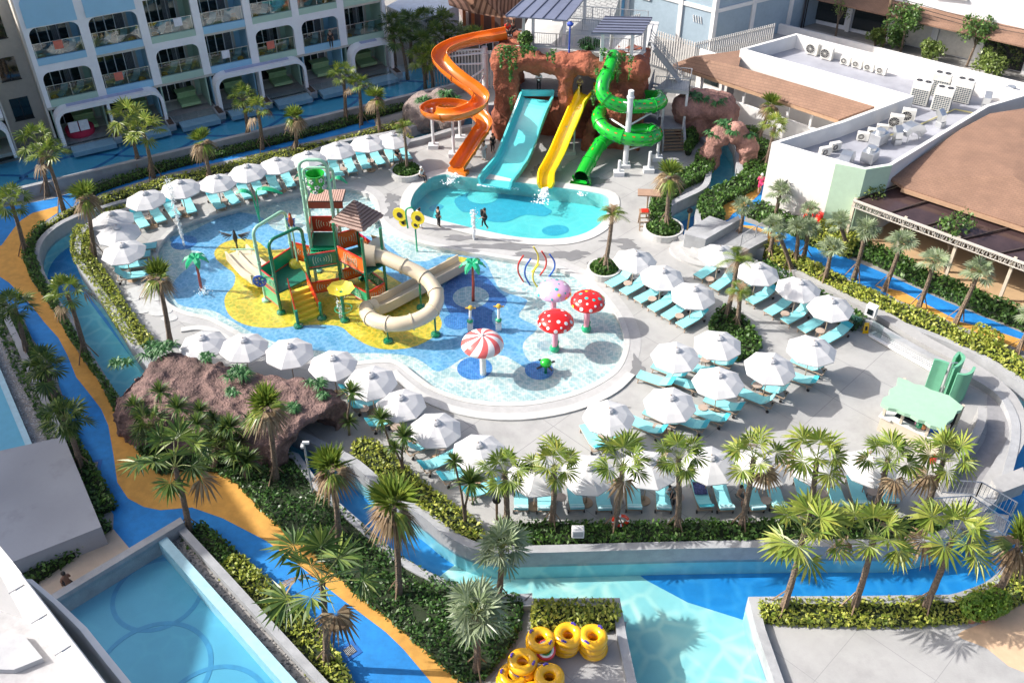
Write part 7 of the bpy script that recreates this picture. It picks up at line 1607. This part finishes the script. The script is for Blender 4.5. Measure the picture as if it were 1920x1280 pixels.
reg('big',[crown_fan('crown',leafm('palm_leaf_deep',(.06,.11,.025),[(.05,.11,.02),(.13,.20,.035),(.22,.27,.06)]),12,1.15,.95,41,brown=2),crown_fan('crown',MATS['palm_leaf_deep'],12,1.05,.95,43,brown=1)])
reg('pale',[crown_fan('crown',PGS,15,.48,.58,51+i,low=-.3) for i in range(3)])
reg('brown',[crown_brown(61+i) for i in range(3)])
reg('dra',[crown_dra(71+i) for i in range(3)])
reg('date',[crown_date(81),crown_date(82,1.35,20)])
TRK={}
def palm(bx,by,cx,cy,kind,sc,label,group,stakes=True,zb=0,r0=.15,name='palm_tree',cat='palm tree'):
    b=G(bx,by,zb); t=PV(cx,cy,b.y); rs=random.Random(int(bx*7+by)); H=max(1.2,t.z-zb)
    root=thing(name,label,cat,b,group=group)
    top=Vector((t.x-b.x,rs.uniform(-.1,.1),t.z-b.z)); n=9; pts=[];rr=[]
    for i in range(n+1):
        u=i/n; pts.append(Vector((top.x*u+.05*math.sin(u*3.14),top.y*u,top.z*u))) if i not in(0,n) else pts.append(top*u)
        rr.append(r0*(1.25-.25*min(1,u*5))*(1-.28*u)*(1.06 if i%2 else .96))
    m=MB(); m.tube(pts,rr,9)
    for q in range(14): # cut leaf bases below the crown
        u=.72+.27*q/14; p=top*u; a=q*2.4; d=Vector((math.cos(a),math.sin(a),.9)).normalized(); m.bar(p,p+d*.2,.06,.03)
    m.build('trunk',BARK,root,world=False)
    me=CR[kind][rs.randrange(len(CR[kind]))]; o=bpy.data.objects.new('crown',me); COL.objects.link(o); o.parent=root; o.location=top; o.rotation_euler=(rs.uniform(-.12,.12),rs.uniform(-.12,.12),rs.random()*6.28); o.scale=(sc*rs.uniform(.92,1.1),sc*rs.uniform(.92,1.1),sc*rs.uniform(.85,1.12))
    if stakes:
        for k in range(3):
            a=rs.random()+k*2.09; h=min(1.15,H*.33); MB().bar((.62*math.cos(a),.62*math.sin(a),0),(top.x*h/H+.1*math.cos(a),.1*math.sin(a),h),.05).build('support_stake',WOODP,root,world=False)
    return root
for k,(bx,by,cx,cy,sc) in enumerate([(1468,1141,1508,1003,1.1),(1600,1141,1640,1008,1.05),(1733,1142,1787,1012,1.1)]): palm(bx,by,cx,cy,'yel',sc,ORD[k]+' yellow green fan palm from the left in the bottom right planter','fan palms in the bottom right planter',zb=.2)
palm(1862,1128,1908,1018,'brown',1.2,'shaggy brown headed palm at the right end of the bottom right planter','fan palms in the bottom right planter',zb=.2)
for k,(bx,by,cx,cy,kd,sc) in enumerate([(950,997,946,885,'fan',.82),(1034,991,1039,872,'yel',.85),(1150,998,1168,870,'fan',.98),(1270,998,1272,858,'fan',.9),(1388,994,1414,860,'yel',.92),(1512,988,1532,862,'yel',1.0),(1634,980,1664,860,'fan',.95),(1728,970,1768,862,'yel',.95)]): palm(bx,by,cx,cy,kd,sc,ORD[k]+' fan palm from the left in the hedge below the bottom loungers','fan palms in front of the bottom lounger row')
for k,(bx,by,cx,cy,kd,sc) in enumerate([(52,674,30,578,'dark',.95),(105,757,84,693,'dark',.95),(155,884,122,783,'dark',1.0),(163,672,127,552,'fan',.85),(50,484,22,380,'fan',.85)]): palm(bx,by,cx,cy,kd,sc,['dark fan palm nearest the left border beside the edge pool','dark fan palm above the concrete block, second on the left','dark fan palm beside the corner of the concrete block','green fan palm between the orange path and the left river','fan palm at the left border beside the blue path bend'][k],'fan palms on the left side')
for k,(bx,by,cx,cy,kd,sc) in enumerate([(90,367,70,266,'fan',.95),(120,397,88,292,'fan',.95),(263,317,238,228,'yel',.95),(288,333,268,248,'yel',.9),(467,267,455,184,'fan',.8),(492,280,483,208,'yel',.8),(648,228,643,142,'fan',.8),(677,234,673,160,'fan',.75)]): palm(bx,by,cx,cy,kd,sc,['left','right','left','right','left','right','left','right'][k]+' fan palm of the '+ORD[k//2]+' palm pair from the left along the hotel pool','palm pairs along the hotel pool')
for k,(bx,by,cx,cy,sc) in enumerate([(177,482,160,370,1.15),(397,348,378,270,1.05),(555,284,553,222,1.),(712,250,703,186,1.0)]): palm(bx,by,cx,cy,'brown',sc,ORD[k]+' shaggy brown palm from the left behind the back umbrellas','shaggy palms behind the back umbrellas')
palm(763,323,757,238,'date',.72,'feathery green palm in the round planter by the orange slide','planter palms',False,.3,.12)
palm(1133,507,1148,402,'date',.85,'feathery palm in the round planter at the tip of the splash pool','planter palms',True,.3)
palm(1248,428,1254,330,'brown',1.2,'shaggy palm in the round planter near the bridge steps','planter palms',True,.3)
palm(320,648,297,520,'brown',1.15,'tall shaggy brown palm between the stone steps and the rock tunnel','shaggy palms',False)
palm(518,905,500,765,'brown',1.2,'shaggy palm in front of the rock tunnel','shaggy palms in the ground cover bed')
palm(635,1015,622,882,'brown',1.15,'shaggy palm beside the river below the camera pole','shaggy palms in the ground cover bed')
palm(748,1120,738,948,'brown',1.28,'tall shaggy palm in the middle of the ground cover bed','shaggy palms in the ground cover bed')
palm(357,1003,328,872,'big',1.12,'large deep green fan palm above the corner of the raised pool','large fan palms')
palm(612,1252,603,1095,'big',1.1,'large deep green fan palm over the lit blue path','large fan palms')
palm(933,1131,941,1028,'pale',1.25,'pale green fan palm at the basin corner','pale palms near the yellow tubes')
palm(893,1262,893,1148,'pale',1.35,'silvery drooping fan palm left of the yellow tubes','pale palms near the yellow tubes')
palm(1419,268,1444,198,'brown',1.05,'shaggy palm between the rock arch and the veranda','palms beside the restaurant')
palm(1432,318,1453,238,'yel',.7,'yellow green palm at the corner of the white restaurant wall','palms beside the restaurant')
for k,(bx,by,cx,cy,sc) in enumerate([(1384,450,1394,388,.85),(1450,412,1462,362,.95),(1440,486,1452,425,.9),(1490,495,1497,430,.9),(1506,484,1516,425,.85),(1487,512,1460,440,.6),(1543,534,1558,466,1.0),(1590,470,1573,418,.9),(1600,524,1624,433,1.0),(1657,545,1690,455,.95),(1720,580,1752,489,1.0),(1790,607,1836,512,1.0),(1905,662,1940,590,1.0),(1510,440,1520,392,.7)]): palm(bx,by,cx,cy,'pale',sc,ORD[k]+' pale fan palm along the right hedge and blue path, counted from the left','pale palms along the right hedge')
palm(1360,602,1384,490,'date',.85,'left shaggy feathery palm in the bush bed on the right deck','palms in the bush bed')
palm(1380,618,1388,548,'date',.75,'right shorter feathery palm in the bush bed on the right deck','palms in the bush bed')
for k,(bx,by,cx,cy,kd) in enumerate([(742,140,735,45,'dark'),(765,150,750,68,'dark'),(805,100,797,38,'dark'),(838,105,832,44,'dark'),(800,150,792,80,'dark'),(860,120,858,66,'dark'),(880,110,890,72,'fan'),(798,168,790,108,'fan'),(812,170,806,112,'fan'),(770,120,768,45,'dark'),(820,125,815,72,'dark')]): palm(bx,by,cx,cy,kd,1.0,ORD[k]+' dark palm from the left in the shaded grove beside the hotel','palms in the shaded grove',False)
def multi(label,b,heads,group='dracaena clumps',kind='dra'):
    B=G(*b,.0); root=thing('dracaena',label,'shrub',B,group=group)
    for k,(x,y,s) in enumerate(heads):
        t=PV(x,y,B.y); v=t-B; m=MB(); m.tube([(0,0,0),(v.x*.3+.05*(k-1),0,v.z*.5),v],[.07,.055,.05],7); m.build('stem',BARK,root,world=False)
        o=bpy.data.objects.new('leaf_head',CR[kind][k%3]); COL.objects.link(o); o.parent=root; o.location=v; o.scale=(s,s,s); o.rotation_euler=(0,0,k*2)
for lb,b,h in [('spiky dracaena beside the diagonal loungers, nearest the tunnel mouth',(655,815),[(659,735,1.0),(655,790,.8)]),('thin stemmed dracaena left of the reclining guest',(735,845),[(714,785,1.0)]),('branched dracaena in front of the reclining guest',(757,888),[(757,818,1.05),(740,840,.8)]),('tall forked dracaena at the end of the yellow hedge',(873,985),[(882,905,1.25),(852,865,.8)]),
    ('dracaena at the foot of the rock tunnel, furthest left',(262,815),[(252,762,1.)]),('bright tipped dracaena beside the left end of the rock',(290,810),[(300,735,1.0),(290,780,.8)]),('broad dark dracaena below the rock centre',(335,840),[(333,765,1.1),(345,800,1.0),(310,815,.9)]),('low dracaena clump above the big fan palm',(385,870),[(370,795,1.),(395,830,1.1),(420,800,.9)]),('dark dracaena clump right of the rock centre',(430,870),[(432,800,1.1),(450,830,1.),(470,790,.9)]),('low spiky clump in the ground cover right of the big palm',(465,905),[(462,865,1.2),(440,850,1.)]),('small dracaena in the shade under the rock front',(360,840),[(375,770,.9),(400,785,.8)])]: multi(lb,b,h)
palm(285,845,283,800,'dark',.9,'low dark fan palm tucked below the rock on the left','low palms by the rock',False)
palm(400,880,405,835,'dark',.9,'low dark fan palm behind the big fan palm','low palms by the rock',False)
# broadleaf trees on the right and top right
BLF=leafm('tree_leaf',(.06,.13,.03),[(.05,.11,.025),(.10,.20,.04),(.16,.27,.06)]); BLY=leafm('tree_leaf_light',(.16,.22,.05),[(.12,.19,.04),(.24,.30,.08),(.10,.16,.03)])
def tree(label,bx,by,cx,cy,rad,mt,n=900,zb=0,ls=.26,multi=False,group='trees on the right side'):
    b=G(bx,by,zb); t=PV(cx,cy,b.y); rs=np.random.RandomState(int(bx)); root=thing('tree',label,'tree',b,group=group); v=t-b; m=MB()
    m.tube([(0,0,0),(v.x*.5,0,v.z*.5),(v.x,0,v.z*.85)],[.11,.09,.05],8)
    cl=[]
    for k in range(9):
        a=k*2.4; e=rs.uniform(-.4,1.1); d=Vector((math.cos(a)*math.cos(e),math.sin(a)*math.cos(e)*.8,math.sin(e))); p=v+d*rad*rs.uniform(.35,.85); cl.append(p); m.tube([(v.x*.7,0,v.z*.6),(v+p)/2,p],[.05,.03,.015],5)
    m.build('trunk',BARK,root,world=False); P=[];N=[]
    for p in cl+[v]:
        u=rs.normal(size=(n//10,3)); u/=np.linalg.norm(u,axis=1)[:,None]; P.append(u*rad*.46*(.5+.5*rs.rand(n//10)[:,None])+np.array(p)); N.append(u)
    V,Q=leafcloud(np.concatenate(P),np.concatenate(N),ls,rs); m=MB(); m.arr(V,Q); m.build('crown',mt,root,world=False)
tree('dense green street tree left at the top right',1688,100,1702,38,1.7,BLF,1500); tree('round headed green street tree at the right',1812,125,1838,62,1.6,BLF,1500); tree('yellow green shrub tree beside the first street tree',1740,118,1742,98,1.2,BLY,900); tree('large yellow green shrub at the right end of the street wall',1852,148,1858,120,1.5,BLY,1200); tree('low green shrub at the street pole',1690,95,1680,75,1.2,BLF,800); tree('leafy low bush left of the street pole',1640,90,1642,72,1.0,BLY,700)
tree('bare branched pale tree in front of the shop windows',1566,72,1575,20,1.3,BLY,160,ls=.2); tree('thin bare tree at the street corner',1480,45,1478,8,1.0,BLY,100,ls=.2)
tree('slim light leaved tree in front of the pale green wall',1600,440,1628,362,1.1,BLY,420,ls=.2); tree('slim young tree in front of the dark terrace',1772,510,1786,425,1.2,BLF,460,ls=.22)
# utility pole
b=G(1655,88,0); r=thing('utility_pole','leaning brown utility pole beside the street trees','pole',b); t=PV(1673,-10,b.y); MB().tube([b,t],.14,8).build('pole',WOODP,r); 
m=MB(); a=b.lerp(t,.45); m.tube([a,a+Vector((1.6,-.3,.9))],.04,6); m.build('lamp_arm',STEEL,r); m=MB(); m.sph(a+Vector((1.9,-.3,.95)),.22,8,5,sc=(1.6,.7,.5)); m.build('lamp_head',STEEL,r)
for k in range(4):
    p=b.lerp(t,.75+.07*k); q=[p,p+Vector((8,-5.2,-.6)),p+Vector((16,-10.4,0))]; q0=[p+Vector((-9,6,-.1)),p]; props(MB().tube(smooth(q,6,False),.025,4).build('power_cable',BLACK),ORD[k]+' black overhead cable from the utility pole counted from below','cable',group='overhead cables')
# rooftop deck plants
bush('green potted plant mass on the tower deck behind the orange slide entry',G(985,60,8.0),.6,.8,300,401,z0=7.3); bush('agave planter between the tower deck railings',G(1105,75,7.4),.9,.5,260,402,m_=FERN,z0=7.0)
bush('dark green plant beside the foot of the tower stairs',G(1294,272),.6,1.2,500,403); bush('leafy plant in the terracotta pot beside the stairs',G(1290,290),.4,.9,300,404,z0=.5)
bush('green shrub mass on the right side of the rock arch',G(1425,290),1.2,.9,700,405); bush('low bush between the veranda and rock arch',G(1405,262),.9,.8,400,406)
# =============== INNER TUBES ===============
TY=plastic('tube_yellow',(.90,.47,.01),.25); TPU=plastic('handle_purple',(.08,.05,.38))
tr_=thing('swim_ring','x','swim ring'); m=MB(); n=28; vs=[];
m.tube([(.40*math.cos(a),.40*math.sin(a),.2) for a in np.linspace(0,2*math.pi,n,endpoint=False)],.205,14,closed=True); m.build('ring',TY,tr_,world=False,sm=True)
for a in (.4,3.5): 
    m=MB(); m.tube([(.46*math.cos(a-.18),.46*math.sin(a-.18),.40),(.47*math.cos(a),.47*math.sin(a),.45),(.46*math.cos(a+.22),.46*math.sin(a+.22),.40)],.05,6); m.build('handle',TPU,tr_,world=False)
TR=Proto(tr_)
stacks=[('rear left',1012,1192,3),('rear middle',1063,1184,3),('rear right',1115,1187,3),('front left behind the melon ring',980,1238,3),('front far left',961,1262,2),('front right',1030,1262,3),('nearest the bottom edge',998,1300,2)]
for nm,x,y,n in stacks:
    for k in range(n):
        z=.36*(n-1)+.4; c=G(x,y,z); TR.place((c.x+rl.uniform(-.07,.07),c.y+rl.uniform(-.07,.07),.01+k*.37),rl.random()*6.28,['bottom','middle','top'][k if n==3 else (0 if k==0 else 2)]+' yellow swim ring of the '+nm+' stack','swim ring','yellow swim rings')
c=G(1023,1226,.5); r=thing('swim_ring','pink and green watermelon ring between the yellow stacks','swim ring',(c.x,c.y,.05)); m=MB(); m.tube([(.28*math.cos(a),.28*math.sin(a),.75+.1*math.sin(a)) for a in np.linspace(0,2*math.pi,22,endpoint=False)],.13,10,closed=True)
for i in range(len(m.f)): m.m[i]={0:0,1:0,2:2,3:1,4:1,5:1,6:1,7:2,8:0,9:0}[i%10]
m.build('ring',[plastic('melon_red',(.75,.06,.08)),plastic('melon_green',(.03,.42,.12)),WHITE],r,world=False,sm=True)
# =============== PEOPLE ===============
SK=mat('skin',(.42,.25,.17),.6,var=.04); SKD=mat('skin_dark',(.22,.12,.08),.6,var=.04); HAIR=mat('black_hair',(.015,.012,.01),.6)
def person(label,px,py,pose,top,bottom,z=0,rz=0,h=1.52,skin=SK,hat=None,longs=True,shirt=True):
    s=h/1.72; b=G(px,py,z); root=thing('person',label,'person',(b.x,b.y,z),rz); root.scale=(s,s,s)
    J=dict(pel=(0,0,.93),wst=(0,.0,1.08),chs=(0,0,1.30),nek=(0,0,1.47),hed=(0,-.02,1.60),hdt=(0,-.01,1.70),
      shl=(-.17,0,1.42),shr=(.17,0,1.42),ell=(-.24,.02,1.14),elr=(.24,.02,1.14),wrl=(-.26,-.06,.90),wrr=(.26,-.06,.90),
      hpl=(-.09,0,.88),hpr=(.09,0,.88),knl=(-.11,-.02,.48),knr=(.11,-.02,.48),anl=(-.11,.02,.09),anr=(.11,.02,.09),tol=(-.12,-.15,.03),tor=(.12,-.15,.03))
    if pose=='walk': J.update(knl=(-.1,-.2,.52),anl=(-.1,-.22,.10),tol=(-.1,-.38,.06),knr=(.1,.05,.48),anr=(.1,.28,.14),tor=(.1,.16,.03),wrl=(-.24,.12,.92),wrr=(.24,-.28,.98),elr=(.25,-.06,1.14))
    if pose=='fold': J.update(ell=(-.26,-.02,1.16),wrl=(.02,-.2,1.16),elr=(.26,-.02,1.16),wrr=(-.02,-.22,1.20))
    if pose=='raise': J.update(elr=(.3,-.1,1.40),wrr=(.12,-.16,1.58))
    if pose=='sit':
        d=-.48; J={k:(v[0],v[1],v[2]+d) for k,v in J.items()}; J.update(knl=(-.13,-.44,.47),knr=(.13,-.44,.47),anl=(-.12,-.46,.09),anr=(.12,-.42,.09),tol=(-.13,-.62,.03),tor=(.13,-.58,.03),wrl=(-.12,-.36,.58),wrr=(.12,-.34,.58),ell=(-.25,-.1,.68),elr=(.25,-.1,.68))
        for k in ('chs','nek','hed','hdt','shl','shr'): J[k]=(J[k][0],J[k][1]-.08,J[k][2])
    if pose=='lie':
        def L(v): return (v[0],-(1.0-v[2])*1.0,.50+v[1]*.5+max(0,(v[2]-1.05))*.4)
        J={k:L(v) for k,v in J.items()}
    Rr=dict(pel=.135,wst=.12,chs=.14,nek=.055,hed=.10,hdt=.075,shl=.065,shr=.065,ell=.043,elr=.043,wrl=.028,wrr=.028,hpl=.09,hpr=.09,knl=.06,knr=.06,anl=.04,anr=.04,tol=.035,tor=.035)
    E=[('pel','wst'),('wst','chs'),('chs','nek'),('nek','hed'),('hed','hdt'),('chs','shl'),('chs','shr'),('shl','ell'),('shr','elr'),('ell','wrl'),('elr','wrr'),('pel','hpl'),('pel','hpr'),('hpl','knl'),('hpr','knr'),('knl','anl'),('knr','anr'),('anl','tol'),('anr','tor')]
    def skinned(name,es,mt,grow=1.,extra=True,root_='pel'):
        ks=[]; [ks.append(k) for e in es for k in e if k not in ks]; vs=[Vector(J[k]) for k in ks]; rd=[Rr[k]*grow for k in ks]; ed=[(ks.index(a),ks.index(c)) for a,c in es]
        if extra:
            for w,e in (('wrl','ell'),('wrr','elr')):
                d=(Vector(J[w])-Vector(J[e])).normalized(); sd=d.cross(Vector((0,1,0))).normalized(); pi=len(vs); vs.append(Vector(J[w])+d*.07); rd.append(.03); ed.append((ks.index(w),pi))
                for q in range(5):
                    o=(q-2)*.017 if q<4 else .04; a=vs[pi]+d*(.05 if q<4 else .0)+sd*o; vs.append(a); rd.append(.009); ed.append((pi,len(vs)-1)); vs.append(a+d*(.04-.004*abs(q-1))+Vector((0,-.015,0))); rd.append(.007); ed.append((len(vs)-2,len(vs)-1))
            vs.append(Vector(J['hed'])+Vector((0,-.12,-.01))); rd.append(.014); ed.append((ks.index('hed'),len(vs)-1))
        me=bpy.data.meshes.new(name); me.from_pydata([tuple(v) for v in vs],ed,[]); me.materials.append(mt); o=bpy.data.objects.new(name,me); COL.objects.link(o); o.parent=root
        m_=o.modifiers.new('skin','SKIN'); m_.use_smooth_shade=True; lay=me.skin_vertices[0] if me.skin_vertices else None
        if lay is None:
            me.attributes; 
        for i,r_ in enumerate(rd): lay.data[i].radius=(r_,r_*.85 if i<3 else r_); lay.data[i].use_root=(i==(ks.index(root_) if root_ in ks else 0))
        sb=o.modifiers.new('subdivision','SUBSURF'); sb.levels=1; sb.render_levels=2; return o
    skinned('body',E,skin)
    if shirt: skinned('shirt',[e for e in E[:3] if 'nek' not in e or True][:2]+[('chs','shl'),('chs','shr'),('shl','ell'),('shr','elr')],top,1.18,False,'wst')
    skinned('trousers' if longs else 'shorts',[('pel','hpl'),('pel','hpr'),('hpl','knl'),('hpr','knr')]+([('knl','anl'),('knr','anr')] if longs else []),bottom,1.2,False)
    hd=Vector(J['hed']); m=MB(); m.sph(hd+Vector((0,.02,.05)),.115,12,8,sc=(.95,1.05,1.0)); m.v=[v if v[1]>hd.y-.06 or v[2]>hd.z+.07 else (v[0],hd.y-.05,v[2]) for v in m.v]; m.build('hair' if hat is None else 'cap',hat or HAIR,root,world=False,sm=True)
    m=MB(); m.sph(hd+Vector((-.035,-.095,.02)),.012,6,4); m.build('eye',BLACK,root,world=False,sm=True); m=MB(); m.sph(hd+Vector((.035,-.095,.02)),.012,6,4); m.build('eye',BLACK,root,world=False,sm=True)
    return root
CW=mat('cloth_white',(.72,.72,.70),.85); CB=mat('cloth_black',(.018,.018,.02),.8); CYW=mat('cloth_sand',(.62,.50,.25),.85); CPK=mat('cloth_pink',(.75,.05,.16),.8); CGR=mat('cloth_grey',(.12,.14,.14),.85)
person('attendant in a white shirt and dark trousers at the turquoise slide top',1010,171,'stand' if 0 else 'fold',CW,CB,z=3.72,skin=SKD)
person('attendant in a sand coloured shirt and white cap at the yellow slide top',1086,181,'fold',CYW,CB,z=3.72,skin=SKD,hat=CW)
person('attendant in black standing beside the foot of the orange slide',924,286,'stand',CB,CB,rz=.5)
person('person in pale clothes standing beside the attendant in black',908,300,'stand',CW,mat('cloth_pale_blue',(.5,.6,.62),.85),rz=-.6)
person('person in black sitting on a back row lounger',745,300,'sit',CB,CB,rz=.6,longs=False)
person('person in white with a white hat sitting on the round planter',790,338,'sit',CW,CB,rz=.9,hat=CW)
person('dark haired woman in white standing by the slide pool',788,428,'raise',CW,CW,rz=2.6,longs=True)
person('person in a black wetsuit standing at the slide pool edge',823,425,'stand',CB,CB,rz=2.2)
person('person in black with a backpack walking past the slide pool',909,428,'walk',CB,CB,rz=-1.8)
person('person in a pink top and shorts on the orange path by the white wall',1423,362,'walk',CPK,CPK,rz=3.0,longs=False,hat=CW)
person('shirtless dark haired person sitting beside the raised pool wall',133,1104,'sit',SKD,CB,rz=-2.2,skin=SKD,longs=False,shirt=False)
person('guest in grey sitting on a lounger in the middle of the bottom row',1268,938,'sit',CGR,CB,rz=-.8)
person('small guest in white sitting beside the guest in grey',1252,932,'sit',CW,CB,rz=.4,h=1.2)
person('bare backed guest sitting on a lounger in the right half of the bottom row',1383,938,'sit',CGR,CGR,rz=.5,shirt=False,longs=False)
person('guest in patterned pinkish clothes reclining on a diagonal row lounger',790,832,'lie',mat('cloth_blush',(.55,.30,.26),.85),mat('cloth_rust',(.40,.18,.13),.85),rz=-.9)
person('lifeguard in red at the tower top by the orange slide entry',951,66,'sit',mat('cloth_red',(.7,.03,.02),.8),CB,z=7.0,rz=.3,skin=SKD)
person('attendant in black crouching on the tower top',963,66,'sit',CB,CB,z=6.95,rz=-.5,skin=SKD)
person('person in black standing on a hotel balcony',622,90,'stand',CB,CB,z=3.5,h=1.45)
c=G(1747,868,.5); m=MB(); m.sph(c+Vector((0,0,.2)),.2,8,5,sc=(1,.6,1.4)); m.tube([c+Vector((-.15,0,.35)),c+Vector((0,0,.6)),c+Vector((.15,0,.35))],.03,6); props(m.build('bag',plastic('bag_red',(.65,.04,.02)),sm=True),'small red bag at the end of the ramp wall','bag')
r=thing('bag','dark backpack worn by the person walking past the slide pool','backpack',G(909,428)); b=G(909,428); m=MB(); m.box((b.x-.16,b.y+.05,1.15),(.2,.28,.42),rz=.2); m.build('backpack_body',CB,r,bevel=.04)
# red inflatable / sign near the white wall, logo
b=G(1520,432,0); 
for k,(x,y) in enumerate([(1511,425),(1533,430)]):
    c=G(x,y,0); m=MB(); m.lathe([(.3,0),(.33,.5),(.3,1.0),(.2,1.25),(.0,1.35)],c,12); props(m.build('red_post_box',plastic('postbox_red',(.75,.02,.015)),sm=True),('left','right')[k]+' half of the red rounded box at the foot of the white wall','box')
# small dark emblem on the white wall
pd=(K['E']-K['D']).normalized(); q=K['D']+pd*1.65; nf=Vector((pd.y,-pd.x,0)); 
if nf.y>0: nf=-nf
m=MB()
for a,z0,c_,z1 in ((-.35,2.5,-.15,2.75),(-.15,2.75,-.2,2.45),(-.35,2.5,-.05,2.42),(0,2.62,.15,2.42),(.15,2.42,.35,2.45),(.05,2.55,.25,2.6)):
    m.bar(Vector((q.x,q.y,z0))+pd*a+nf*.02,Vector((q.x,q.y,z1))+pd*c_+nf*.02,.05,.02)
m.build('emblem',mat('emblem_grey',(.12,.12,.13),.5),rbld)
